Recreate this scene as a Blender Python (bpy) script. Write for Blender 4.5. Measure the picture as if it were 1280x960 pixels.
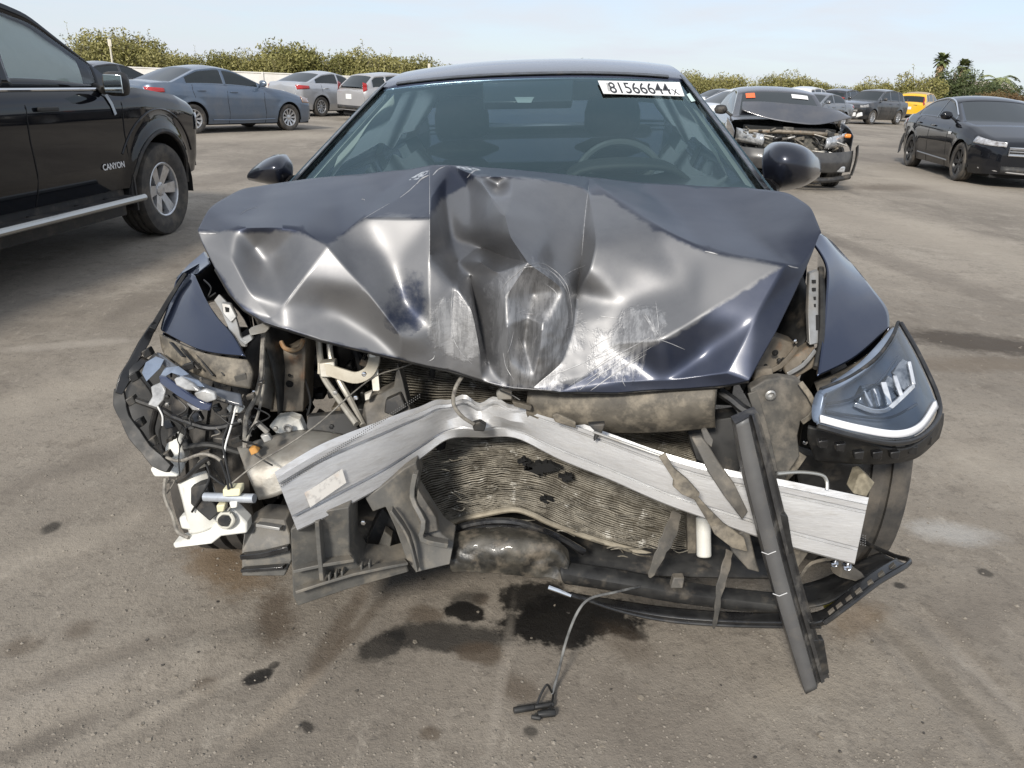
import bpy, bmesh, math, random
import numpy as np
from mathutils import Vector, Matrix, noise as mnoise
from mathutils.geometry import delaunay_2d_cdt
R_ = math.radians
random.seed(7)
sc = bpy.context.scene
for o in list(bpy.data.objects): bpy.data.objects.remove(o)
COL = sc.collection

# ------------------------------------------------------------ camera
FPX, PITCH, ROLL, CAMH = 950.0, R_(21.7), R_(2.4), 1.37
_F = Vector((0, math.cos(PITCH), -math.sin(PITCH)))
_U0 = Vector((0, math.sin(PITCH), math.cos(PITCH)))
_R = Vector((1, 0, 0)) * math.cos(ROLL) + _U0 * math.sin(ROLL)
_U = Vector((-1, 0, 0)) * math.sin(ROLL) + _U0 * math.cos(ROLL)
_C = Vector((0, 0, CAMH))
cam_d = bpy.data.cameras.new('camera'); cam = bpy.data.objects.new('camera', cam_d); COL.objects.link(cam)
cam_d.sensor_width = 36; cam_d.lens = 36 * FPX / 1280; cam_d.clip_start = .05; cam_d.clip_end = 4000
m = Matrix((_R, _U, -_F)).transposed().to_4x4(); m.translation = _C
cam.matrix_world = m
sc.camera = cam

# ------------------------------------------------------------ sky, sun, exposure
SUN_AZ, SUN_EL = R_(202), R_(33)      # azimuth measured from +Y towards +X (202 = behind the camera, to the left)
world = bpy.data.worlds.new('World'); sc.world = world; world.use_nodes = True
nt = world.node_tree; nt.nodes.clear()
def wn(t, **k):
    n = nt.nodes.new(t)
    for a, b in k.items(): setattr(n, a, b)
    return n
out = wn('ShaderNodeOutputWorld'); bg = wn('ShaderNodeBackground'); bg.inputs[1].default_value = .135
sky = wn('ShaderNodeTexSky', sky_type='NISHITA', sun_disc=False)
sky.sun_elevation = SUN_EL; sky.sun_rotation = SUN_AZ; sky.air_density = 1.0; sky.dust_density = .6; sky.ozone_density = 1.4
L = nt.links.new
tc = wn('ShaderNodeTexCoord'); sp = wn('ShaderNodeSeparateXYZ'); L(tc.outputs['Generated'], sp.inputs[0])
def wm(op, x, y):
    n = wn('ShaderNodeMath', operation=op)
    for k, v in enumerate((x, y)):
        if v is None: continue
        if isinstance(v, (int, float)): n.inputs[k].default_value = v
        else: L(v, n.inputs[k])
    return n.outputs[0]
zc_ = wm('ADD', wm('ABSOLUTE', sp.outputs[2], None), .10)          # a cloud sheet overhead, seen foreshortened towards the horizon
cb = wn('ShaderNodeCombineXYZ'); L(wm('DIVIDE', sp.outputs[0], zc_), cb.inputs[0]); L(wm('DIVIDE', sp.outputs[1], zc_), cb.inputs[1])
ns = wn('ShaderNodeTexNoise'); ns.inputs['Scale'].default_value = .8; ns.inputs['Detail'].default_value = 7; ns.inputs['Roughness'].default_value = .55; ns.inputs['Distortion'].default_value = .4
L(cb.outputs[0], ns.inputs['Vector'])
rp = wn('ShaderNodeMapRange'); rp.inputs[1].default_value = .36; rp.inputs[2].default_value = .66; rp.inputs[3].default_value = .66; rp.inputs[4].default_value = 1.0
L(ns.outputs[0], rp.inputs[0])
mx = wn('ShaderNodeMix', data_type='RGBA'); mx.inputs[7].default_value = (5.75, 6.1, 6.6, 1)
mt = wn('ShaderNodeMix', data_type='RGBA', blend_type='MULTIPLY'); mt.inputs[0].default_value = 1; mt.inputs[7].default_value = (.82, .95, 1.18, 1)   # clean blue air
L(sky.outputs[0], mt.inputs[6]); L(rp.outputs[0], mx.inputs[0]); L(mt.outputs[2], mx.inputs[6]); L(mx.outputs[2], bg.inputs[0]); L(bg.outputs[0], out.inputs[0])
sun_d = bpy.data.lights.new('sun', 'SUN'); sun = bpy.data.objects.new('sun', sun_d); COL.objects.link(sun)
sun_d.energy = 4.2; sun_d.angle = R_(10); sun_d.color = (1, .94, .85)
sdir = Vector((math.sin(SUN_AZ) * math.cos(SUN_EL), math.cos(SUN_AZ) * math.cos(SUN_EL), math.sin(SUN_EL)))
sun.rotation_euler = sdir.to_track_quat('Z', 'Y').to_euler(); sun.location = sdir * 30
vs = sc.view_settings; vs.view_transform = 'Standard'; vs.look = 'None'; vs.gamma = 1; vs.exposure = 0.0; vs.use_curve_mapping = False
sc.cycles.use_denoising = True
sc.cycles.max_bounces = 8; sc.cycles.transparent_max_bounces = 12
try: sc.cycles.caustics_reflective = False; sc.cycles.caustics_refractive = False
except Exception: pass

# ------------------------------------------------------------ geometry helpers
def P(x, y, Y):
    """point of the place seen at photograph pixel (x, y), at distance Y in front of the camera"""
    d = _F + _R * ((x - 640) / FPX) + _U * ((480 - y) / FPX)
    return _C + d * (Y / d.y)
def G(x, y, z=0.0):
    d = _F + _R * ((x - 640) / FPX) + _U * ((480 - y) / FPX)
    return _C + d * ((z - CAMH) / d.z)
def V(*a): return Vector(a)

class MB:
    def __init__(s): s.v = []; s.f = []
    def add(s, vs, fs):
        n = len(s.v); s.v += [tuple(v) for v in vs]; s.f += [tuple(i + n for i in f) for f in fs]; return s
    def grid(s, rows, closed_u=False, closed_v=False):
        m_, n_ = len(rows), len(rows[0]); vs = [p for r in rows for p in r]; fs = []
        for i in range(m_ if closed_v else m_ - 1):
            for j in range(n_ if closed_u else n_ - 1):
                a, b = i, (i + 1) % m_; c, d = j, (j + 1) % n_
                fs.append((a * n_ + c, a * n_ + d, b * n_ + d, b * n_ + c))
        return s.add(vs, fs)
    def box(s, c, size, rot=None):
        hx, hy, hz = [q / 2 for q in size]
        vs = [Vector((x * hx, y * hy, z * hz)) for x in (-1, 1) for y in (-1, 1) for z in (-1, 1)]
        if rot is not None: vs = [rot @ v for v in vs]
        c = Vector(c)
        return s.add([v + c for v in vs], [(0, 1, 3, 2), (4, 6, 7, 5), (0, 4, 5, 1), (2, 3, 7, 6), (0, 2, 6, 4), (1, 5, 7, 3)])
    def tube(s, pts, r, n=8, cap=True, smooth=0):
        pts = [Vector(p) for p in pts]
        if smooth: pts = spline(pts, smooth)
        m_ = len(pts); rs = r if isinstance(r, (list, tuple)) else [r] * m_
        if len(rs) != m_: rs = [rs[min(int(i * len(rs) / m_), len(rs) - 1)] for i in range(m_)]
        t0 = (pts[1] - pts[0]).normalized(); up = Vector((0, 0, 1)) if abs(t0.z) < .9 else Vector((1, 0, 0))
        u = t0.cross(up).normalized(); rows = []
        for i in range(m_):
            t = (pts[min(i + 1, m_ - 1)] - pts[max(i - 1, 0)])
            t = t.normalized() if t.length > 1e-9 else t0
            u = (u - t * u.dot(t)); u = u.normalized() if u.length > 1e-6 else t.orthogonal().normalized()
            w = t.cross(u)
            rows.append([pts[i] + (u * math.cos(2 * math.pi * k / n) + w * math.sin(2 * math.pi * k / n)) * rs[i] for k in range(n)])
        b = len(s.v); s.grid(rows, closed_u=True)
        if cap: s.f.append(tuple(b + k for k in reversed(range(n)))); s.f.append(tuple(b + (m_ - 1) * n + k for k in range(n)))
        return s
    def ribbon(s, pts, w, t, nrm=Vector((0, -1, 0)), smooth=0):
        """flat strip of width w and thickness t along pts"""
        pts = [Vector(p) for p in pts]
        if smooth: pts = spline(pts, smooth)
        m_ = len(pts); ws = w if isinstance(w, (list, tuple)) else [w] * m_
        if len(ws) != m_: ws = list(np.interp(np.linspace(0, 1, m_), np.linspace(0, 1, len(ws)), ws))
        rows = []
        for i in range(m_):
            d = (pts[min(i + 1, m_ - 1)] - pts[max(i - 1, 0)]).normalized()
            side = d.cross(nrm).normalized(); n2 = side.cross(d).normalized()
            a = side * ws[i] / 2; b = n2 * t / 2
            rows.append([pts[i] + a + b, pts[i] - a + b, pts[i] - a - b, pts[i] + a - b])
        b = len(s.v); s.grid(rows, closed_u=True)
        s.f.append((b + 3, b + 2, b + 1, b)); e = b + (m_ - 1) * 4; s.f.append((e, e + 1, e + 2, e + 3))
        return s
    def prism(s, pts, off):
        """closed polygon (3D points) given thickness by the vector off"""
        pts = [Vector(p) for p in pts]; off = Vector(off); n = len(pts)
        nrm = Vector((0, 0, 0))
        for i in range(n): nrm += pts[i].cross(pts[(i + 1) % n])
        nrm.normalize(); ax = nrm.orthogonal().normalized(); ay = nrm.cross(ax)
        uv = [Vector((p.dot(ax), p.dot(ay))) for p in pts]
        r = delaunay_2d_cdt(uv, [], [list(range(n))], 1, 1e-7)
        tris = [t for t in r[2] if max(t) < n] if len(r[0]) == n else None
        if not tris: tris = [tuple(range(n))]
        fl = nrm.dot(off) > 0
        A = [tuple(reversed(t)) if fl else tuple(t) for t in tris]; B = [tuple(i + n for i in (t if fl else reversed(t))) for t in tris]
        S = [((i, (i + 1) % n, (i + 1) % n + n, i + n) if fl else (i + n, (i + 1) % n + n, (i + 1) % n, i)) for i in range(n)]
        return s.add(pts + [p + off for p in pts], A + B + S)
    def lathe(s, prof, n, c=(0, 0, 0), axis='y', closed=False):
        c = Vector(c); rows = []
        for a, r in prof:
            row = []
            for k in range(n):
                t = 2 * math.pi * k / n
                q = (r * math.cos(t), a, r * math.sin(t)) if axis == 'y' else ((a, r * math.cos(t), r * math.sin(t)) if axis == 'x' else (r * math.cos(t), r * math.sin(t), a))
                row.append(c + Vector(q))
            rows.append(row)
        return s.grid(rows, closed_u=True, closed_v=closed)
    def xf(s, M):
        s.v = [tuple(M @ Vector(v)) for v in s.v]; return s
    def build(s, name, mat, parent=None, smooth=True, bevel=0, solid=0, sub=0, angle=35, off=-1):
        me = bpy.data.meshes.new(name); me.from_pydata(s.v, [], s.f); me.validate(verbose=False)
        bm = bmesh.new(); bm.from_mesh(me); bmesh.ops.recalc_face_normals(bm, faces=bm.faces); bm.to_mesh(me); bm.free()
        o = bpy.data.objects.new(name, me); COL.objects.link(o)
        if mat is not None: me.materials.append(mat)
        if parent is not None: attach(o, parent)
        if smooth:
            me.polygons.foreach_set('use_smooth', [True] * len(me.polygons))
            me.set_sharp_from_angle(angle=R_(angle))
        if solid: q = o.modifiers.new('s', 'SOLIDIFY'); q.thickness = solid; q.offset = off
        if bevel: q = o.modifiers.new('b', 'BEVEL'); q.width = bevel; q.segments = 2; q.limit_method = 'ANGLE'; q.angle_limit = R_(40)
        if sub: q = o.modifiers.new('u', 'SUBSURF'); q.levels = sub; q.render_levels = sub
        return o
def attach(o, parent):
    o.parent = parent
    if parent.parent is None and parent.get('_w'): o.matrix_parent_inverse = Matrix.Translation(-parent.location)
def spline(pts, k):
    out_ = []; n = len(pts)
    for i in range(n - 1):
        p0, p1, p2, p3 = pts[max(i - 1, 0)], pts[i], pts[i + 1], pts[min(i + 2, n - 1)]
        for j in range(k):
            t = j / k
            out_.append(.5 * ((2 * p1) + (p2 - p0) * t + (2 * p0 - 5 * p1 + 4 * p2 - p3) * t * t + (3 * p1 - p0 - 3 * p2 + p3) * t ** 3))
    return out_ + [pts[-1]]
def patch(ctrl, nu, nv):
    """smooth surface through a grid of control points -> rows of points"""
    rows = [spline([Vector(p) for p in r], nu) for r in ctrl]
    cols = [spline([r[j] for r in rows], nv) for j in range(len(rows[0]))]
    return [[cols[j][i] for j in range(len(cols))] for i in range(len(cols[0]))]
def tag(o, label, cat=None, group=None, kind=None):
    if label: o['label'] = label
    if cat: o['category'] = cat
    if group: o['group'] = group
    if kind: o['kind'] = kind
    return o
def empty(name, loc, rz=0, world_built=False):
    o = bpy.data.objects.new(name, None); COL.objects.link(o); o.location = loc; o.rotation_euler = (0, 0, rz); o.empty_display_size = .2
    if world_built: o['_w'] = 1
    return o

# ------------------------------------------------------------ materials
MATS = {}
def nn(t, ty, x=None, **k):
    n = t.nodes.new(ty)
    for a, b in k.items(): setattr(n, a, b)
    return n
def mat(name, col, col2=None, scale=12., rough=.6, rough2=None, metal=0., coat=0., coatr=.03, bump=0., bscale=60., spec=.5, lo=.35, hi=.65, dirt=None, stretch=None, emit=None, trans=0., alpha=None, dust=None, detail=6):
    if name in MATS: return MATS[name]
    M = bpy.data.materials.new(name); M.use_nodes = True; t = M.node_tree; l = t.links.new
    b = t.nodes['Principled BSDF']; I = b.inputs
    I['Base Color'].default_value = (*col, 1); I['Roughness'].default_value = rough; I['Metallic'].default_value = metal
    I['Coat Weight'].default_value = coat; I['Coat Roughness'].default_value = coatr; I['Specular IOR Level'].default_value = spec
    I['Transmission Weight'].default_value = trans
    tcn = nn(t, 'ShaderNodeTexCoord'); src = tcn.outputs['Object']
    if stretch:
        mpn = nn(t, 'ShaderNodeMapping'); mpn.inputs['Scale'].default_value = stretch; l(src, mpn.inputs[0]); src = mpn.outputs[0]
    def noisef(sc_, d=detail, lo_=lo, hi_=hi):
        n = nn(t, 'ShaderNodeTexNoise'); n.inputs['Scale'].default_value = sc_; n.inputs['Detail'].default_value = d; n.inputs['Roughness'].default_value = .62
        l(src, n.inputs['Vector'])
        r = nn(t, 'ShaderNodeMapRange'); r.inputs[1].default_value = lo_; r.inputs[2].default_value = hi_; l(n.outputs[0], r.inputs[0]); return r.outputs[0], n.outputs[0]
    colsock = None
    if col2 is not None or rough2 is not None:
        fac, raw = noisef(scale)
        if col2 is not None:
            x = nn(t, 'ShaderNodeMix', data_type='RGBA'); x.inputs[6].default_value = (*col, 1); x.inputs[7].default_value = (*col2, 1); l(fac, x.inputs[0]); colsock = x.outputs[2]
        if rough2 is not None:
            x = nn(t, 'ShaderNodeMapRange'); x.inputs[3].default_value = rough; x.inputs[4].default_value = rough2; l(fac, x.inputs[0]); l(x.outputs[0], I['Roughness'])
    def overlay(c, fac, amt_rough=None):
        nonlocal colsock
        x = nn(t, 'ShaderNodeMix', data_type='RGBA'); x.inputs[7].default_value = (*c, 1); l(fac, x.inputs[0])
        if colsock is None: x.inputs[6].default_value = (*col, 1)
        else: l(colsock, x.inputs[6])
        colsock = x.outputs[2]
        if metal > 0:
            y = nn(t, 'ShaderNodeMath', operation='MULTIPLY_ADD'); l(fac, y.inputs[0]); y.inputs[1].default_value = -metal; y.inputs[2].default_value = metal; l(y.outputs[0], I['Metallic'])
        if coat > 0:
            y = nn(t, 'ShaderNodeMath', operation='MULTIPLY_ADD'); l(fac, y.inputs[0]); y.inputs[1].default_value = -coat; y.inputs[2].default_value = coat; l(y.outputs[0], I['Coat Weight'])
    if dirt:      # (colour, scale, lo, hi, strength)
        fac, raw = noisef(dirt[1], 8, dirt[2], dirt[3])
        y = nn(t, 'ShaderNodeMath', operation='MULTIPLY'); l(fac, y.inputs[0]); y.inputs[1].default_value = dirt[4]
        overlay(dirt[0], y.outputs[0])
    if dust:      # (colour, strength) settles on faces that look up
        g = nn(t, 'ShaderNodeNewGeometry'); sx = nn(t, 'ShaderNodeSeparateXYZ'); l(g.outputs['Normal'], sx.inputs[0])
        r = nn(t, 'ShaderNodeMapRange'); r.inputs[1].default_value = .1; r.inputs[2].default_value = 1.; l(sx.outputs[2], r.inputs[0])
        fac, raw = noisef(9., 6, .3, .6)
        y = nn(t, 'ShaderNodeMath', operation='MULTIPLY'); l(r.outputs[0], y.inputs[0]); l(fac, y.inputs[1])
        y2 = nn(t, 'ShaderNodeMath', operation='MULTIPLY'); l(y.outputs[0], y2.inputs[0]); y2.inputs[1].default_value = dust[1]
        overlay(dust[0], y2.outputs[0])
    if colsock is not None: l(colsock, I['Base Color'])
    if bump:
        fac, raw = noisef(bscale, 5)
        bn = nn(t, 'ShaderNodeBump'); bn.inputs['Strength'].default_value = 1; bn.inputs['Distance'].default_value = bump; l(raw, bn.inputs['Height']); l(bn.outputs[0], I['Normal'])
    if emit: I['Emission Color'].default_value = (*emit[0], 1); I['Emission Strength'].default_value = emit[1]
    MATS[name] = M; return M
TAN = (.30, .25, .19)
def glassmat(name, tint, refl=.03, gtint=(.95, .97, 1), dust=.03):
    """clear tinted pane: see-through with a Fresnel mirror on top"""
    if name in MATS: return MATS[name]
    M = bpy.data.materials.new(name); M.use_nodes = True; t = M.node_tree; l = t.links.new; t.nodes.clear()
    o = nn(t, 'ShaderNodeOutputMaterial'); tr = nn(t, 'ShaderNodeBsdfTransparent'); tr.inputs[0].default_value = (*tint, 1)
    gl = nn(t, 'ShaderNodeBsdfGlossy'); gl.inputs['Roughness'].default_value = refl; gl.inputs[0].default_value = (*gtint, 1)
    df = nn(t, 'ShaderNodeBsdfDiffuse'); df.inputs[0].default_value = (.45, .44, .41, 1)
    n = nn(t, 'ShaderNodeTexNoise'); n.inputs['Scale'].default_value = 3; n.inputs['Detail'].default_value = 8
    tcn = nn(t, 'ShaderNodeTexCoord'); l(tcn.outputs['Object'], n.inputs['Vector'])
    r = nn(t, 'ShaderNodeMapRange'); r.inputs[1].default_value = .4; r.inputs[2].default_value = .8; r.inputs[3].default_value = .003; r.inputs[4].default_value = dust; l(n.outputs[0], r.inputs[0])
    md = nn(t, 'ShaderNodeMixShader'); l(r.outputs[0], md.inputs[0]); l(tr.outputs[0], md.inputs[1]); l(df.outputs[0], md.inputs[2])
    fr = nn(t, 'ShaderNodeFresnel'); fr.inputs[0].default_value = 1.52
    mx_ = nn(t, 'ShaderNodeMixShader'); l(fr.outputs[0], mx_.inputs[0]); l(md.outputs[0], mx_.inputs[1]); l(gl.outputs[0], mx_.inputs[2]); l(mx_.outputs[0], o.inputs[0])
    MATS[name] = M; return M
def paint(name, col, metal=.75, rough=.38, coat=1., dustamt=.25):
    return mat(name, col, metal=metal, rough=rough, coat=coat, coatr=.035, dirt=((.33, .29, .24), 2.2, .45, .8, dustamt), spec=.5)
def cloth(name, col, tr=.5):
    M = bpy.data.materials.new(name); M.use_nodes = True; t = M.node_tree; l = t.links.new; t.nodes.clear()
    o = nn(t, 'ShaderNodeOutputMaterial'); d = nn(t, 'ShaderNodeBsdfDiffuse'); d.inputs[0].default_value = (*col, 1); q = nn(t, 'ShaderNodeBsdfTranslucent'); q.inputs[0].default_value = (*col, 1)
    n = nn(t, 'ShaderNodeTexNoise'); n.inputs['Scale'].default_value = 7; tcn = nn(t, 'ShaderNodeTexCoord'); l(tcn.outputs['Object'], n.inputs['Vector']); b = nn(t, 'ShaderNodeBump'); b.inputs['Distance'].default_value = .03; l(n.outputs[0], b.inputs['Height']); l(b.outputs[0], d.inputs['Normal'])
    x = nn(t, 'ShaderNodeMixShader'); x.inputs[0].default_value = tr; l(d.outputs[0], x.inputs[1]); l(q.outputs[0], x.inputs[2]); l(x.outputs[0], o.inputs[0]); return M
rubber = mat('tyre rubber', (.035, .034, .033), (.075, .068, .06), 14, rough=.8, bump=.0008, bscale=160, dirt=(TAN, 6, .48, .75, .35))
black_plastic = mat('black plastic', (.018, .018, .019), (.035, .034, .033), 18, rough=.5, rough2=.7, dirt=(TAN, 9, .5, .8, .3))
dark_well = mat('dark wheel well', (.012, .012, .012), rough=.9)
chrome = mat('chrome', (.75, .76, .78), rough=.12, metal=1.)
alloy = mat('silver alloy', (.62, .63, .65), (.5, .5, .5), 20, rough=.3, metal=.8, dirt=(TAN, 20, .5, .8, .4))
alloy_dark = mat('black alloy', (.02, .02, .021), rough=.35, metal=.3)
win_dark = mat('dark window glass', (.012, .017, .018), rough=.03, spec=.7, coat=0, dirt=((.3, .3, .28), 3, .5, .9, .03))
lamp_red = mat('red lamp lens', (.45, .015, .012), (.3, .01, .01), 40, rough=.12, coat=1.)
lamp_clear = mat('clear lamp lens', (.62, .64, .66), (.28, .29, .3), 18, rough=.12, metal=.4, coat=1.)
lamp_amber = mat('amber lamp lens', (.75, .25, .04), rough=.15, coat=1.)
paper_white = mat('white paper', (.78, .78, .76), rough=.6)
# ------------------------------------------------------------ ground
def seg_d(x, y, a, b):
    ax, ay = a; bx, by = b; dx, dy = bx - ax, by - ay
    t = np.clip(((x - ax) * dx + (y - ay) * dy) / (dx * dx + dy * dy), 0, 1)
    return np.hypot(x - ax - t * dx, y - ay - t * dy)
def fbm2(x, y, sc_, seed=0, oct_=4):
    """smooth value noise on arrays"""
    rng = np.random.RandomState(seed); T = rng.rand(256, 256); r = np.zeros_like(x); a = .5; s = 1. / sc_
    for o in range(oct_):
        u, v = x * s + 37.1 * o, y * s + 11.7 * o; i, j = np.floor(u).astype(int), np.floor(v).astype(int); fu, fv = u - i, v - j
        fu = fu * fu * (3 - 2 * fu); fv = fv * fv * (3 - 2 * fv)
        q = lambda a_, b_: T[a_ % 256, b_ % 256]
        r += a * ((q(i, j) * (1 - fu) + q(i + 1, j) * fu) * (1 - fv) + (q(i, j + 1) * (1 - fu) + q(i + 1, j + 1) * fu) * fv - .5); a *= .5; s *= 2
    return r
def ground_z(x, y):
    x = np.asarray(x, float); y = np.asarray(y, float)
    near = np.exp(-np.maximum(np.hypot(x, y - 2) - 8, 0) / 10)
    z = fbm2(x, y, 1.6, 1) * .030 * near + fbm2(x, y, .28, 2) * .012 * near + fbm2(x, y, .07, 4, 3) * .007 * near
    for a, b, w, dpt in RUTS:
        d = seg_d(x, y, a, b); z += -dpt * np.exp(-(d / w) ** 2) + dpt * .6 * np.exp(-((d - 1.7 * w) / (w * .6)) ** 2)
    return z
def g2(x, y): p = G(x, y); return (p.x, p.y)
RUTS = [(g2(1085, 775), g2(1300, 985), .03, .011), (g2(1150, 770), g2(1330, 930), .035, .007), (g2(455, 745), g2(330, 930), .03, .009),
        (g2(640, 760), g2(615, 990), .02, -.003), (g2(500, 760), g2(390, 900), .025, .005), (g2(0, 900), g2(300, 800), .05, -.008)]
def axis(lo, hi, c, fine, n):
    t = np.linspace(-1, 1, n); k = 7.2
    s = np.sinh(k * t) / np.sinh(k)
    return np.where(s < 0, c + (c - lo) * s, c + (hi - c) * s)
_s = np.arange(-4.2, 4.2, .032); _far = np.geomspace(.03, 900, 60).cumsum(); _far = _far * (1200 / _far[-1])
gx = np.concatenate([-4.2 - _far[::-1], _s, 4.2 + _far]); _sy = np.arange(.2, 6.0, .032)
gy = np.concatenate([.2 - _far[::-1][-40:] , _sy, 6.0 + _far])
X, Y = np.meshgrid(gx, gy); Z = ground_z(X, Y)
nx_, ny_ = len(gx), len(gy)
idx = np.arange(nx_ * ny_).reshape(ny_, nx_)
quads = np.stack([idx[:-1, :-1], idx[:-1, 1:], idx[1:, 1:], idx[1:, :-1]], -1).reshape(-1, 4)
gme = bpy.data.meshes.new('ground'); gme.from_pydata(np.stack([X, Y, Z], -1).reshape(-1, 3).tolist(), [], quads.tolist())
gme.polygons.foreach_set('use_smooth', [True] * len(gme.polygons))
ground = bpy.data.objects.new('ground', gme); COL.objects.link(ground); ground['kind'] = 'structure'
def gz(x, y): return float(ground_z(np.array([x]), np.array([y]))[0])

def ground_material():
    M = bpy.data.materials.new('dusty compacted lot'); M.use_nodes = True; t = M.node_tree; l = t.links.new
    b = t.nodes['Principled BSDF']; geo = nn(t, 'ShaderNodeNewGeometry'); pos = geo.outputs['Position']
    def noise(s, d=6, r=.6, stretch=None):
        n = nn(t, 'ShaderNodeTexNoise'); n.inputs['Scale'].default_value = s; n.inputs['Detail'].default_value = d; n.inputs['Roughness'].default_value = r
        if stretch:
            q = nn(t, 'ShaderNodeMapping'); q.inputs['Scale'].default_value = stretch; q.inputs['Rotation'].default_value = (0, 0, .5); l(pos, q.inputs[0]); l(q.outputs[0], n.inputs['Vector'])
        else: l(pos, n.inputs['Vector'])
        return n.outputs[0]
    def rng(x, a, c, lo=0., hi=1.):
        r = nn(t, 'ShaderNodeMapRange', interpolation_type='SMOOTHSTEP'); l(x, r.inputs[0])
        for i, v in zip((1, 2, 3, 4), (a, c, lo, hi)): r.inputs[i].default_value = v
        return r.outputs[0]
    def mix(f, a, c):
        x = nn(t, 'ShaderNodeMix', data_type='RGBA')
        if isinstance(f, float): x.inputs[0].default_value = f
        else: l(f, x.inputs[0])
        for i, v in ((6, a), (7, c)):
            if isinstance(v, tuple): x.inputs[i].default_value = (*v, 1)
            else: l(v, x.inputs[i])
        return x.outputs[2]
    def mul(a, c):
        x = nn(t, 'ShaderNodeMath', operation='MULTIPLY'); l(a, x.inputs[0])
        if isinstance(c, float): x.inputs[1].default_value = c
        else: l(c, x.inputs[1])
        return x.outputs[0]
    c = mix(rng(noise(.35, 7), .35, .65), (.215, .188, .155), (.315, .278, .230))
    c = mix(rng(noise(.9, 6, .65, (1, .28, 1)), .50, .66, 0, .75), c, (.165, .143, .118))
    c = mix(rng(noise(.28, 5, .6, (.35, 1, 1)), .52, .64, 0, .6), c, (.40, .352, .288))
    c = mix(rng(noise(2.6, 7, .7), .52, .74, 0, .6), c, (.135, .115, .093))
    c = mix(rng(noise(1.7, 7, .7), .52, .74, 0, .65), c, (.38, .342, .288))
    c = mix(rng(noise(7.5, 8, .75), .50, .66, 0, .55), c, (.155, .133, .108))
    c = mix(rng(noise(15, 7, .75, (1, .5, 1)), .54, .68, 0, .5), c, (.37, .33, .275))
    c = mix(rng(noise(38, 5, .7), .52, .68, 0, .55), c, (.125, .11, .092))
    c = mix(rng(noise(70, 4, .7), .60, .78, 0, .35), c, (.40, .365, .31))
    c = mix(rng(noise(240, 2, .6), .60, .70, 0, .5), c, (.07, .062, .052))
    wob = noise(9, 5, .7); wob2 = noise(34, 3, .6); rough_mask = None
    def stain_or_shadow(p1, p2, w, colr, k, soft=.25, wet=0.):
        nonlocal c, rough_mask
        a, e = G(*p1), G(*p2); ce = (a + e) / 2; ax = (e - a) / 2; L_ = max(ax.length, .004); ax.normalize(); ay = Vector((-ax.y, ax.x, 0))
        pc = ((p1[0] + p2[0]) / 2, (p1[1] + p2[1]) / 2); W_ = max((G(pc[0], pc[1] + w) - G(pc[0], pc[1])).length * .5 + (G(pc[0] + w, pc[1]) - G(*pc)).length * .5, .002)
        L_ = L_ + W_ * .5
        s = nn(t, 'ShaderNodeVectorMath', operation='SUBTRACT'); l(pos, s.inputs[0]); s.inputs[1].default_value = (ce.x, ce.y, 0)
        d1 = nn(t, 'ShaderNodeVectorMath', operation='DOT_PRODUCT'); l(s.outputs[0], d1.inputs[0]); d1.inputs[1].default_value = tuple(ax / L_)
        d2 = nn(t, 'ShaderNodeVectorMath', operation='DOT_PRODUCT'); l(s.outputs[0], d2.inputs[0]); d2.inputs[1].default_value = tuple(ay / W_)
        cb = nn(t, 'ShaderNodeCombineXYZ'); l(d1.outputs['Value'], cb.inputs[0]); l(d2.outputs['Value'], cb.inputs[1])
        ln = nn(t, 'ShaderNodeVectorMath', operation='LENGTH'); l(cb.outputs[0], ln.inputs[0])
        w1 = nn(t, 'ShaderNodeMath', operation='MULTIPLY_ADD'); l(wob, w1.inputs[0]); w1.inputs[1].default_value = 1.5; l(ln.outputs['Value'], w1.inputs[2])
        w2 = nn(t, 'ShaderNodeMath', operation='MULTIPLY_ADD'); l(wob2, w2.inputs[0]); w2.inputs[1].default_value = .5; l(w1.outputs[0], w2.inputs[2])
        f = rng(w2.outputs[0], 2.0 + soft, 2.0 - soft, 0, k)
        c = mix(f, c, colr)
        if wet:
            f2 = mul(f, wet)
            if rough_mask is None: rough_mask = f2
            else:
                x = nn(t, 'ShaderNodeMath', operation='MAXIMUM'); l(rough_mask, x.inputs[0]); l(f2, x.inputs[1]); rough_mask = x.outputs[0]
    OIL = (.011, .010, .009); BR = (.085, .062, .042)
    # brown damp patches, then oil
    stain_or_shadow((250, 690), (310, 730), 26, (.16, .105, .055), .7, .5)
    stain_or_shadow((345, 745), (345, 800), 18, BR, .75, .5)
    stain_or_shadow((450, 745), (385, 850), 10, BR, .6, .5); stain_or_shadow((480, 750), (400, 840), 8, BR, .5, .5); stain_or_shadow((400, 840), (300, 930), 10, (.35, .30, .24), .5, .5)
    stain_or_shadow((515, 768), (545, 770), 14, BR, .7, .4); stain_or_shadow((595, 752), (605, 750), 10, BR, .7, .4)
    stain_or_shadow((600, 745), (570, 760), 13, OIL, .6, .4)
    stain_or_shadow((565, 765), (600, 768), 14, OIL, .96, .16, .7)
    stain_or_shadow((455, 818), (500, 800), 17, OIL, .82, .25, .3); stain_or_shadow((500, 795), (620, 800), 22, OIL, .80, .25, .3); stain_or_shadow((580, 815), (625, 820), 16, BR, .8, .4)
    stain_or_shadow((650, 780), (770, 770), 40, OIL, .98, .16, .75); stain_or_shadow((640, 760), (690, 740), 26, OIL, .95, .2, .6); stain_or_shadow((770, 790), (800, 795), 9, OIL, .8, .3)
    stain_or_shadow((306, 854), (334, 842), 11, OIL, .94, .18, .6); stain_or_shadow((340, 834), (346, 830), 5, OIL, .8, .3)
    stain_or_shadow((640, 855), (660, 870), 20, BR, .6, .5); stain_or_shadow((530, 915), (545, 918), 10, BR, .65, .4); stain_or_shadow((660, 912), (668, 918), 8, OIL, .7, .4)
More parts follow.
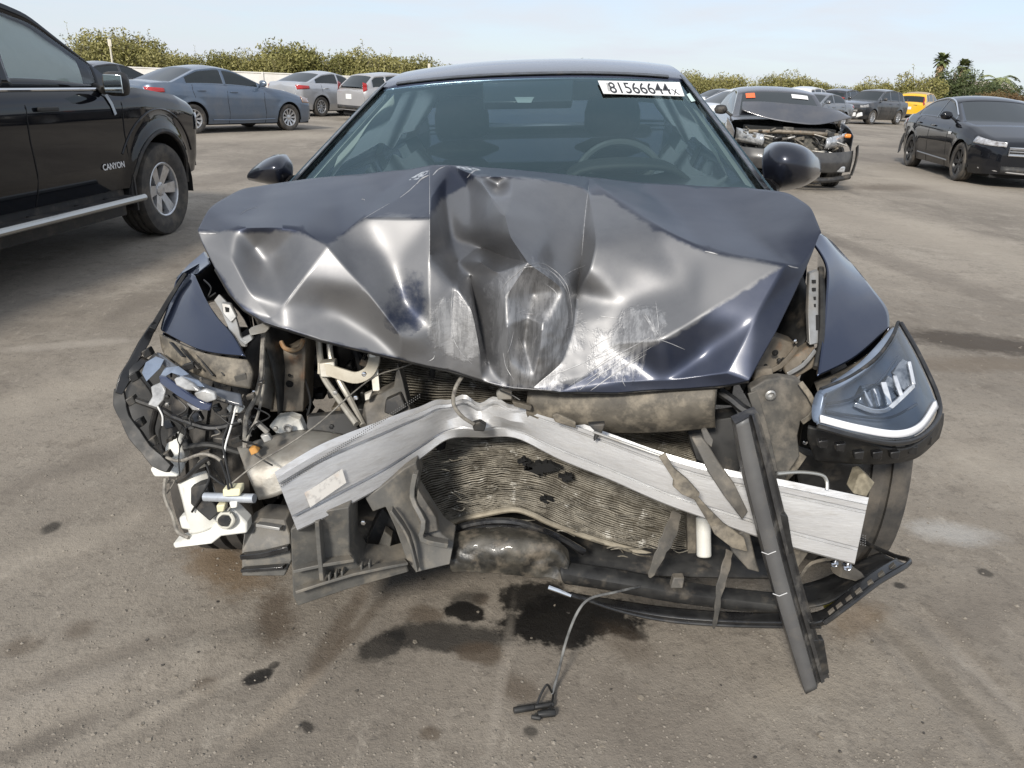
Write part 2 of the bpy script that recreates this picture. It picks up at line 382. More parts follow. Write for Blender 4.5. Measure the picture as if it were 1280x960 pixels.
    stain_or_shadow((380, 905), (388, 915), 6, OIL, .75, .4); stain_or_shadow((250, 855), (265, 862), 12, BR, .6, .5); stain_or_shadow((70, 655), (58, 665), 6, OIL, .7, .4)
    stain_or_shadow((90, 790), (110, 785), 14, BR, .5, .6); stain_or_shadow((15, 810), (40, 805), 14, BR, .5, .6)
    stain_or_shadow((640, 770), (610, 960), 6, (.36, .32, .27), .35, .6)
    stain_or_shadow((1130, 733), (1120, 731), 6, OIL, .8, .3); stain_or_shadow((1226, 715), (1236, 717), 6, OIL, .7, .3)
    stain_or_shadow((1130, 418), (1330, 440), 17, (.06, .046, .033), .9, .4, .3); stain_or_shadow((1150, 455), (1330, 455), 12, (.14, .11, .08), .6, .5)
    stain_or_shadow((1150, 660), (1230, 670), 16, (.46, .45, .43), .55, .6); stain_or_shadow((1090, 770), (1290, 960), 9, (.13, .115, .095), .55, .5); stain_or_shadow((1150, 770), (1320, 930), 8, (.36, .32, .27), .4, .5)
    stain_or_shadow((1050, 790), (1090, 760), 16, (.15, .10, .055), .5, .6); stain_or_shadow((760, 790), (800, 820), 20, BR, .4, .6)
    stain_or_shadow((130, 190), (200, 195), 6, BR, .4, .6); stain_or_shadow((1080, 235), (1150, 233), 5, BR, .5, .6); stain_or_shadow((0, 440), (160, 425), 7, (.38, .34, .29), .5, .5)
    stain_or_shadow((0, 890), (180, 830), 20, (.34, .30, .25), .45, .6); stain_or_shadow((0, 950), (110, 900), 16, (.10, .085, .07), .55, .6)
    stain_or_shadow((300, 205), (420, 200), 10, (.15, .13, .11), .5, .6); stain_or_shadow((1050, 200), (1130, 195), 8, (.15, .13, .11), .5, .6)
    # broad light and dark patches, tyre tracks, a soft shadow painted at bottom centre
    LT = (.38, .335, .275); DK = (.135, .115, .095)
    for p1, p2, w_, cc, kk in (((1000, 250), (1290, 330), 16, LT, .55), ((1040, 300), (1290, 390), 9, DK, .45), ((1090, 210), (1290, 260), 9, LT, .5), ((960, 240), (1120, 290), 10, DK, .35), ((-20, 520), (170, 460), 22, LT, .45), ((0, 620), (150, 560), 16, DK, .4), ((-20, 720), (190, 640), 20, LT, .4),
                               ((240, 175), (420, 168), 7, LT, .5), ((230, 235), (330, 215), 9, DK, .5), ((1190, 560), (1300, 620), 26, LT, .45), ((1160, 800), (1290, 720), 24, DK, .35), ((30, 860), (260, 780), 12, DK, .45), ((120, 930), (330, 830), 9, LT, .45), ((700, 860), (890, 930), 60, DK, .38), ((900, 900), (1050, 850), 20, LT, .35), ((1060, 190), (1250, 175), 6, DK, .4)):
        stain_or_shadow(p1, p2, w_, cc, kk, .75)
    l(c, b.inputs['Base Color'])
    if rough_mask is not None:
        x = nn(t, 'ShaderNodeMapRange'); l(rough_mask, x.inputs[0]); x.inputs[3].default_value = .93; x.inputs[4].default_value = .28; l(x.outputs[0], b.inputs['Roughness'])
    b.inputs['Specular IOR Level'].default_value = .35
    add = nn(t, 'ShaderNodeMath', operation='ADD'); l(mul(noise(55, 6, .75), .9), add.inputs[0]); l(mul(noise(190, 3, .7), .35), add.inputs[1])
    bn = nn(t, 'ShaderNodeBump'); bn.inputs['Distance'].default_value = .010; bn.inputs['Strength'].default_value = .6; l(add.outputs[0], bn.inputs['Height']); l(bn.outputs[0], b.inputs['Normal'])
    return M
gme.materials.append(ground_material())
# loose gravel: nobody could count it
rs = np.random.RandomState(3); mb = MB(); ico = [(0, 0, 1), (.9, 0, .1), (.28, .85, .1), (-.72, .53, .1), (-.72, -.53, .1), (.28, -.85, .1)]
for i in range(2600):
    px, py = rs.uniform(-40, 1320), 960 - 560 * rs.rand() ** 1.5
    g = G(px, py); s = rs.choice([.0022, .003, .0042, .006], p=[.55, .33, .10, .02]) * (1 + .2 * g.y); a = rs.rand() * 6.28; k = .6 + .8 * rs.rand()
    z0 = gz(g.x, g.y)
    if 440 < px < 810 and 728 < py < 835: continue
    mb.add([(g.x + s * (math.cos(a) * q[0] * k - math.sin(a) * q[1]), g.y + s * (math.sin(a) * q[0] * k + math.cos(a) * q[1]), z0 + s * q[2] * .7) for q in ico],
           [(0, 1, 2), (0, 2, 3), (0, 3, 4), (0, 4, 5), (0, 5, 1)])
tag(mb.build('gravel', mat('gravel stone', (.17, .15, .125), (.27, .24, .20), 30, rough=.9, lo=.4, hi=.6), smooth=False), 'loose grit and small stones scattered over the lot', 'gravel', kind='stuff')
# bits of broken plastic, glass and clods of dirt dropped from the wreck
mb = MB(); rs = np.random.RandomState(8)
for i in range(110):
    px, py = rs.uniform(150, 1180), rs.uniform(690, 950); g = G(px, py); s = rs.uniform(.002, .006) * (1 if rs.rand() < .9 else 2.0); a = rs.rand() * 6.28; z0 = gz(g.x, g.y)
    ca, sa = math.cos(a), math.sin(a); q = [(1, .2), (.3, .7), (-.8, .4), (-.5, -.6), (.5, -.5)]; top = [(g.x + s * (ca * u - sa * v), g.y + s * (sa * u + ca * v), z0 + s * rs.uniform(.2, .6)) for u, v in q]
    mb.add([(x, y, z0 - .001) for x, y, z in top] + top, [(0, 1, 6, 5), (1, 2, 7, 6), (2, 3, 8, 7), (3, 4, 9, 8), (4, 0, 5, 9), (5, 6, 7, 8, 9)])
tag(mb.build('debris', mat('debris bits', (.05, .045, .04), (.24, .21, .17), 9, rough=.6, lo=.40, hi=.52), smooth=False), 'small broken bits and dirt clods scattered before the wrecked car', 'debris', kind='stuff')
# ------------------------------------------------------------ cars
def smoothcurve(pts, rad=.10):
    xs = np.array([p[0] for p in pts], float); zs = np.array([p[1] for p in pts], float)
    g = np.linspace(xs[0] - .5, xs[-1] + .5, 1200); z = np.interp(g, xs, zs); dx = g[1] - g[0]; n = max(1, int(rad / dx)); k = np.hanning(2 * n + 3)[1:-1]; k /= k.sum()
    zz = np.convolve(np.pad(z, n, mode='edge'), k, 'same')[n:-n]
    return lambda x: float(np.interp(x, g, zz))
BASE = dict(L=4.75, W=1.80, H=1.44, wb=2.72, fo=.93, R=.325, tw=.215, sill=.20, zn=.72, zc=.97, xc=.72, xw=-.08, zw=1.37, xr=-1.12, zr=1.37, xb=-1.72, zd=1.03, ztail=.98,
            bp=[-.42], ge=.36, we=.16, rim='silver', spokes=10, rimr=.21, fine=1.0, nose_w=.60, tail_w=.72, flare=.012, railw=.69, cut=None, rearcut=None)
_wheel_cache = {}
def wheel_meshes(R, tw, rimr, spokes, rimmat, cap=True, seg=44):
    key = (R, tw, rimr, spokes, rimmat.name)
    if key in _wheel_cache: return _wheel_cache[key]
    h = tw / 2; sw = .02
    prof = [(-h * .80, rimr), (-h * .98, rimr + (R - rimr) * .35), (-h * 1.0, rimr + (R - rimr) * .62), (-h * .93, R * .965), (-h * .78, R * .995)]
    for gq in (-.5, -.05, .4): prof += [(h * (gq - .09), R), (h * (gq - .08), R - .013), (h * (gq + .08), R - .013), (h * (gq + .09), R)]
    prof += [(h * .78, R * .995), (h * .93, R * .965), (h * 1.0, rimr + (R - rimr) * .62), (h * .98, rimr + (R - rimr) * .35), (h * .80, rimr)]
    ty = MB().lathe(prof, seg)
    rm = MB().lathe([(h * .80, rimr + .004), (h * .84, rimr - .004), (h * .80, rimr - .016), (h * .30, rimr - .03), (-h * .7, rimr - .03)], seg)
    for k in range(spokes):
        a = 2 * math.pi * k / spokes; wd = 2 * math.pi * rimr / spokes * (.30 if spokes > 7 else .34)
        c, s = math.cos(a), math.sin(a)
        q = lambda r, t, y: Vector((r * c - t * s, y, r * s + t * c))
        r0, r1 = .045, rimr - .012
        vs = [q(r0, -wd * .42, h * .50), q(r0, wd * .42, h * .50), q(r1, wd * .62, h * .72), q(r1, -wd * .62, h * .72), q(r0, -wd * .5, h * .2), q(r0, wd * .5, h * .2), q(r1, wd * .7, h * .4), q(r1, -wd * .7, h * .4)]
        rm.add(vs, [(0, 1, 2, 3), (7, 6, 5, 4), (0, 4, 5, 1), (1, 5, 6, 2), (2, 6, 7, 3), (3, 7, 4, 0)])
    rm.lathe([(h * .15, .062), (h * .56, .058), (h * .60, .040), (h * .60, .001)], 20)
    for k in range(5):
        a = 2 * math.pi * (k + .5) / 5; rm.lathe([(h * .5, .009), (h * .62, .008), (h * .62, .0005)], 6, (.043 * math.cos(a), 0, .043 * math.sin(a)))
    dk = MB().lathe([(h * .12, .03), (h * .10, rimr - .02), (-h * .75, rimr - .02), (-h * .8, .02)], 24)
    _wheel_cache[key] = (ty, rm, dk); return _wheel_cache[key]
def car_parts(p, paintm, emit):
    """emit(name, MB, material, parent=None, **build options) places each part; returns helpers"""
    p = {**BASE, **p}; L_, W_, H_ = p['L'], p['W'], p['H']; wb = p['wb']; xf = wb / 2 + p['fo']; xt = xf - L_
    fx, rx = wb / 2, -wb / 2; R = p['R']; Ra = R + p.get('archgap', .055)
    if 'topline' in p: zt = smoothcurve(p['topline'], .08)
    else: zt = smoothcurve([(xt, p['ztail'] - .10), (xt + .06, p['ztail']), (xt + .35, p['ztail'] + .02), (p['xb'], p['zd']), (p['xc'], p['zc']), (p['xc'] + .5, p['zc'] - .06), (xf - .30, p['zn'] + .02), (xf - .10, p['zn'] - .05), (xf, p['zn'] - .16)], .10)
    nw, tw_ = p['nose_w'], p['tail_w']
    wf = smoothcurve([(xt, tw_), (xt + .12, tw_ + (1 - tw_) * .55), (xt + .5, .965), (xt + 1.1, 1.), (xf - 1.15, 1.), (xf - .55, .965), (xf - .18, nw + (1 - nw) * .62), (xf, nw)], .10)
    sill = smoothcurve([(xt, p['sill'] + .12), (xt + .5, p['sill'] + .02), (rx + .4, p['sill']), (fx - .4, p['sill']), (xf - .4, p['sill'] - .01), (xf, p['sill'] + .03)], .1)
    def zb(x):
        z = sill(x)
        for cx in (fx, rx):
            d = abs(x - cx)
            if d < Ra: z = max(z, R + math.sqrt(Ra * Ra - d * d))
        return z
    n0 = int(90 * p['fine']); xs = set(np.round(xt + (xf - xt) * (.5 - .5 * np.cos(np.linspace(0, math.pi, n0) * .985 + .0075 * math.pi)), 4)) | {round(xf, 4), round(xt, 4)}
    for cx in (fx, rx):
        for k in np.linspace(-1, 1, 21): xs.add(round(cx + Ra * math.sin(k * math.pi / 2) , 4))
        xs.add(round(cx - Ra - .006, 4)); xs.add(round(cx + Ra + .006, 4))
    xs = sorted(xs); lo_, hi_ = (p['rearcut'] if p['rearcut'] is not None else -9), (p['cut'] if p['cut'] is not None else 9)
    xs = [x for x in xs if lo_ <= x <= hi_]
    fr = [0, .22, .5, .70, .82, .93, 1]; yy = p.get('side', [.92, .975, .995, 1., .99, .95, .89])
    nz = max(9, int(16 * p['fine'])); nt_ = 6
    def ring(x):
        w = W_ / 2 * wf(x); b_, t_ = zb(x), zt(x); s0 = sill(x); pts = []
        for k in range(nz + 1):
            z = b_ + (t_ - b_) * k / nz; fq = (z - s0) / max(t_ - s0, .05); y = w * float(np.interp(fq, fr, yy))
            for cx in (fx, rx):
                d = math.hypot(x - cx, z - R); y += p['flare'] * math.exp(-((d - Ra) / .07) ** 2) if abs(x - cx) < Ra + .2 else 0
            pts.append((y, z))
        cr = .035 if x > p['xc'] or x < p['xb'] else .01
        ye = pts[-1][0]
        for k in range(1, nt_ + 1):
            u = k / nt_; pts.append((ye * (1 - u), t_ + cr * (1 - (1 - u) ** 2)))
        half = [Vector((x, y, z)) for y, z in pts]
        return half + [Vector((v.x, -v.y, v.z)) for v in reversed(half[:-1])]
    rings = [ring(x) for x in xs]; nr = len(rings[0])
    verts = [v for r in rings for v in r]; faces = []
    for i in range(len(rings) - 1):
        for j in range(nr - 1): faces.append((i * nr + j, i * nr + j + 1, (i + 1) * nr + j + 1, (i + 1) * nr + j))
    for i, en in ((0, p['rearcut'] is None), (len(rings) - 1, p['cut'] is None)):
        if en:
            ncap = 10; base = len(verts); half = nz + nt_
            for j in range(half + 1):
                a, b_ = rings[i][j], rings[i][nr - 1 - j]
                for k in range(ncap + 1):
                    u = k / ncap; q = a.lerp(b_, u); bul = (4 * u * (1 - u)) * .05 * (1 if i else -1); q = Vector((q.x + bul, q.y, q.z)); verts.append(q)
            for j in range(half):
                for k in range(ncap):
                    o_ = base + j * (ncap + 1) + k; fc = (o_, o_ + 1, o_ + ncap + 2, o_ + ncap + 1); faces.append(fc if i == 0 else tuple(reversed(fc)))
    # vertex normals for the proud patches
    VN = np.zeros((len(verts), 3)); VA = np.array([tuple(v) for v in verts]); FA = np.array(faces)
    nrm = np.cross(VA[FA[:, 2]] - VA[FA[:, 0]], VA[FA[:, 3]] - VA[FA[:, 1]])
    for k in range(4): np.add.at(VN, FA[:, k], nrm)
    VN /= np.linalg.norm(VN, axis=1, keepdims=True) + 1e-9
    FC = VA[FA].mean(1); ctr = np.array([(xf + xt) / 2, 0, .55])
    sgn = np.sign(((FC - ctr) * nrm).sum(1)); flip = -1 if np.median(sgn) < 0 else 1; VN *= flip
    used = np.zeros(len(faces), bool)
    def cutpatch(name, pred, m, off=.004, parent=None, remove=False, **k):
        sel = [i for i, c in enumerate(FC) if pred(*c)]
        if not sel: return None
        ids = sorted({v for i in sel for v in faces[i]}); mp_ = {v: n for n, v in enumerate(ids)}
        mb = MB().add([VA[v] + VN[v] * off for v in ids], [tuple(mp_[v] for v in faces[i]) for i in sel])
        if remove: used[sel] = True
        return emit(name, mb, m, parent, angle=60, **k)
    for nm, pred, m, off in p.get('patches', []): cutpatch(nm, pred, m, off)
    body = emit('body', MB().add(verts, [f for i, f in enumerate(faces) if not used[i]]), paintm, None, angle=42)
    # inner dark shell, wheel wells
    x0, x1 = (xs[0] + .12), (xs[-1] - .12)
    mb = MB().box(((x0 + x1) / 2, 0, p['sill'] + .11), (x1 - x0, W_ - .56, .30))
    for cx in (fx, rx):
        if cx < x0 or cx > x1 + .3: continue
        for sd in (1, -1):
            rows = []
            for a in np.linspace(-.15, math.pi + .15, 15):
                rows.append([Vector((cx + math.cos(a) * (Ra + .01), sd * y, R + math.sin(a) * (Ra + .01))) for y in (W_ / 2 - .035, W_ / 2 - .34)])
            mb.grid(rows)
            mb.add([rows[k][1] for k in range(15)], [tuple(range(15))])
    emit('underbody', mb, dark_well, None)
    # greenhouse
    if p.get('cab', True):
        xc, xb = p['xc'], p['xb']
        zr = smoothcurve(p.get('roof') or [(xb, p['zd'] - .01), (p['xr'], p['zr']), ((p['xr'] + p['xw']) / 2, H_), (p['xw'] - .25, (H_ + p['zw']) / 2 + .012), (p['xw'], p['zw']), (xc, p['zc'] - .01)], p.get('rrad', .16))
        gs = sorted(set(np.round(np.linspace(xb, xc, int(44 * p['fine'])), 4)) | {round(q + e, 4) for q in p['bp'] for e in (-.035, .035)})
        ns_, nt2 = 8, 8; yb = lambda x: W_ / 2 * wf(x) * .885
        def gring(x):
            zbelt = zt(x) - .012; top = max(zr(x), zbelt + .004); k = max(0, min(1, (top - zbelt) / (H_ - zbelt)))
            y0 = yb(x); y1 = y0 - (y0 - W_ / 2 * p['railw']) * k; side = []
            for i in range(ns_ + 1):
                u = i / ns_; side.append(Vector((x, y0 + (y1 - y0) * u + .018 * math.sin(u * math.pi) * k, zbelt + (top - p.get('crown', .045) * k - zbelt) * u)))
            bow = p.get('bow', .10) * (1 - k) * (1 if x > (xc + xb) / 2 else -.6)
            e = side[-1]; tp = []
            for i in range(1, nt2 + 1):
                u = i / nt2; tp.append(Vector((x + bow * (1 - (1 - u) ** 2), e.y * (1 - u), e.z + (p.get('crown', .045) * k + .012) * (1 - (1 - u) ** 2.4))))
            half = side + tp
            return half + [Vector((v.x, -v.y, v.z)) for v in reversed(half[:-1])]
        gr = [gring(x) for x in gs]; gn = len(gr[0]); gv = [v for r in gr for v in r]
        kinds = {}; shell = []
        A_ = p['we']; xw, xr = p['xw'], p['xr']
        def glass_kind(i, j):
            xm = (gs[i] + gs[i + 1]) / 2; jj = j if j < ns_ + nt2 else gn - 2 - j; sd = 'l' if j < ns_ + nt2 else 'r'
            if jj >= ns_:
                if jj < ns_ + 1 and p.get('apil', True): return None
                if xw + p.get('wtop', .06) < xm < xc - .0: return 'windshield'
                if xb + .03 < xm < xr - .05: return 'rear_window'
                return None
            if 1 <= jj <= ns_ - 2:
                for q in p['bp']:
                    if abs(xm - q) < .035: return None
                if xb + p['ge'] < xm < xc - A_ * 1.6:
                    top = zr(xm) - zt(xm)
                    if top < .12: return None
                    seg = sum(xm > q for q in p['bp']); return f'side_window_{sd}{seg}'
            return None
        for i in range(len(gs) - 1):
            for j in range(gn - 1):
                f = (i * gn + j, i * gn + j + 1, (i + 1) * gn + j + 1, (i + 1) * gn + j); k = glass_kind(i, j)
                if k: kinds.setdefault(k, []).append(f)
                else: shell.append(f)
        emit('cabin_shell', MB().add(gv, shell), p.get('roofmat') or paintm, None, angle=42, solid=.02, off=1 if p.get('solidflip') else -1)
        for k, fs in kinds.items():
            ids = sorted({v for f in fs for v in f}); mp_ = {v: n for n, v in enumerate(ids)}
            nm = k if 'side' not in k else 'side_window'
            gm = p.get('glassmats', {}).get(k) or p.get('glassmats', {}).get(k.split('_l')[0].split('_r')[0] if 'side' in k else k) or p.get('glass') or win_dark
            emit(nm, MB().add([gv[v] for v in ids], [tuple(mp_[v] for v in f) for f in fs]), gm, None, angle=60)
    else: gring = None
    # seams, handles, mirrors
    def surf(x, z, sd=1):
        w = W_ / 2 * wf(x); fq = (z - sill(x)) / max(zt(x) - sill(x), .05); return Vector((x, sd * w * float(np.interp(fq, fr, yy)), z))
    for x in p.get('seams', []):
        if x < xs[0] or x > xs[-1]: continue
        for sd in (1, -1):
            seams = MB(); seams.tube([surf(x + (.02 * math.sin(k)), zb(x) + (zt(x) - .015 - zb(x)) * k / 7, sd) * 1.0 + Vector((0, sd * .0005, 0)) for k in range(8)], .0045, 5)
            emit('door_seam', seams, dark_well, None)
    for x in p.get('handles', []):
        for sd in (1, -1):
            c = surf(x, zt(x) - .13, sd); emit('door_handle', MB().box(c + Vector((0, sd * .018, 0)), (.20, .022, .03)).box(c, (.05, .03, .02)), p.get('handlemat') or paintm, None, bevel=.008)
    if p.get('mirrors', True):
        for sd in (1, -1):
            mx_ = p['xc'] - p.get('mirx', .30); c = Vector((mx_, sd * (W_ / 2 + .06), zt(mx_) + .09)); rows = []
            for a in np.linspace(-1, 1, 7):
                r = math.sqrt(max(0, 1 - a * a)) ** .6
                rows.append([c + Vector((.075 * r * math.cos(t) * (1 if math.cos(t) > 0 else .55), sd * .115 * a, .078 * r * math.sin(t))) for t in np.linspace(0, 2 * math.pi, 14, endpoint=False)])
            mm = MB().grid(rows, closed_u=True).tube([c + Vector((0, -sd * .1, -.03)), Vector((mx_ + .03, sd * (W_ / 2 * .86), zt(mx_) - .005))], .022, 8)
            emit('side_mirror', mm, p.get('mirmat') or paintm, None, angle=60)
    # wheels
    rimm = alloy if p['rim'] == 'silver' else alloy_dark
    ty, rm, dk = wheel_meshes(R, p['tw'], p['rimr'], p['spokes'], rimm)
    for cx in (fx, rx):
        if cx < xs[0] - .3 or cx > xs[-1] + .3 or (cx == fx and p.get('nofront')): continue
        for sd in (1, -1):
            M = Matrix.Translation((cx, sd * (W_ / 2 - p['tw'] / 2 - .012), R)) @ (Matrix.Identity(4) if sd > 0 else Matrix.Rotation(math.pi, 4, 'Z'))
            if cx == fx and p.get('steer'): M = M @ Matrix.Rotation(p['steer'], 4, 'Z')
            cp = lambda b_: MB().add([M @ Vector(v) for v in b_.v], b_.f)
            w = emit('wheel', cp(ty), rubber, None, angle=30); emit('rim', cp(rm), rimm, w, angle=30); emit('wheel_back', cp(dk), dark_well, w, angle=30)
    return dict(surf=surf, zt=zt, zb=zb, wf=wf, xf=xf, xt=xt, fx=fx, rx=rx, W=W_, verts=VA, p=p, gring=gring)
def lamp(emit, h, nm, m, x0, x1, z0, z1, sd, off=.006, n=10, nz=4, parent=None):
    """lens laid on the body side between x0..x1; z0, z1 give the lower and upper edge along it"""
    rows = []
    for k in range(n + 1):
        t = k / n; x = x0 + (x1 - x0) * t; lo_ = z0(t); hi_ = z1(t); row = []
        for j in range(nz + 1):
            c = h['surf'](x, lo_ + (hi_ - lo_) * j / nz, sd); nx = h['surf'](x + .02, c.z, sd) - h['surf'](x - .02, c.z, sd); nv = Vector((-nx.y * sd, nx.x * sd, 0)).normalized()
            if nv.y * sd < 0: nv = -nv
            row.append(c + nv * off)
        rows.append(row)
    return emit(nm, MB().grid(rows), m, parent, angle=60, solid=.008, off=1)
def lights(emit, h, head=True, tail=True, zh=.66, hh=.13, hl=.42, zt_=.88, th=.14, tl=.30, hm=None, amber=False):
    xf, xt = h['xf'], h['xt']
    for sd in (1, -1):
        if head:
            o = lamp(emit, h, 'headlight', hm or lamp_clear, xf - hl, xf - .015, lambda t: zh - hh * .5 + .03 * (1 - t), lambda t: zh + hh * .5 * (1 - .25 * t) + .05 * (1 - t) ** 2, sd)
        if tail: lamp(emit, h, 'taillight', lamp_red, xt + .015, xt + tl, lambda t: zt_ - th * .5 * (1 - .5 * t), lambda t: zt_ + th * .5 * (1 - .3 * t), sd)
def front_face(emit, h, grille=True, plate=True, zg=.52, wg=.9, hg=.14, zl=.30, chromeg=False):
    xf = h['xf']; nw = h['W'] / 2 * h['wf'](xf)
    if grille:
        rows = [[Vector((xf + .052 - .05 * (y / nw) ** 2, y, z)) for y in np.linspace(-nw * wg, nw * wg, 9)] for z in (zg - hg / 2, zg + hg / 2)]
        g = emit('grille', MB().grid(rows), black_plastic, None, solid=.01, off=1)
        for k in range(3): emit('grille_bar', MB().tube([Vector((r.x + .012, r.y, zg - hg / 2 + hg * (k + .5) / 3)) for r in rows[0]], .006, 6), chrome if chromeg else black_plastic, g)
        if chromeg: emit('grille_frame', MB().tube([r + Vector((.012, 0, 0)) for r in rows[0]] + [r + Vector((.012, 0, 0)) for r in reversed(rows[1])] + [rows[0][0] + Vector((.012, 0, 0))], .014, 6), chrome, g)
    rows = [[Vector((xf + .050 - .05 * (y / nw) ** 2, y, z)) for y in np.linspace(-nw * .95, nw * .95, 9)] for z in (zl - .06, zl + .06)]
    emit('lower_intake', MB().grid(rows), black_plastic, None, solid=.008, off=1)
    if plate: emit('number_plate', MB().box((xf + .066, 0, zg - hg / 2 - .08), (.01, .31, .15)), paper_white, None, bevel=.004)
def rear_face(emit, h, plate=True, zp=.72, dark_low=True):
    xt = h['xt']; nw = h['W'] / 2 * h['wf'](xt)
    if dark_low: emit('lower_valance', MB().grid([[Vector((xt - .051 + .05 * (y / nw) ** 2, y, z)) for y in np.linspace(-nw * .95, nw * .95, 9)] for z in (.34, .46)]), black_plastic, None, solid=.008, off=1)
    if plate: emit('number_plate', MB().box((xt - .058, 0, zp), (.01, .31, .15)), paper_white, None, bevel=.004)
def make_car(name, label, cat, p, paintm, loc, heading, group=None, extra=None):
    """heading: world angle of the car's nose, measured from +X"""
    root = empty(name, (loc[0], loc[1], loc[2] if len(loc) > 2 else 0), heading); tag(root, label, cat, group)
    def emit(nm, mb, m, parent=None, **k): return mb.build(nm, m, parent or root, **k)
    h = car_parts(p, paintm, emit)
    if extra: extra(root, emit, h)
    return root
# ------------------------------------------------------------ the wrecked sedan
navy = mat('navy metallic paint', (.032, .044, .082), metal=.88, rough=.32, coat=1., coatr=.03, dirt=((.33, .29, .24), 1.8, .5, .85, .15))
alu = mat('extruded aluminium', (.78, .785, .79), (.62, .62, .625), 10, rough=.36, rough2=.5, metal=.55, stretch=(1, 1, 5), dirt=((.25, .235, .21), 13, .50, .70, .55), bump=.0007, bscale=50)
alu_cast = mat('dirty cast aluminium', (.38, .37, .34), (.22, .205, .18), 14, rough=.5, metal=.5, dirt=((.2, .165, .125), 12, .45, .7, .5), bump=.001, bscale=50)
plas_grey = mat('dusty grey plastic', (.045, .044, .042), (.085, .08, .07), 19, rough=.45, rough2=.7, dirt=((.24, .21, .17), 22, .48, .70, .6), dust=(TAN, .25), bump=.0006, bscale=90)
plas_tan = mat('muddy plastic', (.13, .115, .092), (.065, .058, .048), 19, rough=.65, dirt=((.30, .26, .20), 24, .46, .66, .7), bump=.001, bscale=70)
plas_black = mat('shiny black plastic', (.009, .009, .010), (.018, .018, .018), 22, rough=.22, rough2=.5, coat=.3, dirt=(TAN, 17, .58, .76, .22))
plas_dull = mat('dull black plastic', (.012, .012, .0125), (.026, .026, .025), 24, rough=.45, rough2=.65, dirt=(TAN, 17, .54, .74, .28))
white_plas = mat('white tank plastic', (.74, .74, .70), (.64, .63, .58), 6, rough=.42, dirt=((.30, .26, .2), 14, .54, .74, .6))
steel_tan = mat('primered steel rail', (.22, .19, .15), (.12, .10, .075), 18, rough=.55, metal=.25, dirt=((.25, .12, .05), 20, .56, .72, .6), bump=.0007, bscale=60)
steel_grey = mat('grey steel', (.42, .42, .41), (.3, .29, .27), 18, rough=.45, metal=.6, dirt=(TAN, 14, .5, .75, .5))
core_fin = mat('bent radiator fins', (.30, .275, .225), (.10, .088, .068), 22, rough=.6, metal=.35, dirt=((.62, .60, .54), 34, .60, .70, .8), bump=.0022, bscale=230)
core_dark = mat('radiator core', (.028, .024, .018), (.09, .075, .05), 40, rough=.8, bump=.002, bscale=300)
wire_black = mat('black wire', (.015, .015, .015), rough=.5)
wire_grey = mat('taped wire', (.30, .28, .24), (.12, .11, .10), 60, rough=.7)
cloth_grey = mat('dark seat cloth', (.035, .037, .04), (.05, .052, .055), 30, rough=.9)
trim_light = mat('pale cabin trim', (.50, .52, .49), rough=.8)

WB = V(0, 2.1, 0)
wreck = empty('wrecked_car', WB, 0, True)
tag(wreck, 'dark blue sedan in the foreground with crushed front end and buckled hood', 'car')
def wemit(nm, mb, m_, parent=None, **k): return mb.build(nm, m_, parent or wreck, **k)

# cabin and rear body, leaning and turned as it stands
MC = np.array([[.99629231, .05948662, -.06215289], [-.05914859, .99822274, .0072662], [.06247467, -.003563, .99804019]]); TC = np.array([-.0355436, 1.011882, .03084647])
SXF = 2.84 / 2 + .95
CM = Matrix((( MC[0][1] * -1, MC[0][0], MC[0][2], TC[0] + MC[0][1] * SXF), (-MC[1][1], MC[1][0], MC[1][2], TC[1] + MC[1][1] * SXF), (-MC[2][1], MC[2][0], MC[2][2], TC[2] + MC[2][1] * SXF), (0, 0, 0, 1)))
def cemit(nm, mb, m_, parent=None, **k): return mb.xf(CM).build(nm, m_, parent or wreck, **k)
glass_c = glassmat('clear windshield', (.80, .91, .89), .02, (.62, .88, .95), .03); glass_s = glassmat('clear side glass', (.92, .97, .96))
WS = {}
def cemit2(nm, mb, m_, parent=None, **k):
    if nm == 'cabin_shell': k['off'] = -1
    o = cemit(nm, mb, m_, parent, **k)
    if nm in ('windshield', 'cabin_shell'): WS[nm] = mb
    return o
h = car_parts(dict(L=4.9, W=1.86, H=1.450, wb=2.84, fo=.95, R=.335, tw=.225, sill=.19, zn=.72, zc=1.0, xc=.90, xw=-.13, zw=1.385, xr=-1.15, zr=1.40, xb=-1.95, zd=1.08, ztail=1.05, bp=[-.52], ge=.45,
                   railw=.665, cut=.98, nofront=True, mirrors=False, glassmats={'windshield': glass_c, 'rear_window': glass_s, 'side_window': glass_s}, fine=1.2, bow=.13, apil=False, crown=.028, we=.20,
                   seams=[-1.45, -.52, .55], handles=[-.35, -1.3]), navy, cemit2)
from mathutils.bvhtree import BVHTree
_w = MB().add(WS['windshield'].v, WS['windshield'].f).add(WS['cabin_shell'].v, WS['cabin_shell'].f); bvh = BVHTree.FromPolygons([Vector(v) for v in _w.v], _w.f)
def hit(x, y):
    d = (P(x, y, 2.0) - _C).normalized(); r = bvh.ray_cast(_C, d); return r[0]
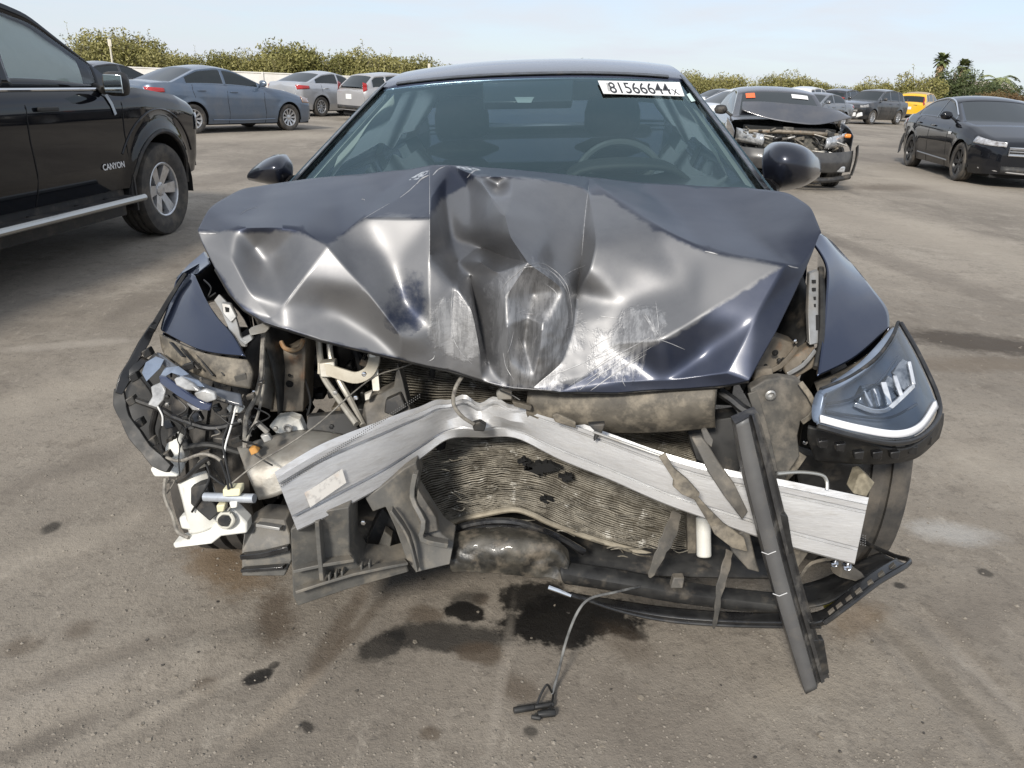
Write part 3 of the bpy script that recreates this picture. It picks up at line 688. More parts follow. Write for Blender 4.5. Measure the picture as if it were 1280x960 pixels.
# interior (car coordinates: X forward, Y to the image right, Z up)
cemit('dashboard', MB().grid(patch([[V(.98, y, .985 + .02 * (1 - (y / .8) ** 2)) for y in (-.78, -.3, .3, .78)], [V(.60, y, 1.0 + .015 * (1 - (y / .8) ** 2)) for y in (-.78, -.3, .3, .78)], [V(.32, y, .96) for y in (-.78, -.3, .3, .78)], [V(.30, y, .6) for y in (-.78, -.3, .3, .78)]], 6, 6)), mat('black dashboard', (.02, .021, .023), rough=.7))
for yy_, w in ((-.37, .50), (.37, .50)):
    st = MB(); rows = []
    for z, x, hw, th in ((.42, -.30, .24, .10), (.70, -.40, .26, .12), (.95, -.50, .24, .11), (1.06, -.55, .18, .08), (1.09, -.56, .10, .05)):
        rows.append([V(x + th * math.cos(t) * .8, yy_ + hw * math.copysign(abs(math.sin(t)) ** .6, math.sin(t)), z) for t in np.linspace(0, 2 * math.pi, 18, endpoint=False)])
    st.grid(rows, closed_u=True); st.f.append(tuple(range(len(st.v) - 18, len(st.v))))
    s_ = cemit('front_seat', st, cloth_grey)
    hd = MB(); rows = []
    for z, hw, th in ((1.10, .10, .04), (1.13, .135, .055), (1.21, .135, .06), (1.28, .115, .05), (1.30, .06, .03)):
        rows.append([V(-.57 + th * math.cos(t), yy_ + hw * math.copysign(abs(math.sin(t)) ** .6, math.sin(t)), z) for t in np.linspace(0, 2 * math.pi, 16, endpoint=False)])
    hd.grid(rows, closed_u=True); hd.f.append(tuple(range(len(hd.v) - 16, len(hd.v))))
    cemit('headrest', hd, cloth_grey, s_)
cemit('rear_bench', MB().box((-1.48, 0, .80), (.16, 1.3, .62)).box((-1.2, 0, .45), (.6, 1.3, .2)), cloth_grey, bevel=.04)
cemit('cabin_floor', MB().box((-.4, 0, .33), (2.4, 1.5, .1)).box((-.35, .81, .62), (2.1, .04, .62)).box((-.35, -.81, .62), (2.1, .04, .62)).box((-1.75, 0, 1.0), (.5, 1.35, .04)), mat('cabin trim dark', (.03, .031, .033), rough=.85))
sw = MB(); Ms = Matrix.Translation((.16, .37, .94)) @ Matrix.Rotation(R_(-22), 4, 'Y')
rows = []
for k in range(40):
    a = 2 * math.pi * k / 40; rd = V(0, math.cos(a), math.sin(a)); c = rd * .185
    rows.append([Ms @ (c + rd * .015 * math.cos(t) + V(.015 * math.sin(t), 0, 0)) for t in np.linspace(0, 2 * math.pi, 8, endpoint=False)])
sw.grid(rows, closed_u=True, closed_v=True).box(Ms @ V(0, 0, 0), (.05, .15, .10)).box(Ms @ V(0, 0, 0), (.03, .34, .03))
cemit('instrument_hood', MB().grid(patch([[V(x, .37 + w_, z) for w_, z in ((-.24, .97), (-.16, 1.035), (0, 1.05), (.16, 1.035), (.24, .97))] for x in (.58, .45, .30)], 4, 4)), mat('black dashboard', (.02, .021, .023), rough=.7), solid=.02, off=1)
cemit('steering_wheel', sw, mat('steering wheel', (.07, .075, .08), rough=.35, coat=.3))
# headliner and pillar trims
hl = MB()
for xq in (1,):
    rows = []
    for x in np.linspace(-1.45, -.10, 10):
        ring_ = h['gring'](x); top = ring_[8:25]
        rows.append([V(v.x, v.y * .97, v.z - .035) for v in top])
    hl.grid(rows)
cemit('headliner', hl, trim_light)
curt = cloth('curtain airbag cloth', (.90, .93, .91), .6)
for sd in (1, -1):      # deployed curtain airbags hang inside the side windows
    rows = []
    for i, x in enumerate(np.linspace(.52, -1.35, 18)):
        ring_ = h['gring'](x); top, bot = ring_[8], ring_[1]; row = []
        for u in np.linspace(0, 1, 7):
            p_ = bot.lerp(top, u); row.append(V(p_.x, sd * (abs(p_.y) - .075 - .022 * math.sin(i * 1.3) * math.sin(u * 3.1)), p_.z - .02 + .05 * (1 - u) * (1 if i % 5 else 0)))
        rows.append(row)
    cemit('curtain_airbag', MB().grid(patch([r[::2] for r in rows[::2]], 4, 4)), curt)
for sd in (1, -1):
    tr = MB(); rows = []
    for x in np.linspace(.80, -.10, 9):
        ring_ = h['gring'](x); e = ring_[8]; e2 = ring_[6]; q = ring_[9]
        rows.append([V(x - .035, sd * (abs(q.y) * .5 + abs(e.y) * .5 - .01), e.z - .012), V(x - .05, sd * (abs(e.y) - .03), e.z - .025), V(x - .09, sd * (abs(e2.y) - .045), e2.z - .03)])
    tr.grid(rows); cemit('pillar_trim', tr, trim_light)
    r1, r2 = h['gring'](-.58), h['gring'](-.46)
    cemit('pillar_trim', MB().grid([[V(a.x, sd * (abs(a.y) - .03), a.z) for a in r[:9]] for r in (r1, r2)]), trim_light)
    r1, r2 = h['gring'](-1.52), h['gring'](-1.15)
    cemit('pillar_trim', MB().grid([[V(a.x, sd * (abs(a.y) - .03), a.z) for a in r[:9]] for r in (r1, r2)]), trim_light)
for sd in (1, -1):      # black edge of the glass along the pillars
    k = 9 if sd > 0 else -10
    cemit('windshield_seal', MB().ribbon([h['gring'](x)[k].lerp(h['gring'](x)[k - 1 if sd > 0 else k + 1], .75) + V(.006, 0, .006) for x in np.linspace(.90, -.10, 14)], .028, .004, V(.5, sd * .5, .7)), plas_black)
cemit('windshield_seal', MB().ribbon([h['gring'](-.085)[k] + V(.004, 0, .006) for k in range(9, 24)], .03, .004, V(.3, 0, 1)), plas_black)
# black sensor housing and mirror behind the top of the glass
hp = [hit(x, y) for x, y in ((603, 98), (718, 96), (716, 124), (604, 126))]
wemit('rear_view_mirror', MB().prism([p + V(0, .012, -.006) for p in hp], V(0, .05, -.03)), mat('smoked housing', (.02, .025, .035), rough=.3), bevel=.006)
wemit('camera_housing', MB().prism([hit(x, y) + V(0, .008, -.004) for x, y in ((643, 120), (668, 120), (664, 127), (647, 127))], V(0, .01, 0)), mat('pale camera lens', (.35, .4, .42), rough=.3))
# lot number sticker
cs = [hit(x, y) for x, y in ((747, 104), (849, 106), (855, 123), (754, 120))]
lift = (cs[1] - cs[0]).cross(cs[3] - cs[0]).normalized(); lift = lift if lift.y < 0 else -lift
pc0 = max(cs, key=lambda c: c.dot(lift)); 
def onp(p, k=0.): return p + lift * ((pc0 - p).dot(lift) + k)
stick = wemit('lot_sticker', MB().prism([onp(c, .010) for c in cs], -lift * .002), paper_white, smooth=False)
stick['label'] = 'white lot number sticker at the top of the windshield'
def text(body, name, o, ex, ez, size, m_, parent, fit=None, bold=0., align='LEFT', ext=.0004):
    c = bpy.data.curves.new(name, 'FONT'); c.body = body; c.size = size; c.extrude = ext; c.offset = bold; c.align_x = align
    tmp = bpy.data.objects.new('tmp', c); COL.objects.link(tmp); bpy.context.view_layer.update()
    me = bpy.data.meshes.new_from_object(tmp.evaluated_get(bpy.context.evaluated_depsgraph_get())); bpy.data.objects.remove(tmp)
    me.name = name; me.materials.clear(); me.materials.append(m_)
    xs_ = [v.co.x for v in me.vertices]; s = fit / (max(xs_) - min(xs_)) if fit else 1
    ex = ex.normalized(); n = ex.cross(ez).normalized(); ez = n.cross(ex)
    Mt = Matrix((ex * s, ez, n)).transposed().to_4x4(); Mt.translation = o
    me.transform(Mt); t = bpy.data.objects.new(name, me); COL.objects.link(t)
    if parent is not None: attach(t, parent)
    return t
ink = mat('black ink', (.012, .012, .014), rough=.5)
q = lambda x, y: onp(hit(x, y), .0108)
ex = q(840, 121) - q(763, 119.5); ez = q(760, 106) - q(763, 119.5)
text('81566644', 'sticker_number', q(763, 119.2), ex, ez, ez.length / .70, ink, stick, fit=(q(839, 120) - q(763, 119.2)).length, bold=.0008)
text('X', 'sticker_letter', q(842, 121.3), ex, ez, ez.length * .75, ink, stick, fit=(q(849, 120) - q(842, 120)).length)
for k in range(4): wemit('print_line', MB().prism([q(757.2 + .9 * k, 106.5 + .2 * k), q(757.7 + .9 * k, 106.6 + .2 * k), q(760.2 + .9 * k, 118 - .9 * (k % 2)), q(759.7 + .9 * k, 118 - .9 * (k % 2))], lift * .0004), mat('faded ink', (.25, .25, .25), rough=.6), stick, smooth=False)
# small chip marks on the glass are left to the glass dirt; the paper slip by the pillar
wemit('paper_slip', MB().prism([hit(x, y) + lift * .003 for x, y in ((858, 119), (862, 117), (869, 127), (864, 128))], -lift * .001), mat('pale slip', (.5, .62, .6), rough=.5), smooth=False)

# door mirrors
def mirror(rows, base):
    o = wemit('side_mirror', MB().grid(patch(rows, 6, 6)), mat('dark mirror shell', (.020, .023, .034), metal=.6, rough=.3, coat=.7, coatr=.05), solid=.012, off=1, angle=80)
    wemit('mirror_base', MB().tube(base, [.02, .03, .045], 10), plas_black, o)
mirror([[P(958, 189, 2.82), P(968, 182, 2.82), P(990, 183, 2.83), P(1006, 190, 2.86)], [P(956, 200, 2.74), P(975, 185, 2.70), P(1003, 188, 2.72), P(1019, 200, 2.83)],
        [P(957, 216, 2.72), P(978, 203, 2.65), P(1006, 203, 2.67), P(1022, 212, 2.82)], [P(960, 229, 2.74), P(980, 226, 2.68), P(1006, 222, 2.69), P(1021, 217, 2.82)], [P(965, 234, 2.82), P(981, 234, 2.78), P(1003, 229, 2.78), P(1017, 221, 2.86)]],
       [P(975, 222, 2.76), P(966, 232, 2.72), P(958, 238, 2.70)])
mirror([[P(362, 198, 2.92), P(357, 193, 2.92), P(345, 193, 2.93), P(334, 198, 2.96)], [P(366, 206, 2.87), P(350, 196, 2.83), P(331, 200, 2.85), P(318, 208, 2.94)],
        [P(366, 220, 2.84), P(347, 210, 2.77), P(324, 211, 2.80), P(310, 217, 2.92)], [P(363, 229, 2.86), P(348, 229, 2.80), P(324, 225, 2.82), P(309, 222, 2.92)], [P(360, 232, 2.92), P(346, 232, 2.88), P(324, 228, 2.88), P(311, 225, 2.98)]],
       [P(352, 222, 2.88), P(362, 229, 2.84), P(370, 233, 2.82)])

# ---------------- the buckled hood
HP = {}
def hpnt(n, x, y, Y_):
    Y_ = 1.72 + (Y_ - 1.72) * .62 if Y_ < 1.9 else 1.8316 + (Y_ - 1.9) * 1.10
    HP[n] = (x, y, Y_)
outl = [('L0', 247, 287, 1.89), ('L1', 262, 258, 2.06), ('L2', 300, 236, 2.30), ('L3', 345, 229, 2.40), ('L4', 387, 223, 2.43), ('L5', 450, 217, 2.43), ('L6', 515, 211, 2.36), ('T', 540, 206, 2.28), ('T2', 562, 206, 2.26),
        ('L8', 620, 210, 2.32), ('L9', 690, 216, 2.36), ('L10', 737, 221, 2.36), ('L11', 800, 228, 2.40), ('L12', 870, 232, 2.40), ('L13', 930, 234, 2.38), ('L14', 985, 240, 2.22), ('L15', 1014, 258, 2.02), ('L16', 1026, 288, 1.86),
        ('R1', 1020, 305, 1.80), ('R2', 1003, 348, 1.69), ('R3', 970, 415, 1.55), ('R4', 937, 476, 1.46),
        ('F1', 900, 483, 1.50), ('F2', 830, 487, 1.545), ('F3', 770, 491, 1.565), ('F4', 700, 490, 1.58), ('F5', 665, 486, 1.60), ('F6', 640, 486, 1.61), ('F7', 602, 475, 1.65), ('F8', 560, 463, 1.66), ('F9', 500, 449, 1.64),
        ('F10', 450, 437, 1.62), ('F11', 400, 425, 1.60), ('F12', 360, 412, 1.60), ('F13', 330, 403, 1.62), ('F14', 303, 386, 1.66), ('F15', 285, 365, 1.71), ('F16', 268, 335, 1.78), ('F17', 253, 305, 1.85)]
for q_ in outl: hpnt(*q_)
inner = [('a1', 296, 285, 1.87), ('a2', 345, 284, 1.85), ('a3', 377, 287, 1.83), ('A', 410, 308, 1.765), ('b1', 427, 295, 1.82), ('b2', 455, 273, 1.90), ('b3', 500, 247, 2.06), ('b4', 521, 228, 2.18),
         ('v1', 538, 240, 2.06), ('v2', 537, 272, 1.87), ('v3', 537, 320, 1.775), ('v4', 537, 365, 1.715), ('v5', 538, 410, 1.675), ('v6', 543, 440, 1.66),
         ('e1', 275, 291, 1.87), ('e2', 290, 325, 1.775), ('e3', 312, 366, 1.69), ('e4', 338, 398, 1.635),
         ('c1', 356, 381, 1.65), ('c2', 382, 345, 1.70), ('n1', 335, 330, 1.785), ('n2', 320, 310, 1.83), ('d1', 455, 360, 1.685), ('d2', 502, 419, 1.648), ('n3', 420, 390, 1.665), ('n4', 490, 330, 1.775), ('n5', 505, 380, 1.71), ('n6', 470, 420, 1.652),
         ('h1', 556, 250, 2.10), ('h2', 562, 300, 1.96), ('h3', 572, 328, 1.87), ('h4', 585, 235, 2.14), ('h5', 590, 290, 1.93),
         ('f1', 597, 221, 2.10), ('f2', 642, 221, 2.09), ('f3', 690, 226, 2.13), ('f4', 728, 234, 2.13), ('r1', 616, 250, 1.96), ('r2', 631, 269, 1.875), ('r3', 638, 297, 1.80), ('r4', 660, 328, 1.735), ('r5', 640, 246, 1.98), ('hb', 622, 234, 2.085),
         ('k1', 600, 308, 1.90), ('k2', 630, 321, 1.83), ('k3', 600, 328, 1.795), ('k4', 622, 343, 1.755), ('w1', 588, 345, 1.79), ('w2', 598, 400, 1.735), ('w3', 610, 455, 1.672), ('lf1', 568, 356, 1.735), ('lf2', 565, 419, 1.675), ('lf3', 590, 387, 1.70), ('lf4', 600, 440, 1.652),
         ('o1', 632, 372, 1.695), ('o2', 624, 402, 1.68), ('o3', 706, 362, 1.725), ('o4', 712, 400, 1.69), ('o5', 692, 455, 1.615), ('oc', 668, 365, 1.735), ('oc2', 660, 395, 1.70),
         ('p1', 634, 408, 1.660), ('p2', 637, 450, 1.622), ('p3', 655, 432, 1.660), ('p4', 678, 405, 1.665), ('p5', 675, 440, 1.625), ('p6', 667, 470, 1.600),
         ('g1', 736, 242, 2.12), ('g2', 730, 285, 1.955), ('g3', 726, 330, 1.865), ('g4', 721, 367, 1.785), ('g5', 717, 413, 1.70), ('g6', 703, 454, 1.632),
         ('s1', 747, 300, 1.89), ('s2', 737, 338, 1.815), ('m1', 690, 280, 1.93), ('m2', 690, 330, 1.81),
         ('t1', 752, 236, 2.16), ('t2', 820, 283, 1.93), ('t3', 885, 314, 1.80), ('t4', 982, 331, 1.70), ('t5', 1002, 333, 1.70), ('y1', 930, 285, 2.05), ('y2', 975, 300, 1.86),
         ('u1', 875, 396, 1.620), ('u2', 850, 412, 1.600), ('D', 827, 425, 1.590), ('x1', 780, 380, 1.715), ('x2', 800, 330, 1.80), ('x3', 855, 355, 1.715), ('x4', 760, 430, 1.66), ('z1', 745, 465, 1.605), ('z2', 800, 455, 1.580),
         ('q1', 945, 398, 1.575), ('q2', 909, 466, 1.492), ('q3', 880, 440, 1.565), ('lip1', 770, 478, 1.572), ('lip2', 830, 476, 1.548), ('lip3', 700, 476, 1.592), ('lip4', 880, 470, 1.518), ('n7', 320, 260, 2.10), ('n8', 420, 250, 2.14), ('n9', 480, 240, 2.20), ('n10', 840, 262, 2.16)]
for q_ in inner: hpnt(*q_)
for k, v in dict(h1=.02, h2=.045, h3=.03, h4=.02, h5=.03, k1=.06, k2=.05, k3=-.012, k4=-.015, r1=-.03, r2=-.04, r3=-.04, r4=-.035, r5=-.02, hb=.03, oc=.028, oc2=.0, p1=-.02, p2=-.018, p3=.03, p4=-.022, p5=-.018, w1=.03, w2=.03, w3=.015, lf1=-.012, lf3=-.015, g2=.02, g3=.025, g4=.02, s1=-.025, s2=-.025,
                 A=-.035, c2=-.02, c1=-.008, n1=.035, n2=.02, n3=.016, n4=.012, n5=.012, n6=.01, v2=-.02, v3=-.02, v4=-.015, v5=-.008, D=-.02, u1=-.016, u2=-.018, t3=-.02, t4=-.03, t2=-.015, a1=-.015, a2=-.02, a3=-.025, b2=-.012, q1=-.008, q3=.014, z2=.012, x1=.012, x3=.014, m1=.015, m2=.02, e2=-.012, e3=-.01, d1=-.016, d2=-.012, o3=-.014, o1=-.012).items():
    HP[k] = (HP[k][0], HP[k][1], HP[k][2] + v)
CR = ['L0 e1 a1 a2 a3 A', 'A b1 b2 b3 b4 T', 'b2 v2', 'T v1 v2 v3 v4 v5 v6', 'A c2 c1 e4', 'A d1 d2', 'e1 e2 e3 e4 F13', 'f1 r1 r2 r3 r4', 'f2 r5 r2', 'f1 f2 f3 f4 g1', 'k1 k2 r4', 'h3 k1', 'k3 k4 r4', 'L10 g1 g2 g3 g4 g5 g6 F5', 'g1 s1 s2 g4',
      't1 t2 t3 t4 t5 L16', 'L10 t1', 't4 u1 u2 D', 't4 q1 q2 R4', 'q2 lip4 lip2 lip1 lip3', 'D x4 z1 F4', 'r4 o1 o2 p1 p2 F6', 'r4 o3 o4 o5 F5', 'p4 p5 p6 F5', 'w1 w2 w3', 'lf1 lf2', 'lf1 lf3 lf4 F7', 'T2 f1', 'd2 F9', 'o2 p1 oc2 p4 o4']
names = list(HP); ix = {n: i for i, n in enumerate(names)}
bound = [q_[0] for q_ in outl]; edges = [(ix[a], ix[b]) for a, b in zip(bound, bound[1:] + bound[:1])]
for c in CR:
    s_ = c.split(); edges += [(ix[a], ix[b]) for a, b in zip(s_, s_[1:])]
edges = list({tuple(sorted(e)) for e in edges})
cd = delaunay_2d_cdt([Vector(HP[n][:2]) for n in names], edges, [[ix[b] for b in bound]], 1, 1e-4)
c_v, c_e, c_f, o_v, o_e, o_f = cd
def inv(i):
    if o_v[i]: n = names[o_v[i][0]]; return HP[n]
    x, y = c_v[i]; ds = sorted(((x - HP[n][0]) ** 2 + (y - HP[n][1]) ** 2, HP[n][2]) for n in names)[:3]; w_ = [1 / (d + 1) for d, _ in ds]
    return (x, y, sum(a * b[1] for a, b in zip(w_, ds)) / sum(w_))
pv = [P(*inv(i)) for i in range(len(c_v))]
crease = {tuple(sorted(c_e[i])) for i in range(len(c_e)) if o_e[i]}
tris = [tuple(f) for f in c_f]
pix = [Vector(inv(i)[:2]) for i in range(len(c_v))]
for lev in range(4):
    mid = {}; nt2_ = []; ncr = set()
    def md(a, b):
        k = (min(a, b), max(a, b))
        if k not in mid:
            mid[k] = len(pv); pv.append((pv[a] + pv[b]) / 2); pix.append((pix[a] + pix[b]) / 2)
            if k in crease: ncr.add((min(a, mid[k]), max(a, mid[k]))); ncr.add((min(b, mid[k]), max(b, mid[k])))
        return mid[k]
    for a, b, c in tris:
        ab, bc, ca = md(a, b), md(b, c), md(c, a); nt2_ += [(a, ab, ca), (b, bc, ab), (c, ca, bc), (ab, bc, ca)]
    tris = nt2_; crease = ncr
    nv_ = len(pv); A3 = np.array([tuple(v) for v in pv]); T3 = np.array(tris)
    E = np.concatenate([T3[:, [0, 1]], T3[:, [1, 2]], T3[:, [2, 0]]]); E = np.unique(np.sort(E, 1), axis=0)
    cset = crease; isc = np.zeros(nv_, bool); CE = np.array(list(cset)); isc[CE.ravel()] = True
    for it in range((0, 1, 3, 5)[lev]):
        S = np.zeros_like(A3); N_ = np.zeros(nv_)
        np.add.at(S, E[:, 0], A3[E[:, 1]]); np.add.at(S, E[:, 1], A3[E[:, 0]]); np.add.at(N_, E[:, 0], 1); np.add.at(N_, E[:, 1], 1)
        SC = np.zeros_like(A3); NC = np.zeros(nv_); np.add.at(SC, CE[:, 0], A3[CE[:, 1]]); np.add.at(SC, CE[:, 1], A3[CE[:, 0]]); np.add.at(NC, CE[:, 0], 1); np.add.at(NC, CE[:, 1], 1)
        avg = S / N_[:, None]; B = A3.copy(); free = ~isc; B[free] += .5 * (avg[free] - A3[free])
        c2 = isc & (NC == 2); B[c2] += .30 * (SC[c2] / 2 - A3[c2])
        if lev == 3: B[isc] += .04 * (avg[isc] - A3[isc])
        A3 = B
    pv = [Vector(v) for v in A3]
# fine dents and scrapes
mbh = MB()
vv = []
for v, px_ in zip(pv, pix):
    x, y = px_
    c = math.exp(-(((x - 665) / 80) ** 2 + ((y - 410) / 85) ** 2))
    dn = mnoise.noise(v * 11) * .0035 + mnoise.noise(v * 28) * .004 * c + mnoise.noise(v * 60) * .0018 * c
    vv.append(v + V(0, 1, .35) * dn * .8)
mbh.add(vv, tris)
# the rear of the hood rolls down to the cowl behind the ridge
nb = [n for n in bound[2:15]]
bk = MB(); rows = [[P(*HP[n]) + V(0, .012, -.006) for n in nb], [P(*HP[n]) + V(0, .12, -.045) for n in nb], [P(*HP[n]) + V(0, .24, -.12) for n in nb]]
bk.grid(patch(rows, 4, 4))
GREY_OUTLINE = [(246, 290), (296, 288), (377, 289), (410, 306), (430, 295), (455, 274), (500, 268), (537, 270), (556, 244), (595, 221), (640, 221), (700, 228), (735, 238), (755, 243), (820, 287), (885, 316), (981, 332), (930, 362), (875, 398), (845, 420), (800, 436), (760, 452), (715, 482), (665, 486), (600, 476), (500, 449), (400, 425), (330, 403), (290, 370), (255, 305)]
def grey_mask_at(x, y):
    ins = False; dmin = 1e9; n = len(GREY_OUTLINE)
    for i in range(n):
        x1, y1 = GREY_OUTLINE[i]; x2, y2 = GREY_OUTLINE[(i + 1) % n]
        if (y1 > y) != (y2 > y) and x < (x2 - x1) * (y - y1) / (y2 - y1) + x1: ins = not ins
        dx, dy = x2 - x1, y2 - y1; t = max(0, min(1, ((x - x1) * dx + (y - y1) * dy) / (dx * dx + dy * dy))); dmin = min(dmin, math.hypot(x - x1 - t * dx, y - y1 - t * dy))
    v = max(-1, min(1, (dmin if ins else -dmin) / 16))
    for cx, cy, rx_, ry_ in ((505, 378, 30, 40), (522, 348, 12, 14)):      # spots where the grey gives way to navy
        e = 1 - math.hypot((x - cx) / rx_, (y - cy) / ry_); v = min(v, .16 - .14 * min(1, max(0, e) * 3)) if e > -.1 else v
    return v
def hood_material():
    M = bpy.data.materials.new('crushed navy hood paint'); M.use_nodes = True; t = M.node_tree; l = t.links.new; b = t.nodes['Principled BSDF']; I = b.inputs
    geo = nn(t, 'ShaderNodeNewGeometry'); pos = geo.outputs['Position']
    def noise(s, d=6, r=.6, st=None, rot=None):
        n = nn(t, 'ShaderNodeTexNoise'); n.inputs['Scale'].default_value = s; n.inputs['Detail'].default_value = d; n.inputs['Roughness'].default_value = r
        src = pos
        if st:
            q = nn(t, 'ShaderNodeMapping'); q.inputs['Scale'].default_value = st
            if rot: q.inputs['Rotation'].default_value = rot
            l(pos, q.inputs[0]); src = q.outputs[0]
        l(src, n.inputs['Vector']); return n.outputs[0]
    def rng(x, a, c, lo=0., hi=1.):
        r = nn(t, 'ShaderNodeMapRange', interpolation_type='SMOOTHSTEP'); l(x, r.inputs[0])
        for i, v in zip((1, 2, 3, 4), (a, c, lo, hi)): r.inputs[i].default_value = v
        return r.outputs[0]
    def op(o_, a, c):
        x = nn(t, 'ShaderNodeMath', operation=o_)
        for i, v in enumerate((a, c)):
            if isinstance(v, (int, float)): x.inputs[i].default_value = v
            else: l(v, x.inputs[i])
        return x.outputs[0]
    def blob(px, py, Y_, r, wob, k=1.3):
        d = nn(t, 'ShaderNodeVectorMath', operation='DISTANCE'); l(pos, d.inputs[0]); d.inputs[1].default_value = tuple(P(px, py, Y_))
        e = op('ADD', op('DIVIDE', d.outputs['Value'], r), op('MULTIPLY', wob, k)); return rng(e, 1 + k * .5 + .15, 1 + k * .5 - .15)
    w1 = noise(16, 6, .7); w2 = noise(40, 4, .7, (1, 1, .25), (0, .7, 0)); streak = noise(55, 5, .75, (1, .4, .12), (0, .55, 0))
    # scraped, sanded-looking metal in the middle of the hood
    scr = blob(668, 395, 1.69, .12, w1); scr = op('MAXIMUM', scr, blob(660, 460, 1.63, .09, w1)); scr = op('MAXIMUM', scr, blob(575, 410, 1.70, .07, w1))
    scr = op('MAXIMUM', scr, blob(800, 405, 1.66, .055, w2)); scr = op('MAXIMUM', scr, blob(770, 440, 1.63, .07, w2))
    scr2 = op('MULTIPLY', scr, rng(streak, .40, .58, .15, 1.))
    bare = op('MULTIPLY', scr, rng(noise(95, 5, .75, (1, .5, .3)), .72, .76)); bare = op('MAXIMUM', bare, op('MULTIPLY', blob(585, 214, 2.2, .035, w1), rng(noise(80), .45, .55)))
    bare = op('MAXIMUM', bare, op('MULTIPLY', blob(525, 225, 2.2, .03, w1), rng(noise(70), .48, .55)))
    dust = rng(noise(2.3, 7, .6), .40, .72, .0, .10)
    fac = op('MAXIMUM', op('MULTIPLY', scr2, .60), dust)
    att = nn(t, 'ShaderNodeAttribute'); att.attribute_name = 'grey_mask'
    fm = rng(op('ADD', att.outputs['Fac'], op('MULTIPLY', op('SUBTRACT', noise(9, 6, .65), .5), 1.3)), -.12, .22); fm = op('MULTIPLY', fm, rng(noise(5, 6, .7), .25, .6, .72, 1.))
    cf = nn(t, 'ShaderNodeMix', data_type='RGBA'); cf.inputs[6].default_value = (.029, .036, .060, 1); cf.inputs[7].default_value = (.195, .195, .198, 1); l(fm, cf.inputs[0])      # navy base blended to grey inside the masked outline
    cm = nn(t, 'ShaderNodeMix', data_type='RGBA'); l(cf.outputs[2], cm.inputs[6]); cm.inputs[7].default_value = (.42, .42, .425, 1); l(fac, cm.inputs[0])
    cm2 = nn(t, 'ShaderNodeMix', data_type='RGBA'); l(cm.outputs[2], cm2.inputs[6]); cm2.inputs[7].default_value = (.72, .72, .71, 1); l(bare, cm2.inputs[0]); l(cm2.outputs[2], I['Base Color'])
    I['Metallic'].default_value = .86
    r = op('ADD', .50, op('MULTIPLY', scr, .03)); l(r, I['Roughness'])
    ct = op('SUBTRACT', .38, op('MULTIPLY', scr2, .3)); l(ct, I['Coat Weight']); I['Coat Roughness'].default_value = .17
    hsum = op('ADD', op('MULTIPLY', op('MULTIPLY', streak, scr), .0004), op('MULTIPLY', op('MULTIPLY', noise(60, 4, .6), scr), .0009))
    bn = nn(t, 'ShaderNodeBump'); bn.inputs['Distance'].default_value = 1.; bn.inputs['Strength'].default_value = 1.; l(hsum, bn.inputs['Height']); l(bn.outputs[0], I['Normal'])
    return M
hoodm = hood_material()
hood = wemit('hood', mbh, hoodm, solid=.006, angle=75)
at_ = hood.data.attributes.new('grey_mask', 'FLOAT', 'POINT'); at_.data.foreach_set('value', [grey_mask_at(p_.x, p_.y) for p_ in pix]); hood['label'] = 'dark blue hood buckled upward, creased and scraped grey in the middle'
wemit('hood_rear', bk, hoodm, hood, solid=.006)
# thin scrapes and cracks in the hood's paint, laid on its surface
hb = BVHTree.FromPolygons([Vector(v) for v in vv], tris)
def onhood(x, y):
    dr = (P(x, y, 2.0) - _C).normalized(); r = hb.ray_cast(_C, dr); return (r[0] - dr * .0012, r[1]) if r[0] is not None else (None, None)
rsx = random.Random(21); scm = MB()
def scratch(path, w):
    pts = spline([Vector((a, b, 0)) for a, b in path], 6); out_ = []
    for p_ in pts:
        q_, n__ = onhood(p_.x, p_.y)
        if q_ is not None: out_.append(q_)
    if len(out_) > 3: scm.ribbon(out_, [w * .3, w, w * .9, w * .2], .0004, V(0, -1, .5))
for k in range(20):      # the fan of scrapes right of the middle
    t = rsx.random(); x0, y0 = 826 - rsx.random() * 8, 424 - rsx.random() * 4; a = rsx.uniform(2.4, 3.25) if t < .6 else rsx.uniform(3.3, 4.6); ln = rsx.uniform(20, 125) if t < .6 else rsx.uniform(10, 55)
    a = math.pi * 2 - a if t < .6 else a
    sx, sy = x0 + rsx.uniform(-60, 0) * (t < .6), y0 + rsx.uniform(0, 26) * (t < .6)
    dx, dy = (-.86, .50 + rsx.uniform(-.1, .12)) if t < .6 else (rsx.uniform(-.8, .15), -1)
    scratch([(sx, sy), (sx + dx * ln * .5, sy + dy * ln * .5 + rsx.uniform(-2, 3)), (sx + dx * ln, sy + dy * ln)], rsx.uniform(.0008, .0026))
for k in range(2):       # oval imprint in the middle
    e = k * 3; scratch([(668 + (48 - e) * math.cos(a) + rsx.uniform(-2, 2), 388 + (58 - e) * math.sin(a) + rsx.uniform(-2, 2)) for a in np.linspace(-1.9 - .9 * k, .3 - .5 * k, 9)], .0011)
for k in range(18):      # random hairlines, thicker around the impact
    x0, y0 = rsx.gauss(665, 60), rsx.gauss(420, 40); a = rsx.uniform(0, 6.28); ln = rsx.uniform(6, 40)
    scratch([(x0, y0), (x0 + math.cos(a) * ln * .5 + rsx.uniform(-4, 4), y0 + math.sin(a) * ln * .5), (x0 + math.cos(a) * ln, y0 + math.sin(a) * ln)], rsx.uniform(.0006, .0014))
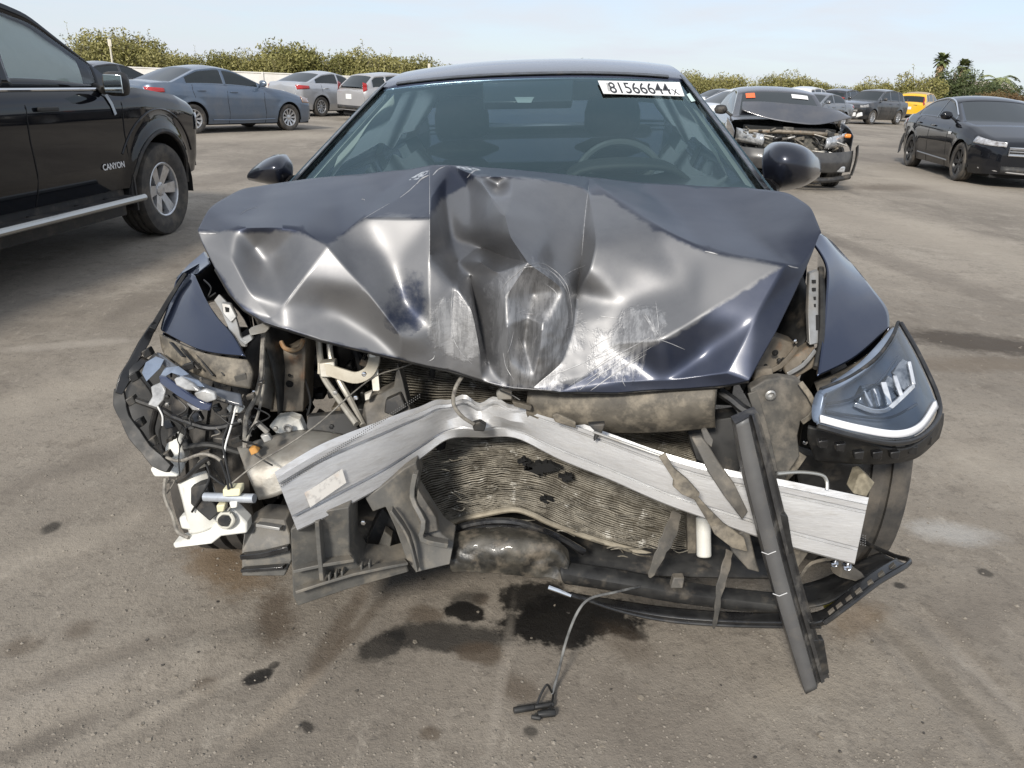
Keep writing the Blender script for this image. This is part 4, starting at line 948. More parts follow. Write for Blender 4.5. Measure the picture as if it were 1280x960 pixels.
for path, w in (([(500, 247), (512, 238), (524, 226)], .003), ([(455, 273), (470, 264), (487, 254)], .0015), ([(521, 230), (527, 224), (536, 219)], .006), ([(541, 219), (548, 212), (556, 208)], .004), ([(584, 222), (592, 214), (598, 213)], .005), ([(566, 360), (564, 390), (566, 420), (576, 440), (590, 455)], .0015), ([(356, 381), (366, 366), (380, 348)], .0015), ([(736, 232), (733, 255), (730, 285), (727, 320)], .0016), ([(537, 212), (537, 250), (537, 300), (537, 360)], .0014), ([(826, 425), (840, 430), (856, 437)], .0014), ([(881, 314), (890, 316), (897, 318)], .0025), ([(246, 291), (256, 292), (270, 292)], .003), ([(985, 332), (992, 334), (998, 335)], .003), ([(300, 268), (310, 262), (322, 259)], .0008), ([(452, 249), (454, 249.5), (456, 250)], .004), ([(600, 475), (640, 484), (690, 488)], .0012)): scratch(path, w)
so = wemit('scratches', scm, mat('pale scraped paint', (.44, .44, .44), (.20, .20, .21), 90, rough=.5, metal=.3), hood, smooth=False); so['kind'] = 'stuff'
# inner frame of the hood, seen under its front edge
wemit('hood_inner', MB().grid([[P(*HP[n]) + V(0, .006, -.002) for n in bound[21:38]], [P(*HP[n]) + V(0, .05, .005) for n in bound[21:38]]]), plas_dull, hood, solid=.006)

# ---------------- fenders
def fender_side(col, sgn, wc):
    top = [P(*c) for c in col]; rows = [top]
    for k, dz in enumerate((.06, .14, .22)):
        row = []
        for p_ in top:
            q_ = p_ + V(sgn * .018 * (k + 1), .03 * k, -dz)
            row.append(q_)
        rows.append(row)
    return rows
rf = [[(1008, 292, 1.97), (1026, 292, 2.00), (1040, 301, 2.06)], [(1033, 330, 1.86), (1050, 325, 1.94), (1066, 330, 2.02)], [(1033, 375, 1.79), (1060, 365, 1.86), (1090, 360, 1.95)], [(1028, 425, 1.71), (1065, 405, 1.79), (1109, 386, 1.89)], [(1022, 470, 1.62), (1070, 446, 1.71), (1112, 408, 1.84)]]
f_ = wemit('fender', MB().grid(patch([[P(*c) for c in r] for r in rf], 8, 8)), navy, solid=.005)
wc_r = V(.93, 2.17, .335)
def side_panel(name, sgn, xo, y0, y1, ztop, wc, R=.40, m_=navy):
    rows = []
    for k in range(17):
        y = y0 + (y1 - y0) * k / 16; zt_ = ztop(y); d = y - wc.y; zb_ = .30 if abs(d) >= R else max(.30, wc.z + math.sqrt(R * R - d * d)); zb_ = min(zb_, zt_ - .02)
        rows.append([V(xo(y) + sgn * .012 * math.sin(math.pi * u), y, zb_ + (zt_ - zb_) * u) for u in np.linspace(0, 1, 6)])
    return wemit(name, MB().grid(rows), m_, f_ if sgn > 0 else None, solid=.004)
pr = [P(*r[2]) for r in rf][::-1]
side_panel('fender_side', 1, lambda y: float(np.interp(y, [p.y for p in pr] + [2.42], [p.x for p in pr] + [.955])), pr[0].y, 2.40, lambda y: float(np.interp(y, [p.y for p in pr] + [2.42], [p.z for p in pr] + [.93])) - .003, wc_r)
lf = [[(236, 343, 1.98), (240, 342, 1.965), (244, 345, 1.95)], [(217, 367, 1.93), (238, 367, 1.87), (257, 373, 1.84)], [(205, 395, 1.87), (238, 398, 1.80), (272, 397, 1.76)], [(201, 409, 1.835), (246, 420, 1.74), (291, 418, 1.70)], [(202, 413, 1.82), (250, 437, 1.70), (306, 445, 1.65)]]
f2 = wemit('fender', MB().grid(patch([[P(*c) for c in r] for r in lf], 8, 8)), navy, solid=.005)
wemit('fender_strip', MB().prism([P(*c) for c in ((219, 348, 2.06), (236, 330, 2.14), (255, 314, 2.2), (261, 329, 2.1), (246, 342, 2.0), (230, 345, 2.02))], V(.004, .008, -.006)), navy, f2, bevel=.002)
pl = [P(202, 413, 1.82), P(201, 409, 1.84), P(205, 395, 1.87), P(217, 367, 1.93), P(236, 343, 1.98), P(219, 348, 2.07), P(255, 314, 2.25)]
ys, xs_, zs = [p.y for p in pl], [p.x for p in pl], [p.z for p in pl]
o_ = np.argsort(ys)
def side_panel_l():
    rows = []; wc = V(-.82, 2.12, .33); Rw = .40
    for k in range(17):
        y = 1.84 + (2.50 - 1.84) * k / 16; zt_ = float(np.interp(y, [1.84, 1.98, 2.25, 2.5], [P(205, 405, 1.84).z, P(236, 343, 1.98).z, P(255, 314, 2.25).z, .95])) - .004
        x = float(np.interp(y, [1.84, 1.98, 2.5], [P(204, 405, 1.84).x, P(222, 350, 1.98).x, -.90])); d = y - wc.y; zb_ = .30 if abs(d) >= Rw else max(.30, wc.z + math.sqrt(Rw * Rw - d * d)); zb_ = min(zb_, zt_ - .02)
        rows.append([V(x - .01 * math.sin(math.pi * u), y, zb_ + (zt_ - zb_) * u) for u in np.linspace(0, 1, 6)])
    wemit('fender_side', MB().grid(rows), navy, f2, solid=.004)
side_panel_l()

# ---------------- front wheels
ty, rm, dk = wheel_meshes(.335, .225, .22, 10, alloy)
def front_wheel(c, yaw, sd):
    M = Matrix.Translation(c) @ Matrix.Rotation(yaw, 4, 'Z') @ Matrix.Rotation(math.pi / 2 * (-1 if sd > 0 else 1), 4, 'Z')
    cp = lambda b_: MB().add([M @ Vector(v) for v in b_.v], b_.f)
    w = wemit('wheel', cp(ty), rubber); wemit('rim', cp(rm), alloy, w); wemit('wheel_back', cp(dk), dark_well, w)
front_wheel(V(-.80, 2.08, .332), R_(2), -1); front_wheel(V(1.03, 2.13, .335), R_(-11), 1)
# ---------------- crushed front end
def pl_(name, m_, th, pts, parent=None, bevel=.003, off=None):
    return wemit(name, MB().prism([P(*p) for p in pts], off or V(0, th, 0)), m_, parent, bevel=bevel, smooth=True, angle=30)
def tb(name, m_, r, pts, parent=None, n=8, sm=5):
    return wemit(name, MB().tube([P(*p) if not isinstance(p, Vector) else p for p in pts], r, n, smooth=sm), m_, parent)
def rb(name, m_, w, t, pts, parent=None, sm=4, nrm=V(0, -1, .2)):
    return wemit(name, MB().ribbon([P(*p) for p in pts], w, t, nrm, smooth=sm), m_, parent, bevel=.0015)

# dark engine bay: firewall, engine, inner fenders
wemit('firewall', MB().box((0.03, 2.52, .66), (1.5, .05, .66)), plas_dull)
eng = wemit('engine', MB().box((-.02, 2.28, .60), (.78, .40, .46)), mat('dark engine casting', (.05, .048, .044), (.02, .02, .02), 20, rough=.7, dirt=(TAN, 9, .5, .75, .5), bump=.003, bscale=35), bevel=.03)
ec = mat('engine black cover', (.015, .015, .016), rough=.5, dirt=(TAN, 8, .5, .8, .3))
for c_, s_ in (((-.25, 2.06, .62), (.18, .1, .2)), ((.05, 2.05, .5), (.3, .08, .22)), ((.30, 2.07, .66), (.16, .1, .16)), ((-.02, 2.10, .80), (.5, .16, .06)), ((-.45, 2.2, .5), (.16, .2, .3))):
    wemit('engine_cover', MB().box(c_, s_), ec, eng, bevel=.02)
for k in range(5): tb('hose', wire_black, .014, [V(-.5 + .2 * k, 2.02, .75 - .05 * (k % 2)), V(-.42 + .2 * k, 1.97, .62), V(-.48 + .22 * k, 2.0, .45)], eng)
for sd, x0 in ((-1, -.60), (1, .68)):
    wemit('inner_fender', MB().grid(patch([[V(x0 + sd * .02, 1.78, .30), V(x0, 1.78, .62), V(x0 + sd * .06, 1.80, .86)], [V(x0 + sd * .0, 2.1, .60), V(x0 - sd * .02, 2.1, .80), V(x0 + sd * .10, 2.1, .93)], [V(x0, 2.5, .3), V(x0, 2.5, .7), V(x0 + sd * .14, 2.5, .97)]], 5, 5)), plas_dull, solid=.006)
wemit('undertray', MB().grid(patch([[V(-.60, 1.72, .20), V(0, 1.66, .19), V(.72, 1.66, .20)], [V(-.62, 2.5, .20), V(0, 2.5, .19), V(.70, 2.5, .2)]], 4, 4)), plas_dull, solid=.006)

# radiator: end tanks, core, rows of bent fins
ctrl = [[(468, 436, 1.97), (560, 446, 1.97), (660, 470, 1.95), (760, 495, 1.93), (872, 515, 1.90)], [(474, 515, 1.94), (548, 518, 1.94), (650, 518, 1.95), (760, 545, 1.90), (870, 572, 1.86)],
        [(520, 590, 1.87), (590, 575, 1.885), (660, 576, 1.87), (770, 612, 1.83), (870, 642, 1.81)], [(547, 655, 1.82), (600, 641, 1.83), (650, 638, 1.81), (760, 678, 1.79), (868, 704, 1.77)]]
cp_ = [[P(*c) for c in r] for r in ctrl]
core = wemit('radiator', MB().grid(patch([[p + V(0, .014, 0) for p in r] for r in cp_], 12, 12)), core_dark, solid=.02, off=1)
core['label'] = 'crumpled radiator core with dusty bent fins'
fine_ = patch(cp_, 20, 20); NV = len(fine_)
fb = MB(); NF = 84
for k in range(NF):
    v = (k + .5) / NF * (NV - 1); i = int(v); fr_ = v - i; row = []
    for j in range(len(fine_[0])):
        p = fine_[i][j].lerp(fine_[min(i + 1, NV - 1)][j], fr_)
        w_ = .0018 * math.sin(j * .9 + k * .37) * max(0, mnoise.noise(V(j * .11, k * .13, 3)) + .35) + .005 * mnoise.noise(V(j * .12, k * .12, 1.3))
        p = p + V(0, -.010 * abs(mnoise.noise(V(j * .2, k * .3, 7.7))), w_); row.append(p)
    fb.tube(row, .0023, 4)
ff = wemit('radiator_fins', fb, core_fin, core, smooth=False); ff['kind'] = 'stuff'
tb('lower_rail', mat('bent pale rail', (.42, .38, .30), (.26, .23, .18), 18, rough=.6, metal=.3), .008, [(548, 660, 1.80), (575, 650, 1.80), (610, 642, 1.80), (642, 637, 1.78), (665, 643, 1.77), (690, 655, 1.77), (740, 673, 1.77), (800, 690, 1.76), (868, 708, 1.75)], core)
pl_('end_tank', plas_tan, .03, [(858, 600, 1.785), (872, 600, 1.785), (870, 712, 1.755), (860, 706, 1.755)], core)
# torn holes in the fins
tear = mat('black torn gap', (.008, .008, .008), rough=.9)
for cx_, cy_, rw, rh, Y_ in ((676, 586, 22, 9, 1.815), (551, 558, 7, 5, 1.865), (682, 626, 11, 3, 1.80), (708, 598, 9, 4, 1.81), (655, 578, 8, 4, 1.825)):
    pts = [(cx_ + rw * math.cos(a) * random.uniform(.35, 1.2), cy_ + rh * math.sin(a) * random.uniform(.3, 1.3), Y_) for a in np.linspace(0, 6.28, 26, endpoint=False)]
    pl_('torn_gap', tear, .02, pts, core, bevel=0)
for k in range(40):      # peeled slivers of fin
    a = random.uniform(545, 850); b = 560 + (a - 545) * .3 + random.uniform(0, 70); Y_ = 1.83 - (b - 560) * .0006 - .012
    rb('peeled_fin', core_fin, .003, .001, [(a, b, Y_), (a + random.uniform(5, 14), b + random.uniform(-4, 4), Y_ - .006), (a + random.uniform(15, 26), b + random.uniform(-3, 7), Y_)], core, 3)
# upper tie bar
bar_r = [[(664, 480, 1.80), (740, 484, 1.76), (830, 482, 1.72), (900, 478, 1.69)], [(664, 492, 1.74), (740, 494, 1.70), (830, 490, 1.66), (897, 486, 1.63)], [(662, 508, 1.735), (740, 514, 1.69), (825, 512, 1.65), (893, 505, 1.62)], [(672, 520, 1.75), (740, 527, 1.72), (818, 528, 1.68), (893, 521, 1.65)]]
ub = wemit('upper_tie_bar', MB().grid(patch([[P(*c) for c in r] for r in bar_r], 8, 6)), plas_tan, solid=.03, off=1)
pl_('tie_bar_end', plas_grey, .03, [(866, 492, 1.615), (897, 486, 1.60), (894, 520, 1.61), (860, 522, 1.62), (872, 508, 1.60)], ub)
tb('crack', tear, .0012, [(852, 496, 1.637), (846, 503, 1.635), (838, 508, 1.642), (832, 516, 1.642), (824, 524, 1.655)], ub, 5, 3)

# bumper beam, bent into a V
bt = [(343, 590, 1.42), (400, 556, 1.50), (470, 528, 1.60), (530, 506, 1.70), (562, 497, 1.755), (600, 499, 1.775), (640, 503, 1.74), (700, 520, 1.66), (760, 541, 1.585), (830, 566, 1.515), (900, 585, 1.47), (980, 600, 1.44), (1086, 622, 1.42)]
bb = [(372, 664, 1.42), (420, 641, 1.49), (480, 607, 1.59), (528, 572, 1.69), (562, 549, 1.75), (604, 547, 1.77), (645, 548, 1.735), (700, 575, 1.655), (762, 600, 1.58), (830, 630, 1.51), (900, 655, 1.465), (970, 679, 1.435), (1068, 706, 1.415)]
prof = [(0, .055), (.10, .05), (.115, .0), (.19, .0), (.20, .010), (.235, .010), (.245, -.002), (.50, -.005), (.74, -.002), (.75, .010), (.785, .010), (.80, 0), (.98, .0), (1., .006), (1.0, .06)]
Tt, Tb = spline([Vector(q_) for q_ in bt], 7), spline([Vector(q_) for q_ in bb], 7)
rows = []
for a, b in zip(Tt, Tb):
    k = math.exp(-((a.x - 602) / 52) ** 2); row = []
    for t_, d in prof:
        c = a.lerp(b, t_); dd = d * (1 - .55 * k) + k * (.02 * math.sin(t_ * 9 + a.x * .05)); row.append(P(c.x, c.y + k * 5 * math.sin(a.x * .16) * (1 - t_), c.z + dd))
    rows.append(row)
bm_ = MB().grid(rows, closed_u=True)
n_ = len(prof); bm_.f.append(tuple(range(n_))); e_ = len(bm_.v) - n_; bm_.f.append(tuple(e_ + i for i in reversed(range(n_))))
beam = wemit('bumper_beam', bm_, alu, angle=28); beam['label'] = 'bare aluminium bumper beam bent into a V'
pl_('beam_sticker', mat('torn beam label', (.78, .75, .70), (.72, .55, .42), 16, rough=.7, lo=.5, hi=.7, dirt=((.45, .43, .41), 60, .5, .62, .6)), -.0015, [(381, 616, 1.447), (428, 586, 1.512), (433, 603, 1.514), (388, 634, 1.449)], beam, bevel=0)
for x in np.linspace(990, 1076, 26):      # punched dot rows at the beam's end
    pass
dots = MB()
for i in range(34):
    for j in range(5):
        x = 985 + i * 2.9; y = 640 + i * .75 + j * 3.0 + (x - 985) * .0; c = P(x, y + 4, 1.425 + (1070 - x) * .00015)
        dots.box(c + V(0, -.0035, 0), (.0022, .0015, .0022))
for i in range(70):
    for j in range(2):
        x = 352 + i * 2.5; t_ = .0; c_ = P(x, 605 - i * 1.62 + j * 3.2, 1.42 + i * .00375 - .003); dots.box(c_, (.002, .0015, .002))
dd_ = wemit('punched_dots', dots, mat('dark dot', (.12, .12, .12), rough=.6), beam, smooth=False); dd_['kind'] = 'stuff'
# bits stuck on the beam
tb('bent_cable', wire_grey, .005, [(578, 470, 1.72), (569, 486, 1.70), (567, 505, 1.70), (577, 520, 1.70), (592, 530, 1.71)], beam); pl_('cable_plug', plas_dull, .02, [(590, 530, 1.71), (600, 527, 1.71), (608, 532, 1.71), (605, 540, 1.71), (592, 539, 1.71)], beam)
pl_('clip', alu_cast, .02, [(620, 492, 1.72), (627, 484, 1.72), (640, 488, 1.71), (640, 500, 1.71), (622, 500, 1.72)], beam); pl_('clip', plas_tan, .015, [(640, 502, 1.70), (665, 508, 1.68), (664, 514, 1.68), (642, 508, 1.70)], beam)
pl_('clip', plas_tan, .012, [(690, 520, 1.63), (696, 517, 1.63), (720, 528, 1.61), (720, 536, 1.61), (694, 528, 1.63)], beam); pl_('clip', plas_dull, .02, [(735, 531, 1.59), (757, 530, 1.58), (752, 543, 1.58), (742, 553, 1.57), (745, 541, 1.58)], beam)
rod = tb('rod', steel_grey, .0035, [(742, 540, 1.58), (790, 557, 1.53), (830, 571, 1.50)], beam)

# lower left air duct frame
duct = mat('dusty duct plastic', (.075, .075, .072), (.125, .12, .108), 16, rough=.42, rough2=.68, dirt=((.25, .22, .175), 20, .50, .70, .6), dust=(TAN, .22), bump=.0005, bscale=80)
fa = pl_('air_duct', duct, .10, [(363, 662, 1.46), (400, 640, 1.47), (436, 634, 1.49), (437, 690, 1.50), (448, 708, 1.51), (480, 711, 1.53), (507, 703, 1.55), (511, 715, 1.55), (440, 735, 1.50), (372, 758, 1.46), (366, 745, 1.455)])
rb('duct_rib', duct, .010, .03, [(398, 648, 1.462), (401, 690, 1.46), (404, 722, 1.455)], fa, 2); rb('duct_rib', duct, .008, .03, [(368, 712, 1.45), (404, 704, 1.46), (440, 698, 1.49)], fa, 2); rb('duct_rib', duct, .007, .03, [(370, 738, 1.445), (440, 716, 1.485), (508, 702, 1.54)], fa, 2)
for x in (412, 420, 428, 452, 462): rb('duct_rib', duct, .005, .02, [(x, 716 - (x - 412) * .3, 1.465 + (x - 412) * .0009), (x + 1, 726 - (x - 412) * .3, 1.465 + (x - 412) * .0009)], fa, 1)
fb_ = pl_('duct_strut', duct, .08, [(456, 622, 1.56), (478, 607, 1.58), (505, 586, 1.62), (520, 578, 1.64), (524, 600, 1.64), (520, 618, 1.62), (540, 650, 1.60), (552, 668, 1.59), (567, 679, 1.58), (562, 706, 1.56), (520, 716, 1.54), (508, 700, 1.55), (494, 660, 1.56), (482, 634, 1.56), (466, 640, 1.56)])
rb('duct_rib', duct, .012, .03, [(520, 590, 1.60), (516, 620, 1.59), (530, 650, 1.565), (528, 672, 1.555), (560, 680, 1.555)], fb_, 3); rb('duct_rib', duct, .006, .03, [(489, 636, 1.545), (510, 668, 1.54), (522, 712, 1.525)], fb_, 3)
pl_('duct_facet', plas_grey, .03, [(522, 612, 1.59), (545, 648, 1.575), (548, 664, 1.57), (530, 668, 1.565), (518, 640, 1.575)], fb_)
pl_('horn', plas_dull, .10, [(458, 675, 1.66), (478, 635, 1.68), (492, 650, 1.68), (500, 690, 1.66), (462, 697, 1.65)]); tb('horn_ring', plas_black, .006, [(462, 695, 1.63), (476, 688, 1.625), (494, 690, 1.63), (500, 700, 1.63), (480, 706, 1.62), (462, 700, 1.625), (462, 695, 1.63)])
pl_('horn_bracket', plas_grey, .03, [(470, 690, 1.62), (480, 664, 1.63), (490, 672, 1.63), (487, 690, 1.62)])
ga = pl_('side_bracket', duct, .07, [(306, 660, 1.53), (325, 648, 1.56), (356, 650, 1.55), (362, 668, 1.52), (365, 700, 1.50), (356, 720, 1.49), (302, 720, 1.50), (302, 690, 1.51)])
rb('duct_rib', plas_black, .012, .02, [(303, 695, 1.50), (330, 692, 1.49), (362, 684, 1.49)], ga, 2); rb('duct_rib', plas_black, .008, .02, [(303, 712, 1.49), (356, 708, 1.48)], ga, 1); rb('duct_rib', steel_grey, .008, .02, [(322, 655, 1.53), (352, 660, 1.52)], ga, 1)
# lower lip: crushed absorber, cross rail
ab = [[(566, 670, 1.66), (600, 664, 1.66), (650, 663, 1.655), (690, 673, 1.64), (706, 690, 1.63)], [(562, 682, 1.625), (600, 676, 1.615), (650, 676, 1.61), (692, 685, 1.605), (708, 701, 1.60)], [(562, 698, 1.605), (600, 697, 1.59), (650, 697, 1.59), (690, 702, 1.585), (708, 713, 1.585)], [(566, 714, 1.60), (600, 713, 1.595), (650, 713, 1.595), (690, 719, 1.59), (712, 727, 1.585)]]
wemit('crushed_absorber', MB().grid([[p + V(0, .007 * mnoise.noise(p * 22) + .0025 * mnoise.noise(p * 60), .003 * mnoise.noise(p * 35)) for p in r_] for r_ in patch([[P(*c) + V(0, .03 * mnoise.noise(V(c[0] * .05, c[1] * .06, 3)), .012 * mnoise.noise(V(c[0] * .03, c[1] * .04, 0))) for c in r] for r in ab], 16, 14)]), mat('muddy shiny black', (.014, .014, .013), (.07, .063, .05), 17, rough=.3, rough2=.6, coat=.2, dirt=(TAN, 18, .50, .70, .5), bump=.004, bscale=14), solid=.01, off=1)
tb('lower_hose', plas_black, .010, [(556, 668, 1.70), (590, 655, 1.70), (640, 652, 1.69), (690, 668, 1.68), (730, 690, 1.68)]); tb('lower_hose', plas_black, .006, [(556, 676, 1.68), (600, 660, 1.68), (660, 662, 1.67), (700, 680, 1.66)])
lr = [[(700, 706, 1.60), (760, 714, 1.60), (830, 727, 1.58), (900, 738, 1.56), (985, 748, 1.53)], [(700, 716, 1.575), (760, 725, 1.575), (830, 737, 1.555), (900, 748, 1.535), (985, 757, 1.505)], [(706, 725, 1.58), (760, 734, 1.58), (830, 745, 1.56), (900, 755, 1.54), (985, 763, 1.51)]]
rail = wemit('lower_cross_rail', MB().grid(patch([[P(*c) + V(0, .012 * mnoise.noise(V(c[0] * .09, c[1], 4)), 0) for c in r] for r in lr], 10, 5)), plas_dull, solid=.012, off=1)
for x in range(716, 806, 11): rb('rail_rib', plas_dull, .004, .012, [(x, 708 + (x - 716) * .17, 1.592), (x + 1, 724 + (x - 716) * .17, 1.568)], rail, 1)
for x in range(845, 975, 15): pl_('rail_hole', tear, .004, [(x, 733 + (x - 845) * .14, 1.563 - (x - 845) * .00036), (x + 9, 734 + (x - 845) * .14, 1.560 - (x - 845) * .00036), (x + 8, 741 + (x - 845) * .14, 1.548 - (x - 845) * .00036), (x + 1, 740 + (x - 845) * .14, 1.550 - (x - 845) * .00036)], rail, bevel=0)
pl_('rail_clip', plas_grey, .02, [(842, 722, 1.54), (856, 722, 1.54), (854, 736, 1.53), (838, 736, 1.53)], rail)
# torn black bumper cover hanging at the right
bc_t = [(700, 738, 1.58), (760, 748, 1.58), (830, 758, 1.56), (900, 764, 1.53), (970, 766, 1.48), (1022, 764, 1.43), (1060, 738, 1.44), (1095, 712, 1.50), (1120, 697, 1.58)]
bc_b = [(714, 742, 1.56), (770, 762, 1.55), (830, 775, 1.53), (900, 781, 1.50), (970, 783, 1.45), (1026, 783, 1.40), (1064, 757, 1.41), (1098, 731, 1.47), (1137, 704, 1.56)]
bc_m = [(a[0] * .5 + b[0] * .5, a[1] * .45 + b[1] * .55 + 2, a[2] * .5 + b[2] * .5 - .015) for a, b in zip(bc_t, bc_b)]
cov = wemit('bumper_cover', MB().grid(patch([[P(*c) for c in r] for r in (bc_t, bc_m, bc_b)], 6, 5)), plas_black, solid=.006); cov['label'] = 'torn black bumper cover hanging low on the right'
tb('cover_lip', plas_black, .005, [(714, 742, 1.56), (770, 762, 1.55), (830, 775, 1.53), (900, 781, 1.50), (970, 783, 1.45), (1026, 783, 1.40)], cov)
wemit('cover_floor', MB().grid(patch([[P(*c) for c in r] for r in ([(985, 735, 1.62), (1030, 722, 1.64), (1075, 700, 1.68), (1100, 690, 1.74)], [(985, 760, 1.50), (1035, 752, 1.49), (1080, 722, 1.52), (1120, 700, 1.60)])], 5, 4)), plas_dull, cov, solid=.006)
tb('cover_edge', plas_black, .006, [(1030, 779, 1.39), (1064, 754, 1.40), (1098, 728, 1.46), (1137, 703, 1.55), (1118, 695, 1.62), (1085, 680, 1.70), (1070, 668, 1.74)], cov, 8, 4)
for x, y, Y_ in ((1040, 766, 1.41), (1050, 759, 1.41), (1062, 750, 1.42), (1074, 741, 1.43), (1088, 730, 1.46), (1102, 719, 1.49), (1116, 709, 1.53)):
    pl_('edge_clip', plas_grey, .01, [(x - 4, y + 2, Y_ - .012), (x + 3, y - 4, Y_ - .008), (x + 5, y - 1, Y_ - .008), (x - 2, y + 5, Y_ - .012)], cov, bevel=.001)
pl_('yellow_foam', mat('yellow foam', (.42, .36, .05), (.2, .18, .04), 40, rough=.9), .01, [(1030, 760, 1.50), (1045, 748, 1.50), (1058, 738, 1.51), (1063, 742, 1.50), (1050, 756, 1.48), (1034, 766, 1.47)], cov)
pl_('crumpled_bracket', plas_tan, .02, [(1040, 716, 1.52), (1052, 706, 1.53), (1068, 712, 1.53), (1082, 722, 1.52), (1070, 727, 1.50), (1050, 722, 1.50)]); wemit('chrome_nut', MB().lathe([(0, .009), (.01, .009), (.012, .001)], 8, P(1044, 705, 1.52)), chrome); wemit('chrome_nut', MB().lathe([(0, .010), (.01, .010), (.012, .001)], 8, P(1060, 709, 1.51)), chrome)

# right side: brackets, strut tower, headlight
rbk = pl_('lamp_bracket', plas_grey, .03, [(938, 486, 1.56), (957, 475, 1.57), (976, 472, 1.58), (1000, 475, 1.59), (1022, 510, 1.57), (1001, 527, 1.55), (997, 545, 1.54), (1000, 570, 1.53), (985, 592, 1.52), (970, 625, 1.51), (962, 600, 1.52), (955, 560, 1.53), (945, 520, 1.54)])
wemit('bolt', MB().lathe([(-.02, .012), (-.022, .008), (-.014, .007), (-.012, .001)], 14, P(960, 490, 1.57)), steel_grey, rbk)
rb('bracket_fold', plas_grey, .02, .008, [(940, 490, 1.535), (955, 540, 1.52), (966, 590, 1.50)], rbk, 3); rb('bracket_fold', plas_tan, .012, .006, [(1000, 478, 1.57), (1020, 510, 1.55), (1002, 528, 1.54)], rbk, 2)
rb('diagonal_strut', plas_tan, .028, .015, [(968, 604, 1.55), (985, 588, 1.56), (1001, 566, 1.57)], None, 3)
st_ = pl_('strut_tower', steel_tan, .06, [(962, 418, 1.80), (996, 430, 1.78), (988, 456, 1.74), (950, 470, 1.72), (944, 455, 1.74)]); pl_('tower_flange', steel_tan, .03, [(980, 458, 1.70), (1000, 440, 1.72), (1018, 428, 1.73), (1020, 458, 1.70), (990, 476, 1.66), (984, 470, 1.67)], st_)
pl_('tower_flange', steel_tan, .02, [(944, 462, 1.66), (966, 460, 1.66), (968, 474, 1.64), (942, 478, 1.63)], st_)
rb('tower_flange', steel_tan, .012, .006, [(952, 466, 1.69), (975, 458, 1.70), (996, 434, 1.74)], st_, 3); rb('tower_flange', steel_grey, .010, .005, [(984, 468, 1.65), (1004, 456, 1.67), (1019, 438, 1.70)], st_, 3)
for x, y, r_, Y_ in ((968, 440, .008, 1.735), (978, 448, .005, 1.725), (1004, 452, .006, 1.685), (956, 456, .005, 1.71)): wemit('tower_hole', MB().lathe([(-.006, r_), (-.008, r_ * .8), (-.009, .0005)], 12, P(x, y, Y_)), tear, st_)
ir = pl_('inner_rail', steel_grey, .02, [(1012, 342, 1.84), (1024, 338, 1.86), (1024, 380, 1.79), (1023, 430, 1.71), (1012, 432, 1.70), (1010, 390, 1.76)])
for y, Y_ in ((350, 1.828), (360, 1.812), (371, 1.797), (380, 1.783)): pl_('rail_hole', tear, .003, [(1015, y, Y_), (1020, y, Y_), (1020, y + 4, Y_ - .006), (1015, y + 4, Y_ - .006)], ir, bevel=0)
pl_('rail_hole', tear, .003, [(1020, 394, 1.762), (1024, 394, 1.762), (1024, 412, 1.734), (1020, 413, 1.733)], ir, bevel=0)
tb('rail_seal', plas_dull, .008, [(1026, 335, 1.87), (1028, 380, 1.79), (1026, 430, 1.71), (1020, 460, 1.66)], ir)
# headlight
hl_t = [(1030, 492, 1.47), (1060, 477, 1.54), (1092, 454, 1.63), (1115, 426, 1.73), (1124, 406, 1.81)]
hl_m = [(1026, 512, 1.455), (1068, 508, 1.485), (1108, 494, 1.535), (1138, 466, 1.635), (1150, 452, 1.71)]
hl_b = [(1022, 531, 1.43), (1070, 543, 1.42), (1118, 550, 1.45), (1153, 540, 1.51), (1173, 508, 1.62)]
lens_rows = patch([[P(*c) for c in r] for r in (hl_t, hl_m, hl_b)], 8, 8)
hm = wemit('headlight', MB().grid([[p + V(-.02, .07, -.012) * (math.sin(math.pi * i / (len(lens_rows) - 1)) * math.sin(math.pi * j / (len(r) - 1))) ** .35 + V(-.001, .004, -.001) for j, p in enumerate(r)] for i, r in enumerate(lens_rows)]), mat('headlight bowl', (.30, .36, .45), (.15, .19, .26), 5, rough=.35, metal=.3), solid=.01, off=1)
hm['label'] = 'intact clear headlight on the right'
drl = [(1024, 522, 1.43), (1070, 534, 1.43), (1118, 541, 1.46), (1148, 531, 1.515), (1166, 504, 1.615)]
wemit('light_strip', MB().grid(patch([[P(a[0], a[1] - 3, a[2] + .006) for a in drl], [P(a[0] + (0 if a[0] < 1160 else 3), a[1] + 6, a[2] - .001) for a in drl]], 8, 2)), mat('white light guide', (.82, .83, .86), rough=.25, coat=.5), hm, solid=.008, off=1)
refl = mat('lamp reflector', (.80, .82, .85), (.5, .52, .56), 30, rough=.18, metal=.6); cell_d = mat('lamp cell', (.10, .12, .15), (.35, .38, .42), 45, rough=.12, metal=.6)
for pts in ([(1072, 503, 1.525), (1080, 487, 1.54), (1098, 484, 1.55), (1106, 508, 1.53), (1088, 511, 1.52)], [(1106, 480, 1.565), (1116, 473, 1.575), (1126, 494, 1.555), (1112, 504, 1.54)], [(1119, 470, 1.59), (1135, 452, 1.63), (1142, 479, 1.60), (1128, 492, 1.565)]):
    o_ = pl_('lamp_cell', cell_d, .025, pts, hm, bevel=.002)
